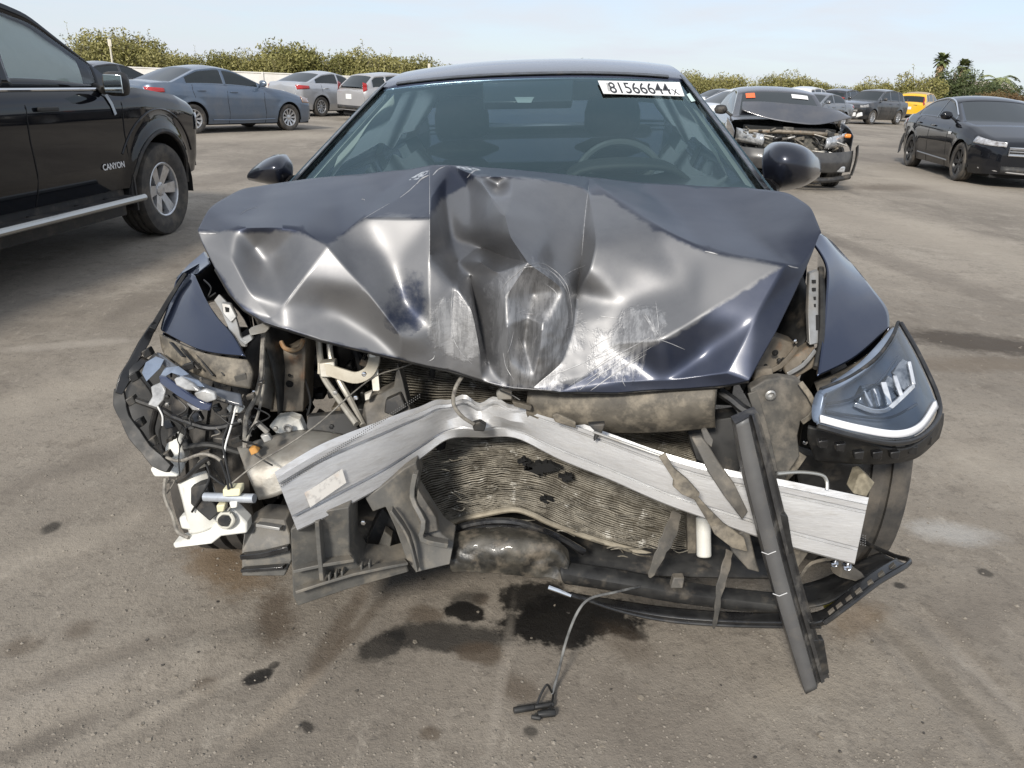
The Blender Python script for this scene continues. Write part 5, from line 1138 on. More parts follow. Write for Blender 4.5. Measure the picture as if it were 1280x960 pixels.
for w_, pts in ((.010, [(1068, 505, 1.512), (1088, 513, 1.505), (1106, 513, 1.51), (1120, 503, 1.525), (1142, 482, 1.59)]), (.012, [(1104, 478, 1.56), (1108, 492, 1.54), (1112, 507, 1.522)]), (.009, [(1118, 470, 1.58), (1122, 482, 1.56), (1127, 496, 1.545)]), (.008, [(1136, 452, 1.625), (1139, 466, 1.61), (1142, 481, 1.59)]), (.006, [(1080, 489, 1.535), (1084, 497, 1.525), (1090, 508, 1.515)]), (.004, [(1092, 486, 1.54), (1096, 496, 1.53), (1099, 508, 1.52)])):
    rb('reflector', refl, w_, .006, pts, hm, 3)
tb('lamp_trim', mat('dark lamp trim', (.05, .065, .09), rough=.3), .003, [(1034, 505, 1.475), (1066, 498, 1.51), (1098, 478, 1.57), (1122, 446, 1.66)], hm); tb('lamp_trim', mat('dark lamp trim', (.05, .065, .09), rough=.3), .003, [(1032, 514, 1.465), (1070, 520, 1.475), (1112, 522, 1.50), (1146, 505, 1.56)], hm)
wemit('lens_cover', MB().grid(lens_rows), glassmat('headlight cover', (.88, .92, .97), .03, (.85, .93, 1), .42), hm)
tb('lens_rim', plas_black, .006, [(1022, 533, 1.425), (1070, 546, 1.415), (1118, 554, 1.445), (1155, 543, 1.505), (1175, 509, 1.62), (1152, 450, 1.72), (1126, 404, 1.82)], hm)
gb = [[(1022, 476, 1.66), (1060, 459, 1.71), (1096, 435, 1.77), (1113, 411, 1.84)], [(1028, 490, 1.52), (1062, 475, 1.58), (1096, 450, 1.67), (1122, 405, 1.82)]]
wemit('lamp_gap_panel', MB().grid(patch([[P(*c) + V(0, .02, -.01) for c in r] for r in gb], 6, 4)), plas_tan, solid=.004)
for x, y, Y_ in ((1040, 477, 1.58), (1062, 465, 1.63), (1086, 448, 1.69), (1104, 428, 1.76)): pl_('gap_clip', plas_dull, .01, [(x, y, Y_), (x + 7, y - 4, Y_ + .012), (x + 8, y + 1, Y_), (x + 1, y + 5, Y_ - .01)], None, bevel=.001)
tb('gap_seal', plas_dull, .005, [(1026, 487, 1.51), (1062, 472, 1.57), (1096, 447, 1.66), (1116, 420, 1.76), (1123, 403, 1.83)])
uh = [[(1010, 530, 1.50), (1070, 547, 1.46), (1120, 556, 1.48), (1155, 546, 1.53), (1174, 515, 1.63)], [(1012, 546, 1.51), (1070, 558, 1.475), (1120, 565, 1.495), (1154, 556, 1.545), (1175, 530, 1.64)], [(1020, 572, 1.56), (1070, 574, 1.535), (1110, 577, 1.55), (1146, 570, 1.59), (1170, 546, 1.67)]]
ug = wemit('lamp_support', MB().grid(patch([[P(*c) + V(0, .02 * mnoise.noise(V(c[0] * .05, c[1] * .06, 2)), .008 * mnoise.noise(V(c[0] * .06, c[1], 5))) for c in r] for r in uh], 9, 7)), plas_dull, solid=.008)
for x, y, Y_ in ((1030, 552, 1.45), (1052, 556, 1.43), (1075, 566, 1.42), (1098, 566, 1.43), (1120, 566, 1.45), (1142, 560, 1.49), (1160, 548, 1.55)): pl_('support_clip', plas_black, .015, [(x - 7, y, Y_), (x + 6, y - 2, Y_), (x + 4, y + 9, Y_), (x - 6, y + 8, Y_)], ug, bevel=.002)
wl = [[(990, 555, 1.74), (1040, 570, 1.74), (1080, 578, 1.76)], [(1000, 620, 1.76), (1040, 625, 1.77), (1066, 640, 1.80)], [(1010, 690, 1.80), (1040, 690, 1.80), (1060, 690, 1.82)]]
wemit('wheel_liner', MB().grid(patch([[P(*c) for c in r] for r in wl], 5, 5)), plas_dull, solid=.006)
pl_('tan_block', mat('tan foam block', (.34, .30, .22), (.16, .14, .10), 30, rough=.85), .04, [(1074, 594, 1.50), (1081, 592, 1.50), (1094, 604, 1.50), (1089, 612, 1.48), (1084, 621, 1.47), (1066, 617, 1.47)])
tb('bent_rod', mat('bare metal rod', (.55, .54, .5), rough=.35, metal=.8), .004, [(972, 592, 1.46), (1000, 590, 1.47), (1025, 593, 1.48), (1033, 600, 1.48), (1034, 612, 1.47)])
# hanging plastic straps
s1 = pl_('torn_strap', plas_tan, .008, [(824, 572, 1.44), (832, 567, 1.44), (842, 585, 1.43), (860, 600, 1.42), (875, 617, 1.41), (873, 622, 1.41), (886, 636, 1.40), (905, 655, 1.40), (930, 672, 1.39), (935, 690, 1.39), (915, 685, 1.39), (893, 668, 1.39), (888, 658, 1.40), (868, 625, 1.41), (852, 618, 1.41), (841, 608, 1.42), (842, 600, 1.42)], bevel=.0015)
pl_('torn_strap', plas_grey, .01, [(865, 548, 1.50), (877, 546, 1.50), (885, 556, 1.49), (900, 580, 1.47), (918, 605, 1.45), (935, 640, 1.43), (928, 650, 1.42), (905, 620, 1.44), (885, 590, 1.47)], bevel=.002); pl_('torn_strap', plas_grey, .01, [(877, 538, 1.52), (883, 536, 1.52), (892, 550, 1.50), (890, 560, 1.49), (880, 552, 1.50)], bevel=.002)
rb('torn_strap', plas_grey, [.024, .030, .026, .040, .030, .036, .022, .030, .016, .020, .006], .004, [(846, 640, 1.62), (838, 665, 1.58), (824, 695, 1.55), (812, 722, 1.54)]); rb('torn_strap', plas_grey, [.02, .015, .024, .018, .022, .012, .016, .010, .012, .004], .004, [(912, 688, 1.50), (907, 710, 1.47), (899, 740, 1.45), (896, 765, 1.44), (892, 786, 1.44)])
wemit('white_canister', MB().tube([P(879, 646, 1.72), P(880, 696, 1.68)], .019, 14), white_plas, bevel=.004)
pl_('corner_plate', plas_grey, .02, [(908, 672, 1.46), (936, 662, 1.46), (945, 700, 1.44), (950, 716, 1.43), (935, 712, 1.43), (915, 690, 1.45)]); pl_('corner_plate', plas_tan, .02, [(985, 668, 1.48), (1004, 660, 1.49), (1012, 690, 1.48), (998, 710, 1.46), (985, 712, 1.46)]); rb('twig_strap', plas_tan, .008, .004, [(1000, 722, 1.47), (1014, 704, 1.48), (1042, 698, 1.50)])

# ---------------- left side
fr_ = pl_('frame_rail', steel_tan, .10, [(340, 432, 1.86), (347, 430, 1.86), (352, 428, 1.86), (357, 436, 1.85), (368, 438, 1.85), (376, 432, 1.85), (379, 424, 1.86), (383, 424, 1.86), (379, 515, 1.80), (337, 515, 1.80), (342, 470, 1.83)])
for x, y, r in ((362, 480, .010), (362, 469, .0045)): wemit('rail_hole', MB().lathe([(0, r), (-.002, r * .9), (-.003, .0005)], 16, P(x, y, 1.822)), tear, fr_)
tb('rust_ring', mat('rusty flange', (.30, .15, .06), (.38, .30, .2), 40, rough=.7), .006, [(351, 427, 1.85), (356, 435, 1.84), (366, 438, 1.835), (375, 434, 1.84), (379, 425, 1.85)], fr_)
wemit('rail_side', MB().grid(patch([[P(*c) for c in r] for r in ([(328, 440, 1.84), (335, 438, 1.85), (342, 436, 1.87)], [(328, 470, 1.80), (337, 465, 1.82), (344, 465, 1.84)], [(315, 505, 1.76), (326, 508, 1.77), (338, 512, 1.80)])], 4, 4)), alu_cast, solid=.006)
rb('inner_bracket', steel_grey, [.02, .03, .024, .014], .008, [(272, 372, 1.80), (284, 388, 1.77), (291, 404, 1.74), (298, 424, 1.70), (308, 430, 1.68)]); pl_('inner_bracket', steel_grey, .012, [(276, 378, 1.765), (288, 380, 1.76), (296, 396, 1.74), (288, 404, 1.73), (278, 392, 1.75)])
pl_('rail_hole', tear, .003, [(281, 384, 1.755), (286, 385, 1.753), (286, 390, 1.748), (282, 390, 1.75)], None, bevel=0)
pl_('inner_bracket', alu_cast, .02, [(310, 412, 1.70), (330, 405, 1.71), (337, 410, 1.70), (332, 416, 1.69), (312, 420, 1.68)]); pl_('inner_bracket', steel_grey, .015, [(298, 425, 1.69), (314, 418, 1.69), (316, 424, 1.68), (306, 432, 1.67)])
tb('harness', wire_grey, .006, [(330, 412, 1.72), (328, 440, 1.70), (326, 470, 1.68), (318, 500, 1.66), (308, 520, 1.64), (306, 560, 1.60)])
# refrigerant pipes and their bracket
pm = mat('aluminium pipe', (.62, .60, .54), (.45, .42, .36), 20, rough=.4, metal=.5)
tb('pipe', pm, .0085, [(398, 420, 1.90), (400, 446, 1.88), (404, 470, 1.85), (424, 500, 1.80), (446, 530, 1.74)]); tb('pipe', pm, .0085, [(411, 420, 1.92), (414, 448, 1.89), (424, 475, 1.86), (438, 500, 1.82), (454, 532, 1.75)])
pbk = rb('pipe_bracket', mat('pale bracket', (.60, .56, .47), (.45, .41, .33), 18, rough=.55), .030, .012, [(398, 460, 1.845), (410, 462, 1.84), (428, 468, 1.83), (446, 472, 1.83), (462, 464, 1.84), (468, 448, 1.86), (465, 440, 1.88)]); pl_('pipe_bracket', pm, .03, [(398, 454, 1.84), (418, 452, 1.84), (420, 472, 1.83), (400, 472, 1.83)]); pl_('pipe_bracket', pm, .012, [(461, 440, 1.86), (471, 444, 1.86), (475, 490, 1.83), (466, 490, 1.83)])
pl_('cracked_shroud', plas_grey, .05, [(450, 534, 1.77), (455, 505, 1.79), (470, 494, 1.80), (492, 484, 1.80), (497, 454, 1.80), (504, 480, 1.79), (510, 505, 1.78), (516, 517, 1.77), (480, 532, 1.75), (460, 540, 1.74)]); pl_('shroud_facet', plas_dull, .02, [(482, 500, 1.765), (500, 492, 1.77), (508, 510, 1.76), (492, 520, 1.755), (480, 516, 1.755)])
pl_('small_bracket', alu_cast, .01, [(455, 492, 1.78), (466, 488, 1.78), (462, 500, 1.77), (456, 502, 1.77)])
# gearbox casting with bracket
gbx = [[(300, 566, 1.66), (330, 556, 1.68), (380, 546, 1.72), (430, 552, 1.72)], [(312, 592, 1.60), (340, 582, 1.61), (390, 568, 1.63), (430, 565, 1.66)], [(328, 622, 1.58), (350, 618, 1.58), (385, 600, 1.60), (430, 585, 1.65)]]
wemit('headlamp_back_box', MB().grid(patch([[P(*c) for c in r] for r in gbx], 5, 5)), alu_cast, solid=.02, off=1)
gw = pl_('white_lug', white_plas, .03, [(336, 533, 1.72), (346, 522, 1.74), (362, 520, 1.74), (374, 524, 1.73), (380, 538, 1.72), (380, 546, 1.71), (345, 542, 1.70)]); wemit('lug_bolt', MB().lathe([(-.02, .012), (-.024, .009), (-.018, .008), (-.016, .001)], 14, P(363, 531, 1.72)), steel_grey, gw)
pl_('dark_panel', plas_dull, .02, [(385, 520, 1.76), (440, 515, 1.78), (450, 540, 1.74), (400, 560, 1.71), (380, 545, 1.73)])
pl_('orange_plug', mat('orange plug', (.55, .28, .08), rough=.5), .02, [(310, 562, 1.60), (318, 558, 1.60), (323, 566, 1.59), (314, 570, 1.58)])
# black wheel arch liner and the bumper edge on the left
llp = [[(196, 440, 1.93), (240, 452, 1.90), (312, 470, 1.86)], [(158, 490, 1.90), (230, 505, 1.90), (315, 520, 1.86)], [(170, 545, 1.86), (235, 560, 1.88), (320, 570, 1.84)], [(205, 588, 1.82), (250, 600, 1.84), (320, 630, 1.80)]]
wemit('wheel_liner', MB().grid(patch([[P(*c) + V(0, .03 * mnoise.noise(V(c[0] * .04, c[1] * .05, 1)), 0) for c in r] for r in llp], 7, 7)), plas_dull, solid=.006)
rb('bumper_edge', plas_dull, [.008, .012, .016], .012, [(232, 342, 1.95), (214, 370, 1.90), (199, 396, 1.85), (190, 412, 1.81)], None, 4, V(.3, -1, .2))
rb('bumper_edge', plas_black, [.012, .022, .018, .026, .016], .016, [(193, 404, 1.83), (180, 428, 1.78), (166, 452, 1.74), (156, 472, 1.71), (148, 492, 1.69)], None, 4, V(.5, -1, .1))
be = rb('bumper_edge', plas_dull, [.020, .030, .022, .032, .026, .034, .020], .018, [(149, 486, 1.70), (151, 506, 1.68), (158, 524, 1.655), (170, 544, 1.63), (184, 562, 1.61), (198, 576, 1.595), (213, 586, 1.585)], None, 5, V(.3, -1, .3))
for k, (x, y, Y_) in enumerate(((160, 470, 1.70), (156, 500, 1.68), (166, 528, 1.65), (182, 552, 1.62), (176, 440, 1.75), (200, 570, 1.60))): pl_('edge_clip', plas_grey if k % 2 else plas_dull, .02, [(x, y, Y_), (x + 9, y - 5, Y_ + .01), (x + 14, y + 4, Y_ + .01), (x + 5, y + 9, Y_)], be, bevel=.002)
for k, pts in enumerate(([(178, 470), (196, 500), (190, 540), (205, 565)], [(170, 500), (215, 520), (240, 560)], [(214, 520), (262, 535), (300, 528)], [(230, 560), (262, 556), (300, 566)])): tb('torn_edge', plas_dull if k % 2 else plas_black, .008, [(a, b, 1.72 - .02 * k) for a, b in pts], be)
rb('bumper_edge', plas_black, [.016, .02, .02], .008, [(150, 488, 1.70), (166, 465, 1.72), (182, 448, 1.76)], None, 4)
# crushed left headlight
hs = [[(199, 418, 1.80), (232, 434, 1.71), (262, 443, 1.68), (308, 450, 1.66)], [(202, 436, 1.78), (235, 452, 1.70), (275, 462, 1.66), (315, 466, 1.65)], [(206, 444, 1.76), (240, 466, 1.69), (280, 480, 1.65), (312, 486, 1.64)]]
cl = wemit('crushed_headlight', MB().grid(patch([[P(*c) for c in r] for r in hs], 6, 5)), plas_tan, solid=.01, off=1); cl['label'] = 'smashed headlight shell on the left'
for a, b in (((228, 436), (250, 462)), ((245, 440), (268, 470)), ((262, 444), (282, 470)), ((214, 428), (230, 446)), ((280, 448), (300, 476))): rb('shell_rib', plas_dull, .004, .012, [(a[0], a[1], 1.70), (b[0], b[1], 1.655)], cl, 2)
bz = [[(196, 440, 1.74), (225, 460, 1.66), (262, 482, 1.61), (300, 492, 1.59)], [(198, 452, 1.72), (226, 474, 1.63), (262, 494, 1.585), (303, 508, 1.57)]]
wemit('lamp_bezel', MB().grid(patch([[P(*c) for c in r] for r in bz], 6, 4)), mat('lamp bezel', (.10, .11, .13), (.05, .055, .065), 12, rough=.3, coat=.5), cl, solid=.012, off=1)
shard = mat('broken lens shard', (.16, .20, .27), (.07, .09, .13), 14, rough=.1, coat=1., spec=.8)
for pts in ([(177, 466, 1.66), (182, 453, 1.68), (194, 446, 1.70), (205, 450, 1.69), (200, 460, 1.67), (190, 470, 1.65), (183, 477, 1.64)], [(200, 470, 1.62), (206, 460, 1.64), (222, 458, 1.62), (236, 468, 1.60), (228, 470, 1.60), (214, 466, 1.61), (204, 472, 1.61)], [(224, 470, 1.585), (248, 476, 1.57), (256, 484, 1.56), (240, 482, 1.57)]): pl_('lens_shard', shard, .004, pts, cl, bevel=.0008)
pl_('lens_strip', mat('navy lens strip', (.03, .04, .08), rough=.12, coat=1.), .012, [(198, 470, 1.605), (206, 472, 1.60), (240, 496, 1.565), (264, 506, 1.55), (262, 514, 1.548), (250, 513, 1.55), (222, 496, 1.575), (200, 480, 1.60)], cl)
wr = mat('chrome white lamp bowl', (.52, .52, .51), (.22, .22, .22), 25, rough=.25, metal=.3)
for pts in ([(217, 474, 1.575), (226, 472, 1.575), (240, 480, 1.56), (250, 490, 1.55), (232, 488, 1.56), (220, 482, 1.57)], [(242, 492, 1.55), (256, 487, 1.55), (268, 492, 1.55), (270, 500, 1.545), (258, 504, 1.545), (246, 498, 1.55)], [(232, 504, 1.57), (244, 508, 1.56), (256, 514, 1.555), (240, 513, 1.56)], [(188, 484, 1.61), (202, 478, 1.61), (207, 488, 1.60), (204, 500, 1.59), (196, 510, 1.585), (184, 506, 1.59), (190, 496, 1.60)]): pl_('lamp_fragment', wr, .012, pts, cl, bevel=.003)
for k in range(16):
    a = random.uniform(200, 310); b = random.uniform(500, 560); s_ = random.uniform(4, 11); Y_ = random.uniform(1.66, 1.78)
    pl_('debris', random.choice([plas_dull, plas_black, plas_grey]), .015, [(a, b, Y_), (a + s_, b - s_ * .4, Y_), (a + s_ * 1.6, b + s_ * .7, Y_ - .01), (a + s_ * .5, b + s_, Y_ - .01)], cl, bevel=.002)
pl_('lamp_fragment', white_plas, .02, [(282, 510, 1.62), (294, 506, 1.62), (304, 512, 1.62), (300, 517, 1.61), (286, 516, 1.61)], cl)
for pts in ([(316, 528, 1.63), (320, 526, 1.63), (336, 540, 1.62), (333, 544, 1.62)], [(325, 545, 1.60), (335, 543, 1.60), (340, 550, 1.60), (330, 554, 1.595)]): pl_('plug', steel_grey, .012, pts, cl, bevel=.002)
# white washer tank
tk = wemit('washer_tank', MB().grid(patch([[P(*c) for c in r] for r in ([(221, 602, 1.60), (238, 594, 1.58), (258, 588, 1.60)], [(228, 628, 1.57), (246, 622, 1.54), (268, 612, 1.57)], [(233, 650, 1.56), (252, 646, 1.53), (276, 636, 1.55)], [(236, 668, 1.56), (256, 664, 1.535), (284, 650, 1.55)])], 6, 5)), white_plas, solid=.05, off=1); tk['label'] = 'white plastic washer tank hanging at the left'
pl_('tank_spout', white_plas, .05, [(204, 561, 1.66), (213, 549, 1.67), (224, 546, 1.67), (229, 572, 1.65), (225, 590, 1.63), (210, 578, 1.64)], tk, .008); pl_('tank_wing', white_plas, .04, [(186, 586, 1.62), (205, 578, 1.63), (226, 586, 1.62), (223, 597, 1.60), (192, 597, 1.61)], tk, .008)
pl_('tank_foot', white_plas, .04, [(215, 680, 1.54), (237, 672, 1.54), (262, 663, 1.53), (274, 648, 1.53), (290, 636, 1.53), (308, 654, 1.52), (309, 667, 1.51), (276, 671, 1.51), (265, 680, 1.51), (217, 686, 1.53)], tk, .006); pl_('tank_foot', white_plas, .03, [(222, 648, 1.57), (236, 644, 1.56), (240, 664, 1.55), (226, 662, 1.56)], tk, .006)
tb('tank_ring', mat('aged ring', (.55, .54, .48), rough=.5), .005, [(288, 642, 1.515), (292, 650, 1.51), (286, 658, 1.508), (278, 658, 1.51), (273, 650, 1.512), (278, 642, 1.516), (288, 642, 1.515)], tk); wemit('tank_pump', MB().tube([P(280, 651, 1.50), P(276, 650, 1.56)], .013, 12), plas_dull, tk)
pl_('pump_bracket', plas_dull, .03, [(238, 610, 1.545), (258, 604, 1.545), (262, 622, 1.53), (274, 640, 1.52), (262, 652, 1.515), (248, 640, 1.525), (238, 630, 1.54)], tk)
wemit('ballast_tube', MB().tube([P(256, 621, 1.515), P(318, 623, 1.49)], .0105, 12), mat('silver ballast', (.58, .62, .68), (.4, .43, .47), 20, rough=.35, metal=.4), tk)
pl_('cream_plug', mat('cream plug', (.70, .66, .45), rough=.5), .03, [(278, 612, 1.495), (300, 611, 1.485), (300, 620, 1.48), (278, 621, 1.49)], tk); pl_('cream_plug', mat('cream plug', (.70, .66, .45), rough=.5), .02, [(270, 632, 1.50), (281, 631, 1.50), (280, 640, 1.50), (271, 641, 1.50)], tk); pl_('white_plug', white_plas, .015, [(286, 628, 1.49), (296, 627, 1.485), (296, 635, 1.48), (288, 636, 1.485)], tk)
# wires
for r, m_, pts in ((.0018, wire_grey, [(290, 604, 1.48), (320, 580, 1.50), (360, 556, 1.54), (400, 528, 1.60), (440, 492, 1.68), (470, 470, 1.76), (500, 460, 1.80), (522, 452, 1.84)]),
                   (.004, wire_grey, [(208, 572, 1.60), (225, 576, 1.58), (250, 568, 1.57), (266, 570, 1.56), (276, 576, 1.55)]), (.003, wire_black, [(276, 576, 1.55), (283, 596, 1.51), (286, 612, 1.49)]), (.0028, wire_black, [(292, 506, 1.60), (286, 530, 1.58), (279, 552, 1.56), (283, 580, 1.53), (290, 610, 1.49)]),
                   (.0022, paper_white, [(295, 508, 1.60), (289, 532, 1.575), (282, 556, 1.555), (280, 572, 1.545)]), (.0028, wire_black, [(200, 508, 1.585), (204, 524, 1.58), (199, 540, 1.58), (202, 560, 1.58)]), (.002, paper_white, [(197, 508, 1.58), (203, 520, 1.578), (203, 532, 1.578)]),
                   (.005, wire_grey, [(207, 598, 1.60), (206, 620, 1.58), (216, 645, 1.56), (222, 664, 1.55), (236, 672, 1.535)]), (.006, plas_dull, [(222, 602, 1.59), (236, 594, 1.57), (250, 580, 1.57), (262, 572, 1.57)]), (.003, wire_black, [(240, 640, 1.53), (256, 612, 1.53), (262, 594, 1.55), (256, 576, 1.58)]),
                   (.003, wire_black, [(262, 594, 1.55), (276, 604, 1.53), (290, 612, 1.50)]), (.0035, wire_grey, [(308, 556, 1.60), (312, 540, 1.62), (322, 520, 1.64), (330, 480, 1.67)]), (.002, wire_black, [(318, 568, 1.57), (330, 576, 1.56), (341, 582, 1.56)]), (.0022, wire_black, [(255, 350, 1.95), (264, 360, 1.90), (260, 372, 1.88), (270, 366, 1.88)]),
                   (.002, wire_black, [(650, 500, 1.68), (640, 494, 1.69), (625, 488, 1.71)]), (.003, wire_black, [(380, 470, 1.84), (388, 500, 1.80), (384, 520, 1.78)])):
    tb('wire', m_, r, pts, None, 6)
# more clutter in the left engine bay
for k in range(26):
    a = random.uniform(380, 462); b = random.uniform(440, 530); s_ = random.uniform(5, 14); Y_ = random.uniform(1.90, 1.99)
    wemit('engine_part', MB().box(P(a, b, Y_), (s_ / 480, .05, random.uniform(6, 16) / 480), Matrix.Rotation(random.uniform(-.6, .6), 3, 'Y')), random.choice([plas_dull, alu_cast, plas_black, steel_tan, ec]), eng, bevel=.004)
for k in range(10):
    a = random.uniform(900, 990); b = random.uniform(430, 500); s_ = random.uniform(6, 14); Y_ = random.uniform(1.85, 1.95)
    wemit('engine_part', MB().box(P(a, b, Y_), (s_ / 480, .05, random.uniform(6, 14) / 480), Matrix.Rotation(random.uniform(-.6, .6), 3, 'Y')), random.choice([plas_dull, alu_cast, plas_black, steel_tan]), eng, bevel=.004)
tb('hose', plas_black, .012, [(900, 490, 1.66), (915, 500, 1.64), (930, 512, 1.62), (950, 520, 1.60)]); tb('hose', plas_dull, .02, [(860, 535, 1.74), (890, 528, 1.72), (905, 545, 1.70), (905, 570, 1.70)])
pl_('dark_duct', plas_dull, .06, [(856, 530, 1.72), (925, 520, 1.68), (935, 560, 1.66), (920, 600, 1.65), (870, 575, 1.68)])

# bolts, clips and loose wires all over the torn corner
rb2 = random.Random(4)
for k in range(26):
    x, y = rb2.choice([(rb2.uniform(200, 320), rb2.uniform(440, 560)), (rb2.uniform(330, 460), rb2.uniform(430, 560)), (rb2.uniform(940, 1020), rb2.uniform(420, 560)), (rb2.uniform(370, 560), rb2.uniform(640, 730))]); Y_ = 1.52 + max(0, 640 - y) * .0011
    wemit('bolt', MB().lathe([(0, .006), (-.006, .006), (-.007, .004), (-.007, .0005)], 6, P(x, y, Y_)), rb2.choice([steel_grey, plas_dull, chrome]), None)
for k in range(14):
    x, y = rb2.uniform(195, 330), rb2.uniform(470, 600); Y_ = rb2.uniform(1.58, 1.66); pts = [(x, y, Y_)]
    for j in range(4): x += rb2.uniform(-22, 24); y += rb2.uniform(-6, 22); pts.append((min(max(x, 180), 345), min(y, 640), Y_ - .012 * j))
    tb('loose_wire', rb2.choice([wire_black, wire_black, wire_grey]), rb2.uniform(.0012, .0024), pts, None, 5)
for k in range(12):
    x, y = rb2.uniform(205, 330), rb2.uniform(455, 590); s_ = rb2.uniform(4, 9); Y_ = rb2.uniform(1.58, 1.66)
    pl_('connector', rb2.choice([plas_grey, plas_black, plas_dull, alu_cast]), .014, [(x, y, Y_), (x + s_ * 1.6, y - s_ * .5, Y_), (x + s_ * 1.9, y + s_ * .4, Y_), (x + s_ * .3, y + s_, Y_)], None, bevel=.0015)
# ---------------- loose: the torn-off trim bar leaning on the car, the fallen plug on its cable
gb_ = G(1020, 866)
tl, tr_, bl, br = P(919, 530, 1.325), P(947, 517, 1.345), P(1008, 868, 1.435), P(1037, 850, 1.44)
TB = empty('trim_bar', V(gb_.x, gb_.y, 0), 0, True); tag(TB, 'long black ribbed bumper trim bar leaning upright against the wrecked car', 'trim bar')
Lp = [(919, 530, 1.330), (930, 590, 1.338), (946, 655, 1.350), (964, 725, 1.368), (984, 795, 1.39), (1006, 866, 1.425)]
Mp = [(936, 521, 1.325), (951, 585, 1.333), (966, 650, 1.345), (984, 720, 1.362), (1003, 790, 1.385), (1022, 858, 1.42)]
Rp = [(948, 517, 1.36), (966, 580, 1.365), (982, 645, 1.375), (999, 715, 1.39), (1019, 785, 1.41), (1037, 848, 1.44)]
def strip3(a, b, u0, u1, dy=0., k=8): return [[p.lerp(q_, u0) + V(0, dy, 0), p.lerp(q_, u1) + V(0, dy, 0)] for p, q_ in zip(spline([P(*c) for c in a], k), spline([P(*c) for c in b], k))]
mbt = MB(); rows = []
for p, q_, r in zip(spline([P(*c) for c in Lp], 8), spline([P(*c) for c in Mp], 8), spline([P(*c) for c in Rp], 8)):
    bk_ = V(0, .035, 0); rows.append([p, q_.lerp(p, .04), q_, q_.lerp(r, .10) + V(0, .006, 0), q_.lerp(r, .3) + V(0, .006, 0), q_.lerp(r, .34), q_.lerp(r, .6), q_.lerp(r, .64) + V(0, .006, 0), q_.lerp(r, .85) + V(0, .006, 0), r, r + bk_, p + bk_])
mbt.grid(rows, closed_u=True); n_ = len(rows[0]); mbt.f.append(tuple(range(n_))); e_ = len(mbt.v) - n_; mbt.f.append(tuple(e_ + i for i in reversed(range(n_))))
mbt.build('bar', mat('ribbed black trim', (.02, .02, .021), (.045, .045, .045), 16, rough=.32, rough2=.55, coat=.2, dirt=((.30, .28, .25), 18, .52, .74, .45), bump=.0006, bscale=90), TB, angle=30)
fpl = MB().grid([[a + V(0, -.003, 0), b + V(0, -.003, 0)] for a, b in strip3(Lp, Mp, .02, .93)]); fpl.build('face_strip', mat('grey trim face', (.10, .10, .102), (.13, .13, .13), 10, rough=.45, dirt=(TAN, 12, .55, .8, .3)), TB, solid=.002)
for a in ((952, 690), (966, 742)):
    MB().tube([P(a[0], a[1], 1.352), P(a[0] + 8, a[1] + 3, 1.350), P(a[0] + 18, a[1] - 1, 1.350)], .0012, 5).build('scratch_ring', mat('scratch pale', (.5, .5, .5), rough=.6), TB)
for pts in ([(970, 640, 1.37), (985, 645, 1.372), (992, 690, 1.38), (985, 695, 1.378)], [(1010, 800, 1.41), (1030, 800, 1.42), (1037, 842, 1.435), (1020, 850, 1.425)]): MB().prism([P(*c) for c in pts], V(0, .02, 0)).build('torn_tab', plas_dull, TB, bevel=.003)
gp = G(672, 886)
CB = empty('fallen_plug', V(gp.x, gp.y, 0), 0, True); tag(CB, 'black wire hanging from the wrecked car to a plug lying on the ground', 'cable')
zg = gp.z + gz(gp.x, gp.y)
w0 = MB().tube([P(800, 733, 1.55), P(770, 740, 1.54), P(738, 748, 1.53), P(722, 765, 1.51), P(708, 800, 1.48), P(698, 840, 1.45), G(690, 868, .012)], .0034, 8, smooth=6); w0.build('wire', mat('glossy cable', (.03, .03, .03), (.25, .25, .24), 12, rough=.25), CB)
MB().tube([G(690, 866, .014), G(684, 856, .05), G(676, 868, .03), G(670, 884, .012)], .003, 7, smooth=6).build('wire_loop', wire_black, CB)
MB().tube([G(692, 866, .012), G(690, 878, .014), G(686, 888, .014)], .003, 7, smooth=6).build('wire_loop', wire_black, CB)
for a, b, r in (((642, 888), (668, 884), .008), ((668, 884), (692, 880), .007), ((672, 893), (694, 891), .009), ((664, 896), (676, 898), .006)): MB().tube([G(*a, .012), G(*b, .012)], [r, r], 8).build('plug', plas_dull, CB, bevel=.002)
MB().tube([P(686, 734, 1.56), P(700, 739, 1.55), P(714, 745, 1.54)], [.006, .0055, .004], 8).build('metal_pin', chrome, CB)
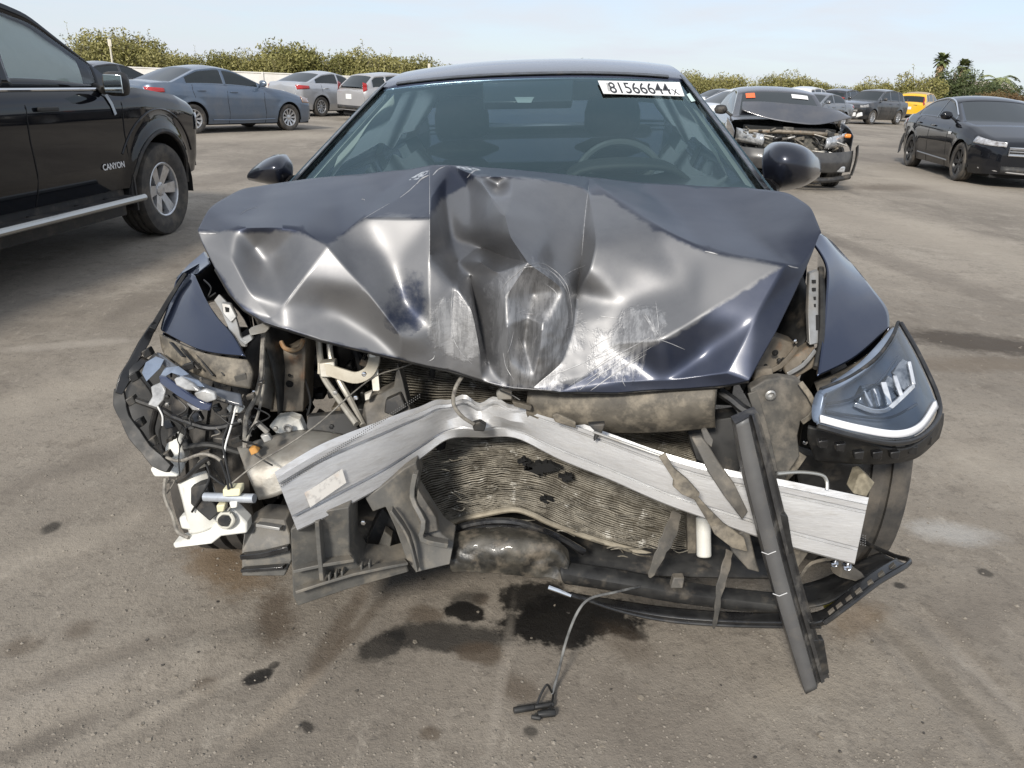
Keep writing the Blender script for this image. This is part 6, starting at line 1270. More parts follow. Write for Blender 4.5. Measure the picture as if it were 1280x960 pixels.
# ------------------------------------------------------------ the black pickup on the left
black_paint = paint('black truck paint', (.006, .007, .010), metal=.0, rough=.05, coat=0., dustamt=.008)
def pickup(root, emit, h):
    W2 = h['W'] / 2; sd = -1
    # airbag curtain hanging inside the front window
    rows = []
    for i, x in enumerate(np.linspace(.92, .10, 14)):
        r = h['gring'](x); rows.append([Vector((x, -abs(a.y) + .045 + .02 * mnoise.noise(Vector((x * 6, a.z * 7, 2))), a.z - .005)) for a in r[:9]])
    emit('airbag', MB().grid(patch([r[::2] for r in rows[::2]], 4, 4)), cloth('pale airbag cloth', (.94, .98, .95), .03), None)
    emit('belt_trim', MB().tube([h['surf'](x, h['zt'](x) - .012, -1) + Vector((0, -.008, 0)) for x in np.linspace(-1.2, 1.0, 12)], .011, 6), chrome, None)
    for s_ in (1, -1):
        y = s_ * (W2 + .07)
        b = emit('running_board', MB().box((-.12, y - s_ * .02, .405), (2.30, .16, .03)), black_plastic, None, bevel=.01)
        emit('board_edge', MB().tube([Vector((x, y + s_ * .06, .41)) for x in np.linspace(-1.27, 1.03, 8)], .026, 10), mat('satin steel tube', (.5, .5, .48), rough=.3, metal=.9), b)
        for x in (-1.0, -.5, 0., .5, .85): emit('step_bracket', MB().box((x, s_ * (W2 - .12), .40), (.06, .34, .03)), black_plastic, b)
        for cx in (h['fx'], h['rx']):      # wheel arch moulding
            R = h['p']['R']; Ra = R + h['p'].get('archgap', .055)
            emit('arch_moulding', MB().tube([h['surf'](cx + Ra * math.cos(a), R + Ra * math.sin(a), s_) + Vector((0, s_ * .022, 0)) for a in np.linspace(.02, math.pi - .02, 22)], .022, 6), black_plastic, None)
            emit('fender_bulge', MB().tube([h['surf'](cx + (Ra + .19) * math.cos(a), min(R + (Ra + .17) * math.sin(a), h['zt'](cx + (Ra + .19) * math.cos(a)) - .07), s_) + Vector((0, s_ * .0, 0)) for a in np.linspace(.45, math.pi - .55, 22)], .010, 6), black_paint, None)
        # mirror
        c = Vector((.90, s_ * (W2 + .11), h['zt'](.6) + .03)); rows = []
        for a in np.linspace(-1, 1, 9):
            k = math.sqrt(max(0, 1 - a * a * a * a)) ** .5
            rows.append([c + Vector((.06 * k * math.cos(t), s_ * .095 * a, .085 * k * math.copysign(abs(math.sin(t)) ** .7, math.sin(t)))) for t in np.linspace(0, 2 * math.pi, 16, endpoint=False)])
        mi = emit('side_mirror', MB().grid(rows, closed_u=True).tube([c + Vector((.0, -s_ * .1, -.05)), Vector((.98, s_ * (W2 * .88), h['zt'](.6) + .0))], .03, 8), black_plastic, None, angle=60)
        emit('mirror_glass', MB().box(c + Vector((-.058, s_ * .01, 0)), (.008, .14, .125)), mat('mirror glass', (.75, .8, .78), rough=.05, metal=1.), mi, bevel=.01)
        lamp(emit, h, 'headlight', lamp_clear, h['xf'] - .22, h['xf'] - .02, lambda t: .84, lambda t: .98, s_); emit('taillight', MB().box((h['xt'] + .06, s_ * (W2 - .09), 1.0), (.14, .14, .35)), lamp_red, None, bevel=.02)
        emit('mud_flap', MB().box((h['fx'] - .47, s_ * (W2 - .12), .42), (.02, .22, .28)), black_plastic, None)
    text('CANYON', 'door_badge', h['surf'](.78, .63, -1) + Vector((0, -.012, 0)), Vector((1, 0, 0)), Vector((0, .05, 1)), .062, mat('silver badge', (.75, .76, .78), rough=.3, metal=.3), None, fit=.28, bold=.0015).parent = root
    b = emit('torn_tape', MB().ribbon([h['surf'](.92, 1.18, -1) + Vector((0, -.02, .02)), h['surf'](.97, 1.10, -1) + Vector((0, -.012, 0)), h['surf'](1.0, 1.02, -1) + Vector((0, -.01, 0))], .03, .002, Vector((0, -1, 0))), mat('clear tape', (.5, .55, .6), rough=.2), None)
    for y_ in (-.42, .42): emit('seat', MB().box((.10, y_, 1.05), (.14, .5, .7)).box((.08, y_, 1.48), (.10, .26, .18)), cloth_grey, None, bevel=.04)
    emit('rocker', MB().box((.0, 0, .36), (2.2, h['W'] - .16, .22)), black_plastic, None)
    emit('cabin_floor', MB().box((.1, 0, .75), (2.3, 1.6, .2)).box((1.05, 0, 1.1), (.3, 1.5, .22)), dark_well, None)
    front_face(emit, h, zg=.85, hg=.32, zl=.55, plate=False)
C_ = glassmat('clear truck glass', (.92, .97, .95))
make_car('pickup_truck', 'black pickup truck at the left edge with an airbag curtain filling its side window', 'pickup truck',
         dict(L=5.4, W=1.89, H=1.80, wb=3.26, fo=.93, R=.385, tw=.26, sill=.46, archgap=.10, topline=[(-2.84, 1.10), (-2.79, 1.14), (-1.42, 1.14), (-1.3, 1.21), (1.2, 1.21), (1.5, 1.20), (2.1, 1.14), (2.45, 1.05), (2.56, .86)], zc=1.21, xc=1.30, xw=.52, zw=1.70, xr=-1.12, zr=1.74, xb=-1.32, zd=1.21,
              rrad=.12, bp=[.06], ge=.10, we=.18, railw=.74, side=[.93, .97, .99, 1., 1., .98, .93], nose_w=.80, tail_w=.92, flare=.03, spokes=6, rimr=.225, seams=[-1.15, .06, 1.12], handles=[.24, -.95], handlemat=black_plastic, mirrors=False, fine=1.4, glass=C_, wtop=.05, bow=.08),
         black_paint, (-4.12, 5.14, 0), R_(85), extra=pickup)
# ------------------------------------------------------------ cars in the lot
def std(zh=.66, zt_=.9, rear=True, front=True, hm=None, **k):
    def f(root, emit, h):
        lights(emit, h, zh=zh, zt_=zt_, hm=hm, **k)
        if front: front_face(emit, h, plate=False)
        if rear: rear_face(emit, h)
    return f
SEDAN = dict(seams=[-1.30, -.42, .62], handles=[-.25, -1.10])
def corolla(root, emit, h):
    lights(emit, h, zh=.70, hl=.50, zt_=.90, th=.13, tl=.36, hm=mat('dim amber lamp', (.30, .24, .20), (.4, .2, .12), 12, rough=.15, coat=1.)); front_face(emit, h, plate=False); rear_face(emit, h)
    for sd in (1, -1):
        emit('sill_trim', MB().tube([h['surf'](x, .27 + .02 * abs(x), sd) + Vector((0, sd * .004, 0)) for x in np.linspace(-.85, .9, 10)], .016, 6), h['paint'], None)
def with_paint(f, m_):
    def g(root, emit, h): h['paint'] = m_; f(root, emit, h)
    return g
cb = paint('slate blue paint', (.115, .155, .215), metal=.55, rough=.40, dustamt=.22)
make_car('parked_sedan', 'slate blue sedan with silver wheel covers parked behind the black pickup', 'car', dict(L=4.63, W=1.78, H=1.435, wb=2.70, fo=.95, zc=.99, zn=.74, xc=.82, xw=-.05, zw=1.37, xr=-1.05, zr=1.375, xb=-1.78, zd=1.06, ztail=1.04, R=.315, rimr=.205, **SEDAN, fine=1.3), cb, (-7.3, 19.4), R_(57), extra=with_paint(corolla, cb))
dg = paint('charcoal paint', (.03, .033, .04), metal=.5)
make_car('parked_sedan', 'charcoal sedan whose roof shows between the pickup and the slate blue sedan', 'car', dict(H=1.45, **SEDAN), dg, (-12.3, 24.6), R_(62), extra=std())
sv = paint('silver paint', (.50, .51, .53), metal=.6, rough=.35, dustamt=.25)
make_car('parked_sedan', 'silver sedan with red taillight just beyond the slate blue sedan', 'car', dict(L=4.55, W=1.78, H=1.44, wb=2.70, R=.32, xr=-1.1, xb=-1.85, zd=1.06, ztail=1.04, **SEDAN), sv, (-6.9, 28.9), R_(60), extra=std(zt_=.92, tl=.42))
make_car('parked_hatchback', 'silver hatchback with dark tailgate window beside the wrecked car', 'car', dict(L=4.1, W=1.74, H=1.47, wb=2.53, fo=.85, xc=.80, xw=.10, zw=1.40, xr=-1.50, zr=1.39, xb=-1.93, zd=1.0, ztail=.98, zc=1.02, ge=.30, bp=[-.3, -1.1], R=.31, tail_w=.86, rrad=.1, seams=[-1.1, -.3, .7], handles=[-.15]), paint('pale silver paint', (.46, .45, .45), metal=.5), (-4.15, 27.2), R_(46), extra=std(zt_=1.02, th=.28, tl=.14))
wp = paint('white paint', (.72, .72, .71), metal=0., rough=.35, dustamt=.2)
# right side
def wreck2(root, emit, h):
    W2 = h['W'] / 2; xc = 1.18
    def q(x, y, z): return Vector((x, y, z))
    # hood folded up across its middle
    hc = [[q(.98, y * .95, 1.00 + .02 * (1 - y * y)) for y in (-.74, -.4, 0, .4, .74)], [q(1.30, -.72, 1.20), q(1.30, -.4, 1.20), q(1.32, 0, 1.19), q(1.32, .4, 1.17), q(1.30, .72, 1.14)], [q(1.36, -.74, 1.205), q(1.38, -.4, 1.205), q(1.40, 0, 1.185), q(1.40, .4, 1.17), q(1.38, .76, 1.13)],
          [q(1.58, -.76, 1.10), q(1.68, -.4, 1.00), q(1.73, 0, .95), q(1.72, .4, .945), q(1.60, .88, 1.06)]]
    emit('hood', MB().grid(patch(hc, 6, 6)), dg2, None, solid=.012, angle=50)
    emit('engine_bay', MB().box((1.45, 0, .62), (.6, 1.3, .5)), dark_well, None)
    sup = emit('radiator_support', MB().tube([q(1.86, -.66, .80), q(1.92, -.2, .82), q(1.93, .2, .82), q(1.86, .66, .80)], .03, 8), steel_tan, None)
    emit('radiator', MB().box((1.82, 0, .60), (.05, .95, .38)), mat('dull radiator', (.14, .13, .11), (.05, .05, .045), 30, rough=.7), None)
    rr = random.Random(5)
    for k in range(70):
        c = q(1.86 + rr.uniform(-.12, .10), rr.uniform(-.75, .75), rr.uniform(.48, .86)); s_ = rr.uniform(.03, .10)
        emit('bay_part', MB().box(c, (s_ * .6, s_ * rr.uniform(.6, 1.8), s_ * rr.uniform(.3, .9)), Matrix.Rotation(rr.uniform(-.5, .5), 3, 'X')), rr.choice([alu_cast, plas_tan, plas_dull, plas_dull, steel_grey, plas_grey, plas_black]), None, bevel=.012)
    for k in range(16):
        y = rr.uniform(-.75, .6); z_ = rr.uniform(.55, .86); emit('bay_pipe', MB().tube([q(1.80, y, z_), q(1.93, y + .10, z_ - .02), q(1.96, y + rr.uniform(.1, .4), z_ - rr.uniform(.0, .16))], rr.uniform(.008, .018), 6, smooth=4), rr.choice([steel_grey, plas_dull, plas_tan, alu_cast, plas_black]), None)
    for sd, cx in ((1, 1.98), (-1, 1.90)):
        rows = []
        for u in np.linspace(0, 1, 6): rows.append([q(cx + .12 - .38 * u + .05 * math.sin(v * 3.14), sd * (.46 + .36 * u), .60 + .04 * u + (.17 + .03 * u) * v) for v in np.linspace(0, 1, 5)])
        o = emit('headlight', MB().grid(rows), lamp_clear, None, solid=.03, angle=60)
        if sd > 0: emit('turn_lamp', MB().box((1.86, .80, .80), (.10, .09, .06)), lamp_amber, o, bevel=.02)
    for sd in (1, -1):
        emit('front_fender', MB().grid(patch([[q(x, sd * (.90 - .05 * max(0, x - 1.5)), zz - dz) for x, zz in ((1.0, .96), (1.30, .93), (1.62, .88), (1.90, .80))] for dz in (0, .10, .22)], 5, 4)), dg2, None, solid=.006)
    bump = [[q(1.92, -.86, .58), q(2.10, -.6, .58), q(2.20, 0, .56), q(2.14, .6, .57), q(1.96, .90, .60)], [q(1.96, -.86, .44), q(2.16, -.6, .44), q(2.26, 0, .42), q(2.20, .6, .42), q(2.0, .90, .44)], [q(1.94, -.84, .30), q(2.12, -.6, .29), q(2.20, 0, .27), q(2.14, .6, .27), q(1.98, .9, .29)]]
    emit('bumper', MB().grid(patch(bump, 6, 6)), mat('dark grey bumper', (.035, .035, .037), (.07, .068, .065), 6, rough=.35, coat=.3), None, solid=.012)
    emit('bumper_lip', MB().tube([q(1.98, -.84, .20), q(2.18, -.5, .17), q(2.24, 0, .16), q(2.18, .55, .17), q(2.0, .90, .22)], .04, 8, smooth=5), black_plastic, None)
    emit('torn_corner', MB().ribbon([q(1.90, .96, .66), q(1.98, .96, .48), q(2.02, .92, .24)], .10, .015, Vector((0, 1, 0)), smooth=4), black_plastic, None)
    emit('fog_lamp', MB().box((2.10, .72, .33), (.06, .14, .09)), lamp_clear, None, bevel=.02)
    g = h['gring']
    def wsp(u, x): r = g(x); a = r[16]; b_ = r[9] if u < 0 else r[23]; t = abs(u); p_ = a.lerp(b_, t); return Vector((p_.x, p_.y, p_.z + .004)) + Vector((.006, 0, .006))
    for u0, u1, x0, x1, m_, nm in ((.62, .86, .22, .07, mat('orange sticker', (.85, .16, .05), rough=.5), 'orange_sticker'), (-.80, -.36, .20, .08, paper_white, 'lot_sticker')):
        # the sticker lies on the glass: sample the glass surface
        rows = []
        for x in np.linspace(x0, x1, 4):
            r = g(x); half = [r[i] for i in range(9, 24)]; ys = [v.y for v in half]; row = []
            for u in np.linspace(u0, u1, 7):
                y = -u * .62; k = int(np.argmin([abs(v - y) for v in ys])); k = min(max(k, 1), len(half) - 2); a, b_ = (half[k], half[k + 1]) if (half[k].y - y) * (half[k + 1].y - y) <= 0 else (half[k - 1], half[k]); t = (a.y - y) / (a.y - b_.y + 1e-9); p_ = a.lerp(b_, max(0, min(1, t))); row.append(p_ + Vector((.006, 0, .007)))
            rows.append(row)
        emit(nm, MB().grid(rows), m_, None)
    lights(emit, h, head=False); rear_face(emit, h)
dg2 = paint('dark grey wreck paint', (.085, .09, .105), metal=.5, rough=.35, dustamt=.25)
make_car('wrecked_sedan', 'dark grey sedan with folded hood, exposed engine and torn bumper behind the wrecked car', 'car', dict(L=4.8, W=1.80, H=1.46, wb=2.75, fo=.95, xc=.80, xw=-.02, zw=1.39, cut=1.12, xr=-1.1, xb=-1.75, mirmat=black_plastic, R=.315, seams=[-1.3, -.42, .66], handles=[-.25, -1.1]), dg2, (4.35, 14.1), R_(-97), extra=wreck2)
bk_ = paint('black sedan paint', (.008, .009, .012), metal=.0, rough=.06, coat=0., dustamt=.01)
def optima(root, emit, h):
    lights(emit, h, zh=.71, hh=.09, hl=.52, zt_=.90, hm=mat('bright lamp', (.62, .63, .65), (.20, .18, .17), 16, rough=.12, metal=.3, coat=1.)); rear_face(emit, h, plate=False); front_face(emit, h, zg=.60, hg=.12, wg=.85, chromeg=True, zl=.30)
    for sd in (1, -1):
        emit('window_trim', MB().tube([h['gring'](x)[8 if sd > 0 else -9] + Vector((0, sd * .006, -.004)) for x in np.linspace(-1.5, .55, 16)], .012, 6), chrome, None)
        emit('sill_trim', MB().tube([h['surf'](x, .33 - .02 * x, sd) + Vector((0, sd * .004, 0)) for x in np.linspace(-.9, .8, 8)], .014, 6), mat('grey sill trim', (.25, .25, .25), rough=.35, metal=.5), None)
        emit('fender_vent', MB().box(h['surf'](.78, .80, sd) + Vector((0, sd * .008, 0)), (.16, .012, .05)), chrome, None, bevel=.004)
    emit('bumper_scuff', MB().tube([Vector((h['xf'] - .30, -.78, .30)), Vector((h['xf'] + .0, -.5, .27)), Vector((h['xf'] + .06, 0, .25)), Vector((h['xf'], .5, .27))], .012, 6, smooth=4), mat('scuffed grey edge', (.3, .29, .28), rough=.6), None)
    emit('hanging_liner', MB().ribbon([Vector((h['xt'] + .34, -.84, .58)), Vector((h['xt'] + .16, -.82, .42)), Vector((h['xt'] + .22, -.84, .24))], .16, .012, Vector((0, -1, 0)), smooth=4), black_plastic, None)
    emit('torn_quarter', MB().ribbon([h['surf'](h['xt'] + .30, .92, -1) + Vector((0, -.02, 0)), h['surf'](h['xt'] + .15, .80, -1) + Vector((0, -.03, 0)), h['surf'](h['xt'] + .08, .64, -1) + Vector((0, -.02, 0))], .10, .012, Vector((0, -1, .2)), smooth=4), sv, None)
    emit('air_freshener', MB().box((.15, .02, 1.2), (.01, .03, .09)), paper_white, None)
make_car('parked_sedan', 'black sedan with black wheels and bright headlight at the right edge', 'car', dict(L=4.85, W=1.83, H=1.455, wb=2.795, fo=.96, xc=.86, xw=-.05, zw=1.39, xr=-1.15, zr=1.385, xb=-1.9, zd=1.06, ztail=1.03, R=.335, rimr=.235, rim='dark', spokes=7, zn=.76, zc=1.0, railw=.67, handles=[-.2, -1.1], seams=[-1.3, -.4, .66], fine=1.4), bk_, (8.98, 15.63), R_(-99), extra=optima)
gs_ = paint('mid grey paint', (.18, .19, .205), metal=.6, rough=.35)
make_car('parked_sedan', 'grey sedan seen behind the folded hood of the dark grey wreck', 'car', dict(**SEDAN), gs_, (12.6, 35.6), R_(222), extra=std())
SUV = dict(L=4.65, W=1.88, H=1.74, wb=2.72, fo=.92, R=.36, rimr=.24, sill=.27, zn=.98, zc=1.16, xc=.86, xw=.12, zw=1.64, xr=-1.72, zr=1.62, xb=-2.0, zd=1.14, ztail=1.12, bp=[-.35, -1.25], ge=.30, rrad=.1, tail_w=.86, nose_w=.7, seams=[-1.25, -.35, .7], handles=[-.2, -1.1])
bs = paint('black suv paint', (.018, .020, .024), metal=.3, rough=.3)
def suvx(root, emit, h):
    lights(emit, h, zh=.88, zt_=1.15, th=.3, tl=.14, hm=mat('broken lamp', (.12, .12, .12), (.4, .4, .4), 14, rough=.3)); front_face(emit, h, plate=False, zg=.72)
    for y, m_ in ((-.5, wp), (-.1, steel_grey), (.3, wp), (.62, wp)): emit('broken_bumper', MB().box((h['xf'] + .02 - .1 * abs(y), y, .46), (.12, .34, .20), Matrix.Rotation(y * .5, 3, 'X')), m_, None, bevel=.03)
    for k in range(6): emit('torn_fascia', MB().box((h['xf'] + .01, -.7 + .28 * k, .66 + .04 * (k % 2)), (.1, .22, .10)), plas_dull if k % 2 else steel_grey, None, bevel=.02)
make_car('parked_suv', 'black suv with broken pale front bumper in the far row', 'car', SUV, bs, (18.6, 43.6), R_(219), extra=suvx)
yp = paint('yellow paint', (.72, .42, .02), metal=0., rough=.3, dustamt=.08)
def yel(root, emit, h):
    lights(emit, h, zh=.88, zt_=1.2, th=.5, tl=.12); rear_face(emit, h, zp=.80); emit('roof_panel', MB().grid([[h['gring'](x)[j] + Vector((0, 0, .006)) for j in range(9, 24)] for x in np.linspace(-1.6, .0, 8)]), mat('tan roof wrap', (.45, .33, .18), rough=.5), None)
    emit('tailgate_trim', MB().box((h['xt'] - .03, 0, .98), (.03, .9, .04)), black_plastic, None, bevel=.01)
make_car('parked_suv', 'yellow suv with dark tailgate window in the far row', 'car', {**SUV, 'mirrors': True}, yp, (25.0, 51.5), R_(50), extra=yel)
make_car('parked_suv', 'white suv behind the grey sedan in the far row', 'car', SUV, wp, (16.3, 46.5), R_(48), extra=std(zh=.9, zt_=1.2))
make_car('parked_sedan', 'white sedan roof beyond the dark grey wreck', 'car', dict(**SEDAN), wp, (12.4, 43.5), R_(-150), extra=std())
make_car('parked_sedan', 'white sedan just right of the wrecked car pillar', 'car', dict(**SEDAN, H=1.5), wp, (6.5, 25.5), R_(-160), extra=std())
make_car('parked_suv', 'black suv whose roof shows left of the broken black suv', 'car', SUV, dg, (19.9, 50.5), R_(45), extra=std(zh=.9, zt_=1.2))
make_car('parked_sedan', 'white car roof beyond the black sedan at the right', 'car', dict(H=1.56, **SEDAN), wp, (21.9, 40.5), R_(200), extra=std())
make_car('parked_sedan', 'grey car roof farthest right beyond the black sedan', 'car', dict(**SEDAN), gs_, (27.6, 42.5), R_(195), extra=std())
make_car('parked_sedan', 'dark car roof between two white roofs beyond the dark grey wreck', 'car', dict(**SEDAN), dg, (10.9, 47.0), R_(200), extra=std())
make_car('parked_sedan', 'silver car roof in the far row right of the yellow suv', 'car', dict(**SEDAN), sv, (29.0, 49.0), R_(200), extra=std())

# white wall behind the left cars
w = empty('white_wall', (-12.0, 41.0, 0), R_(3)); tag(w, 'low white panel wall behind the silver sedan', 'wall')
wm = mat('white wall panels', (.70, .69, .66), (.60, .58, .54), 1.5, rough=.8, dirt=((.35, .31, .26), 1.2, .5, .8, .4))
for k in range(8): MB().box((-9.6 + 2.42 * k, 0, .62), (2.40, .10, 1.24)).build('panel', wm, w, bevel=.01)
for k in range(9): MB().box((-10.81 + 2.42 * k, -.06, .66), (.10, .10, 1.32)).build('post', wm, w)
MB().box((-1.1, 0, 1.28), (19.5, .16, .06)).build('cap_rail', wm, w, bevel=.01)
for px, Yd, hh_ in ((146, 34, 2.25), (536, 44, 2.0)):
    b_ = P(px, 120, Yd); po = empty('marker_post', (b_.x, b_.y, 0)); tag(po, 'thin pale post standing before the hedge behind the pickup' if px < 200 else 'short pale post before the hedge left of the wrecked car roof', 'post')
    MB().tube([Vector((0, 0, 0)), Vector((.02, 0, hh_))], [.05, .035], 8).build('pole', mat('pale post', (.62, .58, .48), rough=.7), po); MB().box((.02, 0, hh_ - .05), (.14, .04, .26)).build('plate', mat('pale post', (.62, .58, .48), rough=.7), po)
# ------------------------------------------------------------ hedge, trees, palms, house
def leaf_mat(name, a, b, c):
    M = bpy.data.materials.new(name); M.use_nodes = True; t = M.node_tree; l = t.links.new; bs_ = t.nodes['Principled BSDF']
    n = nn(t, 'ShaderNodeTexNoise'); n.inputs['Scale'].default_value = 1.6; n.inputs['Detail'].default_value = 6; tcn = nn(t, 'ShaderNodeTexCoord'); l(tcn.outputs['Object'], n.inputs['Vector'])
    oi = nn(t, 'ShaderNodeObjectInfo'); n2 = nn(t, 'ShaderNodeTexWhiteNoise'); geo = nn(t, 'ShaderNodeNewGeometry'); l(geo.outputs['Random Per Island'], n2.inputs['Vector'])
    r = nn(t, 'ShaderNodeValToRGB'); r.color_ramp.elements[0].color = (*a, 1); r.color_ramp.elements[1].color = (*c, 1); e = r.color_ramp.elements.new(.5); e.color = (*b, 1)
    x = nn(t, 'ShaderNodeMath', operation='MULTIPLY_ADD'); l(geo.outputs['Random Per Island'], x.inputs[0]); x.inputs[1].default_value = .45; l(n.outputs[0], x.inputs[2])
    y = nn(t, 'ShaderNodeMath', operation='MULTIPLY_ADD'); l(oi.outputs['Random'], y.inputs[0]); y.inputs[1].default_value = .35; l(x.outputs[0], y.inputs[2])
    z = nn(t, 'ShaderNodeMath', operation='SUBTRACT'); l(y.outputs[0], z.inputs[0]); z.inputs[1].default_value = .40; l(z.outputs[0], r.inputs[0]); l(r.outputs[0], bs_.inputs['Base Color'])
    bs_.inputs['Roughness'].default_value = .6; bs_.inputs['Specular IOR Level'].default_value = .3
    return M
lf_olive = leaf_mat('olive foliage', (.10, .11, .034), (.215, .20, .065), (.34, .31, .13)); lf_dark = leaf_mat('dark foliage', (.03, .044, .018), (.07, .09, .034), (.12, .14, .055)); lf_red = leaf_mat('reddish foliage', (.08, .05, .025), (.16, .10, .045), (.18, .15, .06)); lf_palm = leaf_mat('palm foliage', (.09, .12, .05), (.17, .20, .085), (.27, .27, .12))
bark = mat('bark', (.12, .095, .07), (.2, .17, .13), 12, rough=.9); thatch = mat('dry palm thatch', (.42, .30, .17), (.30, .20, .11), 12, rough=.9)
def crown_mesh(name, rng_, w, h_, n, ls, sprouts, base=.15, lumps=14):
    C = []
    for k in range(lumps):
        a = rng_.uniform(0, 6.28); r = w * .5 * math.sqrt(rng_.uniform(0, 1)) * .85; z = base * h_ + (h_ * (1 - base)) * rng_.uniform(.05, .80); C.append((r * math.cos(a), r * math.sin(a), z, rng_.uniform(.16, .30) * w))
    vs, fs = [], []
    def leaf(c, s):
        d = Vector((rng_.gauss(0, 1), rng_.gauss(0, 1), rng_.gauss(0, 1))).normalized(); e = d.orthogonal().normalized(); e = (Matrix.Rotation(rng_.uniform(0, 6.28), 3, d) @ e); b = len(vs)
        vs.extend([c - d * s, c + e * s * .42, c + d * s, c - e * s * .42]); fs.append((b, b + 1, b + 2, b + 3))
    for k in range(n):
        x, y, z, r = C[rng_.randrange(lumps)]; d = Vector((rng_.gauss(0, 1), rng_.gauss(0, 1), rng_.gauss(0, 1))).normalized() * r * rng_.uniform(.55, 1.08)
        p = Vector((x + d.x, y + d.y, max(.08, z + d.z * .85))); leaf(p, ls * rng_.uniform(.6, 1.3))
    st = []
    for k in range(sprouts):
        a = rng_.uniform(0, 6.28); r = w * .45 * math.sqrt(rng_.random()); p0 = Vector((r * math.cos(a), r * math.sin(a), h_ * rng_.uniform(.55, .8))); d = Vector((rng_.gauss(0, .28), rng_.gauss(0, .28), 1)).normalized(); L2 = h_ * rng_.uniform(.18, .42); st.append((p0, d, L2))
        for j in range(22):
            t = rng_.random(); leaf(p0 + d * L2 * t + Vector((rng_.gauss(0, .06), rng_.gauss(0, .06), rng_.gauss(0, .05))), ls * rng_.uniform(.4, .8))
    me = bpy.data.meshes.new(name); me.from_pydata([tuple(v) for v in vs], [], fs)
    tm = MB()
    for k in range(6):
        a = rng_.uniform(0, 6.28); r = w * .32 * rng_.random(); tm.tube([Vector((.1 * math.cos(a), .1 * math.sin(a), -.05)), Vector((r * .6 * math.cos(a), r * .6 * math.sin(a), h_ * .35)), Vector((r * 1.2 * math.cos(a), r * 1.2 * math.sin(a), h_ * .72))], [.07, .05, .018], 6, smooth=3)
    for p0, d, L2 in st: tm.tube([p0 - d * L2 * .5, p0 + d * L2], [.012, .004], 4)
    return me, tm
rg = random.Random(11); CV = []
for k in range(6):
    me, tm = crown_mesh('crown', rg, rg.uniform(2.9, 3.6), rg.uniform(2.1, 2.5), 9000, .08, 12, .10, 24); me.materials.append(lf_olive)
    t_o = tm.build('trunk', bark); CV.append((me, t_o.data)); bpy.data.objects.remove(t_o)
def plant(name, label, cat, x, y, s, v, group=None, m_=None, sz=1.0):
    r = empty(name, (x, y, 0), rg.uniform(0, 6.28)); r.scale = (s, s, s * sz); tag(r, label, cat, group)
    me, tm = CV[v % 6]
    if m_ is not None: me = me.copy(); me.materials.clear(); me.materials.append(m_)
    for nm, d in (('crown', me), ('trunk', tm)):
        o = bpy.data.objects.new(nm, d); COL.objects.link(o); o.parent = r
    return r
k = 0
for px in range(-156, 900, 24):
    Yd = 47 + (px > 480) * 8 + rg.uniform(-1, 1.5); b_ = P(px, 110, Yd); s = rg.uniform(.74, 1.18) * (1.04 if px < 450 else .95)
    plant('hedge_shrub', 'olive green shrub in the long hedge behind the parked cars', 'shrub', b_.x, Yd, s, k, 'hedge shrubs along the back of the lot'); k += 1
for px in range(880, 1150, 20):
    Yd = 62 + rg.uniform(-1, 2); b_ = P(px, 110, Yd)
    plant('hedge_shrub', 'olive green shrub in the long hedge behind the parked cars', 'shrub', b_.x, Yd, rg.uniform(.75, 1.15), k, 'hedge shrubs along the back of the lot'); k += 1
def pt(px, Yd): return P(px, 110, Yd).x, Yd
x, y = pt(1150, 60); plant('round_shrub', 'bright olive round shrub just right of the yellow suv', 'shrub', x, y, 1.25, 2)
x, y = pt(1190, 66)
me, tm = crown_mesh('crown', rg, 3.4, 4.1, 7000, .11, 3, .1, 30); me.materials.append(lf_dark); r = empty('dark_tree', (x, y, 0)); tag(r, 'dense dark green tree standing in front of the two fan palms', 'tree'); o = bpy.data.objects.new('crown', me); COL.objects.link(o); o.parent = r; tm.tube([V(0, 0, 0), V(.05, 0, 1.6), V(0, 0, 3.4)], [.22, .16, .08], 8).build('trunk', bark, r)
def fan_palm(label, px, Yd, ht):
    x, y = pt(px, Yd); r = empty('fan_palm', (x, y, 0)); tag(r, label, 'palm', 'tall fan palms'); MB().tube([V(0, 0, 0), V(.1, 0, ht * .5), V(0, 0, ht)], [.22, .17, .15], 8, smooth=4).build('trunk', bark, r)
    vs, fs, v2, f2_ = [], [], [], []
    for i in range(120):
        d = Vector((rg.gauss(0, 1), rg.gauss(0, 1), rg.gauss(.35, .7))).normalized(); c = V(0, 0, ht + .1); e = d.cross(V(0, 0, 1)).normalized() if abs(d.z) < .98 else V(1, 0, 0); b = len(vs); L2 = rg.uniform(.7, 1.05)
        tip = c + d * L2 + V(0, 0, -.12); q_ = c + d * L2 * .6; vs.extend([c + d * .15, q_ + e * .22, tip + e * .1, tip - e * .1, q_ - e * .22]); fs.append((b, b + 1, b + 2, b + 3, b + 4))
    for i in range(90):
        a = rg.uniform(0, 6.28); z = rg.uniform(0, 1.5); d = V(math.cos(a), math.sin(a), -1.1).normalized(); c = V(0, 0, ht - z); e = V(-math.sin(a), math.cos(a), 0); b = len(v2); v2.extend([c, c + d * .4 + e * .12, c + d * rg.uniform(.6, .95), c + d * .4 - e * .12]); f2_.append((b, b + 1, b + 2, b + 3))
    MB().add(vs, fs).build('frond_crown', lf_palm, r, smooth=False); MB().add(v2, f2_).build('dry_skirt', thatch, r, smooth=False)
fan_palm('taller fan palm standing left of the dark tree', 1170, 84, 5.0); fan_palm('shorter fan palm showing above the dark tree', 1199, 88, 4.6)
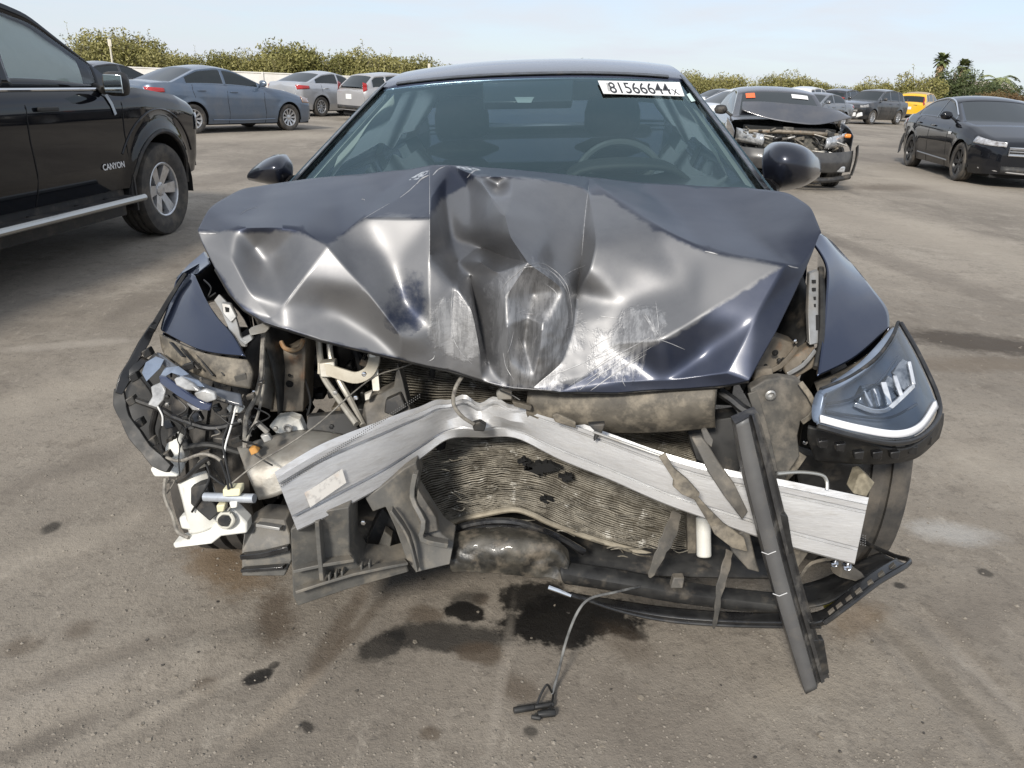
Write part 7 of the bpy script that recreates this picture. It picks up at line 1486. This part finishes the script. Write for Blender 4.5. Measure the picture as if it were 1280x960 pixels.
def feather_palm(label, px, Yd, ht, nf, L2):
    x, y = pt(px, Yd); r = empty('feather_palm', (x, y, 0)); tag(r, label, 'palm'); MB().tube([V(0, 0, 0), V(.05, 0, ht)], [.2, .13], 8, smooth=3).build('trunk', bark, r)
    for i in range(nf):
        a = 6.28 * i / nf + rg.uniform(-.2, .2); up = rg.uniform(.5, 1.3); pts = []
        for j in range(8):
            t = j / 7; pts.append(V(math.cos(a) * L2 * t, math.sin(a) * L2 * t, ht + up * L2 * t * .9 - L2 * .95 * t * t))
        vs, fs = [], []; e = V(-math.sin(a), math.cos(a), 0)
        for j in range(1, 8):
            for s_ in (1, -1):
                for q_ in (0, .5):
                    p = pts[j] if q_ == 0 else (pts[j] + pts[j - 1]) / 2; b = len(vs); ln = .42 * math.sin(math.pi * (j / 8) ** .7) + .08; vs.extend([p, p + e * s_ * ln + V(0, 0, -.12), p + V(0, 0, -.05) + (pts[j] - pts[j - 1]) * .35]); fs.append((b, b + 1, b + 2))
        mbf = MB().add(vs, fs); mbf.tube(pts, .018, 4); mbf.build('frond', lf_palm, r, smooth=False)
feather_palm('feathery palm above the reddish shrubs at the right', 1246, 70, 2.9, 15, 1.8)
x, y = pt(1218, 64); plant('green_shrub', 'dark green shrub left of the feathery palm', 'shrub', x, y, 1.0, 1, None, lf_dark, 1.05)
x, y = pt(1232, 68); plant('green_shrub', 'dark green shrub under the feathery palm', 'shrub', x, y, 1.1, 4, None, lf_dark, 1.05)
x, y = pt(1272, 66); plant('green_shrub', 'dark green shrub at the right edge beyond the feathery palm', 'shrub', x, y, 1.2, 5, None, lf_dark, 1.0)
for i, (px, lb) in enumerate(((1243, 'leftmost reddish brown shrub below the feathery palm'), (1262, 'middle reddish brown shrub below the feathery palm'), (1283, 'reddish brown shrub cut by the right edge of the photo'))):
    x, y = pt(px, 60); plant('red_shrub', lb, 'shrub', x, y, .80, i, 'reddish shrubs at the right', lf_red)
x, y = pt(1215, 92); hs_ = empty('white_house', (x, y, 0), R_(-10)); tag(hs_, 'white walled house peeking out between the palms', 'house')
MB().box((0, 0, 1.35), (6.5, 5, 2.7)).build('wall', mat('white stucco', (.74, .72, .68), rough=.9), hs_); MB().prism([V(-3.7, -2.9, 2.7), V(3.7, -2.9, 2.7), V(3.0, 0, 3.4), V(-3.0, 0, 3.4)], V(0, .1, -.12)).prism([V(-3.7, 2.9, 2.7), V(3.7, 2.9, 2.7), V(3.0, 0, 3.4), V(-3.0, 0, 3.4)], V(0, -.1, -.12)).build('roof', mat('pale roof', (.45, .38, .32), rough=.9), hs_)
for xx in (-1.8, 1.4): wq = MB().box((xx, -2.53, 1.4), (1.1, .08, 1.1)).build('window', white_plas, hs_); MB().box((xx, -2.58, 1.4), (.95, .03, .95)).build('pane', win_dark, wq)
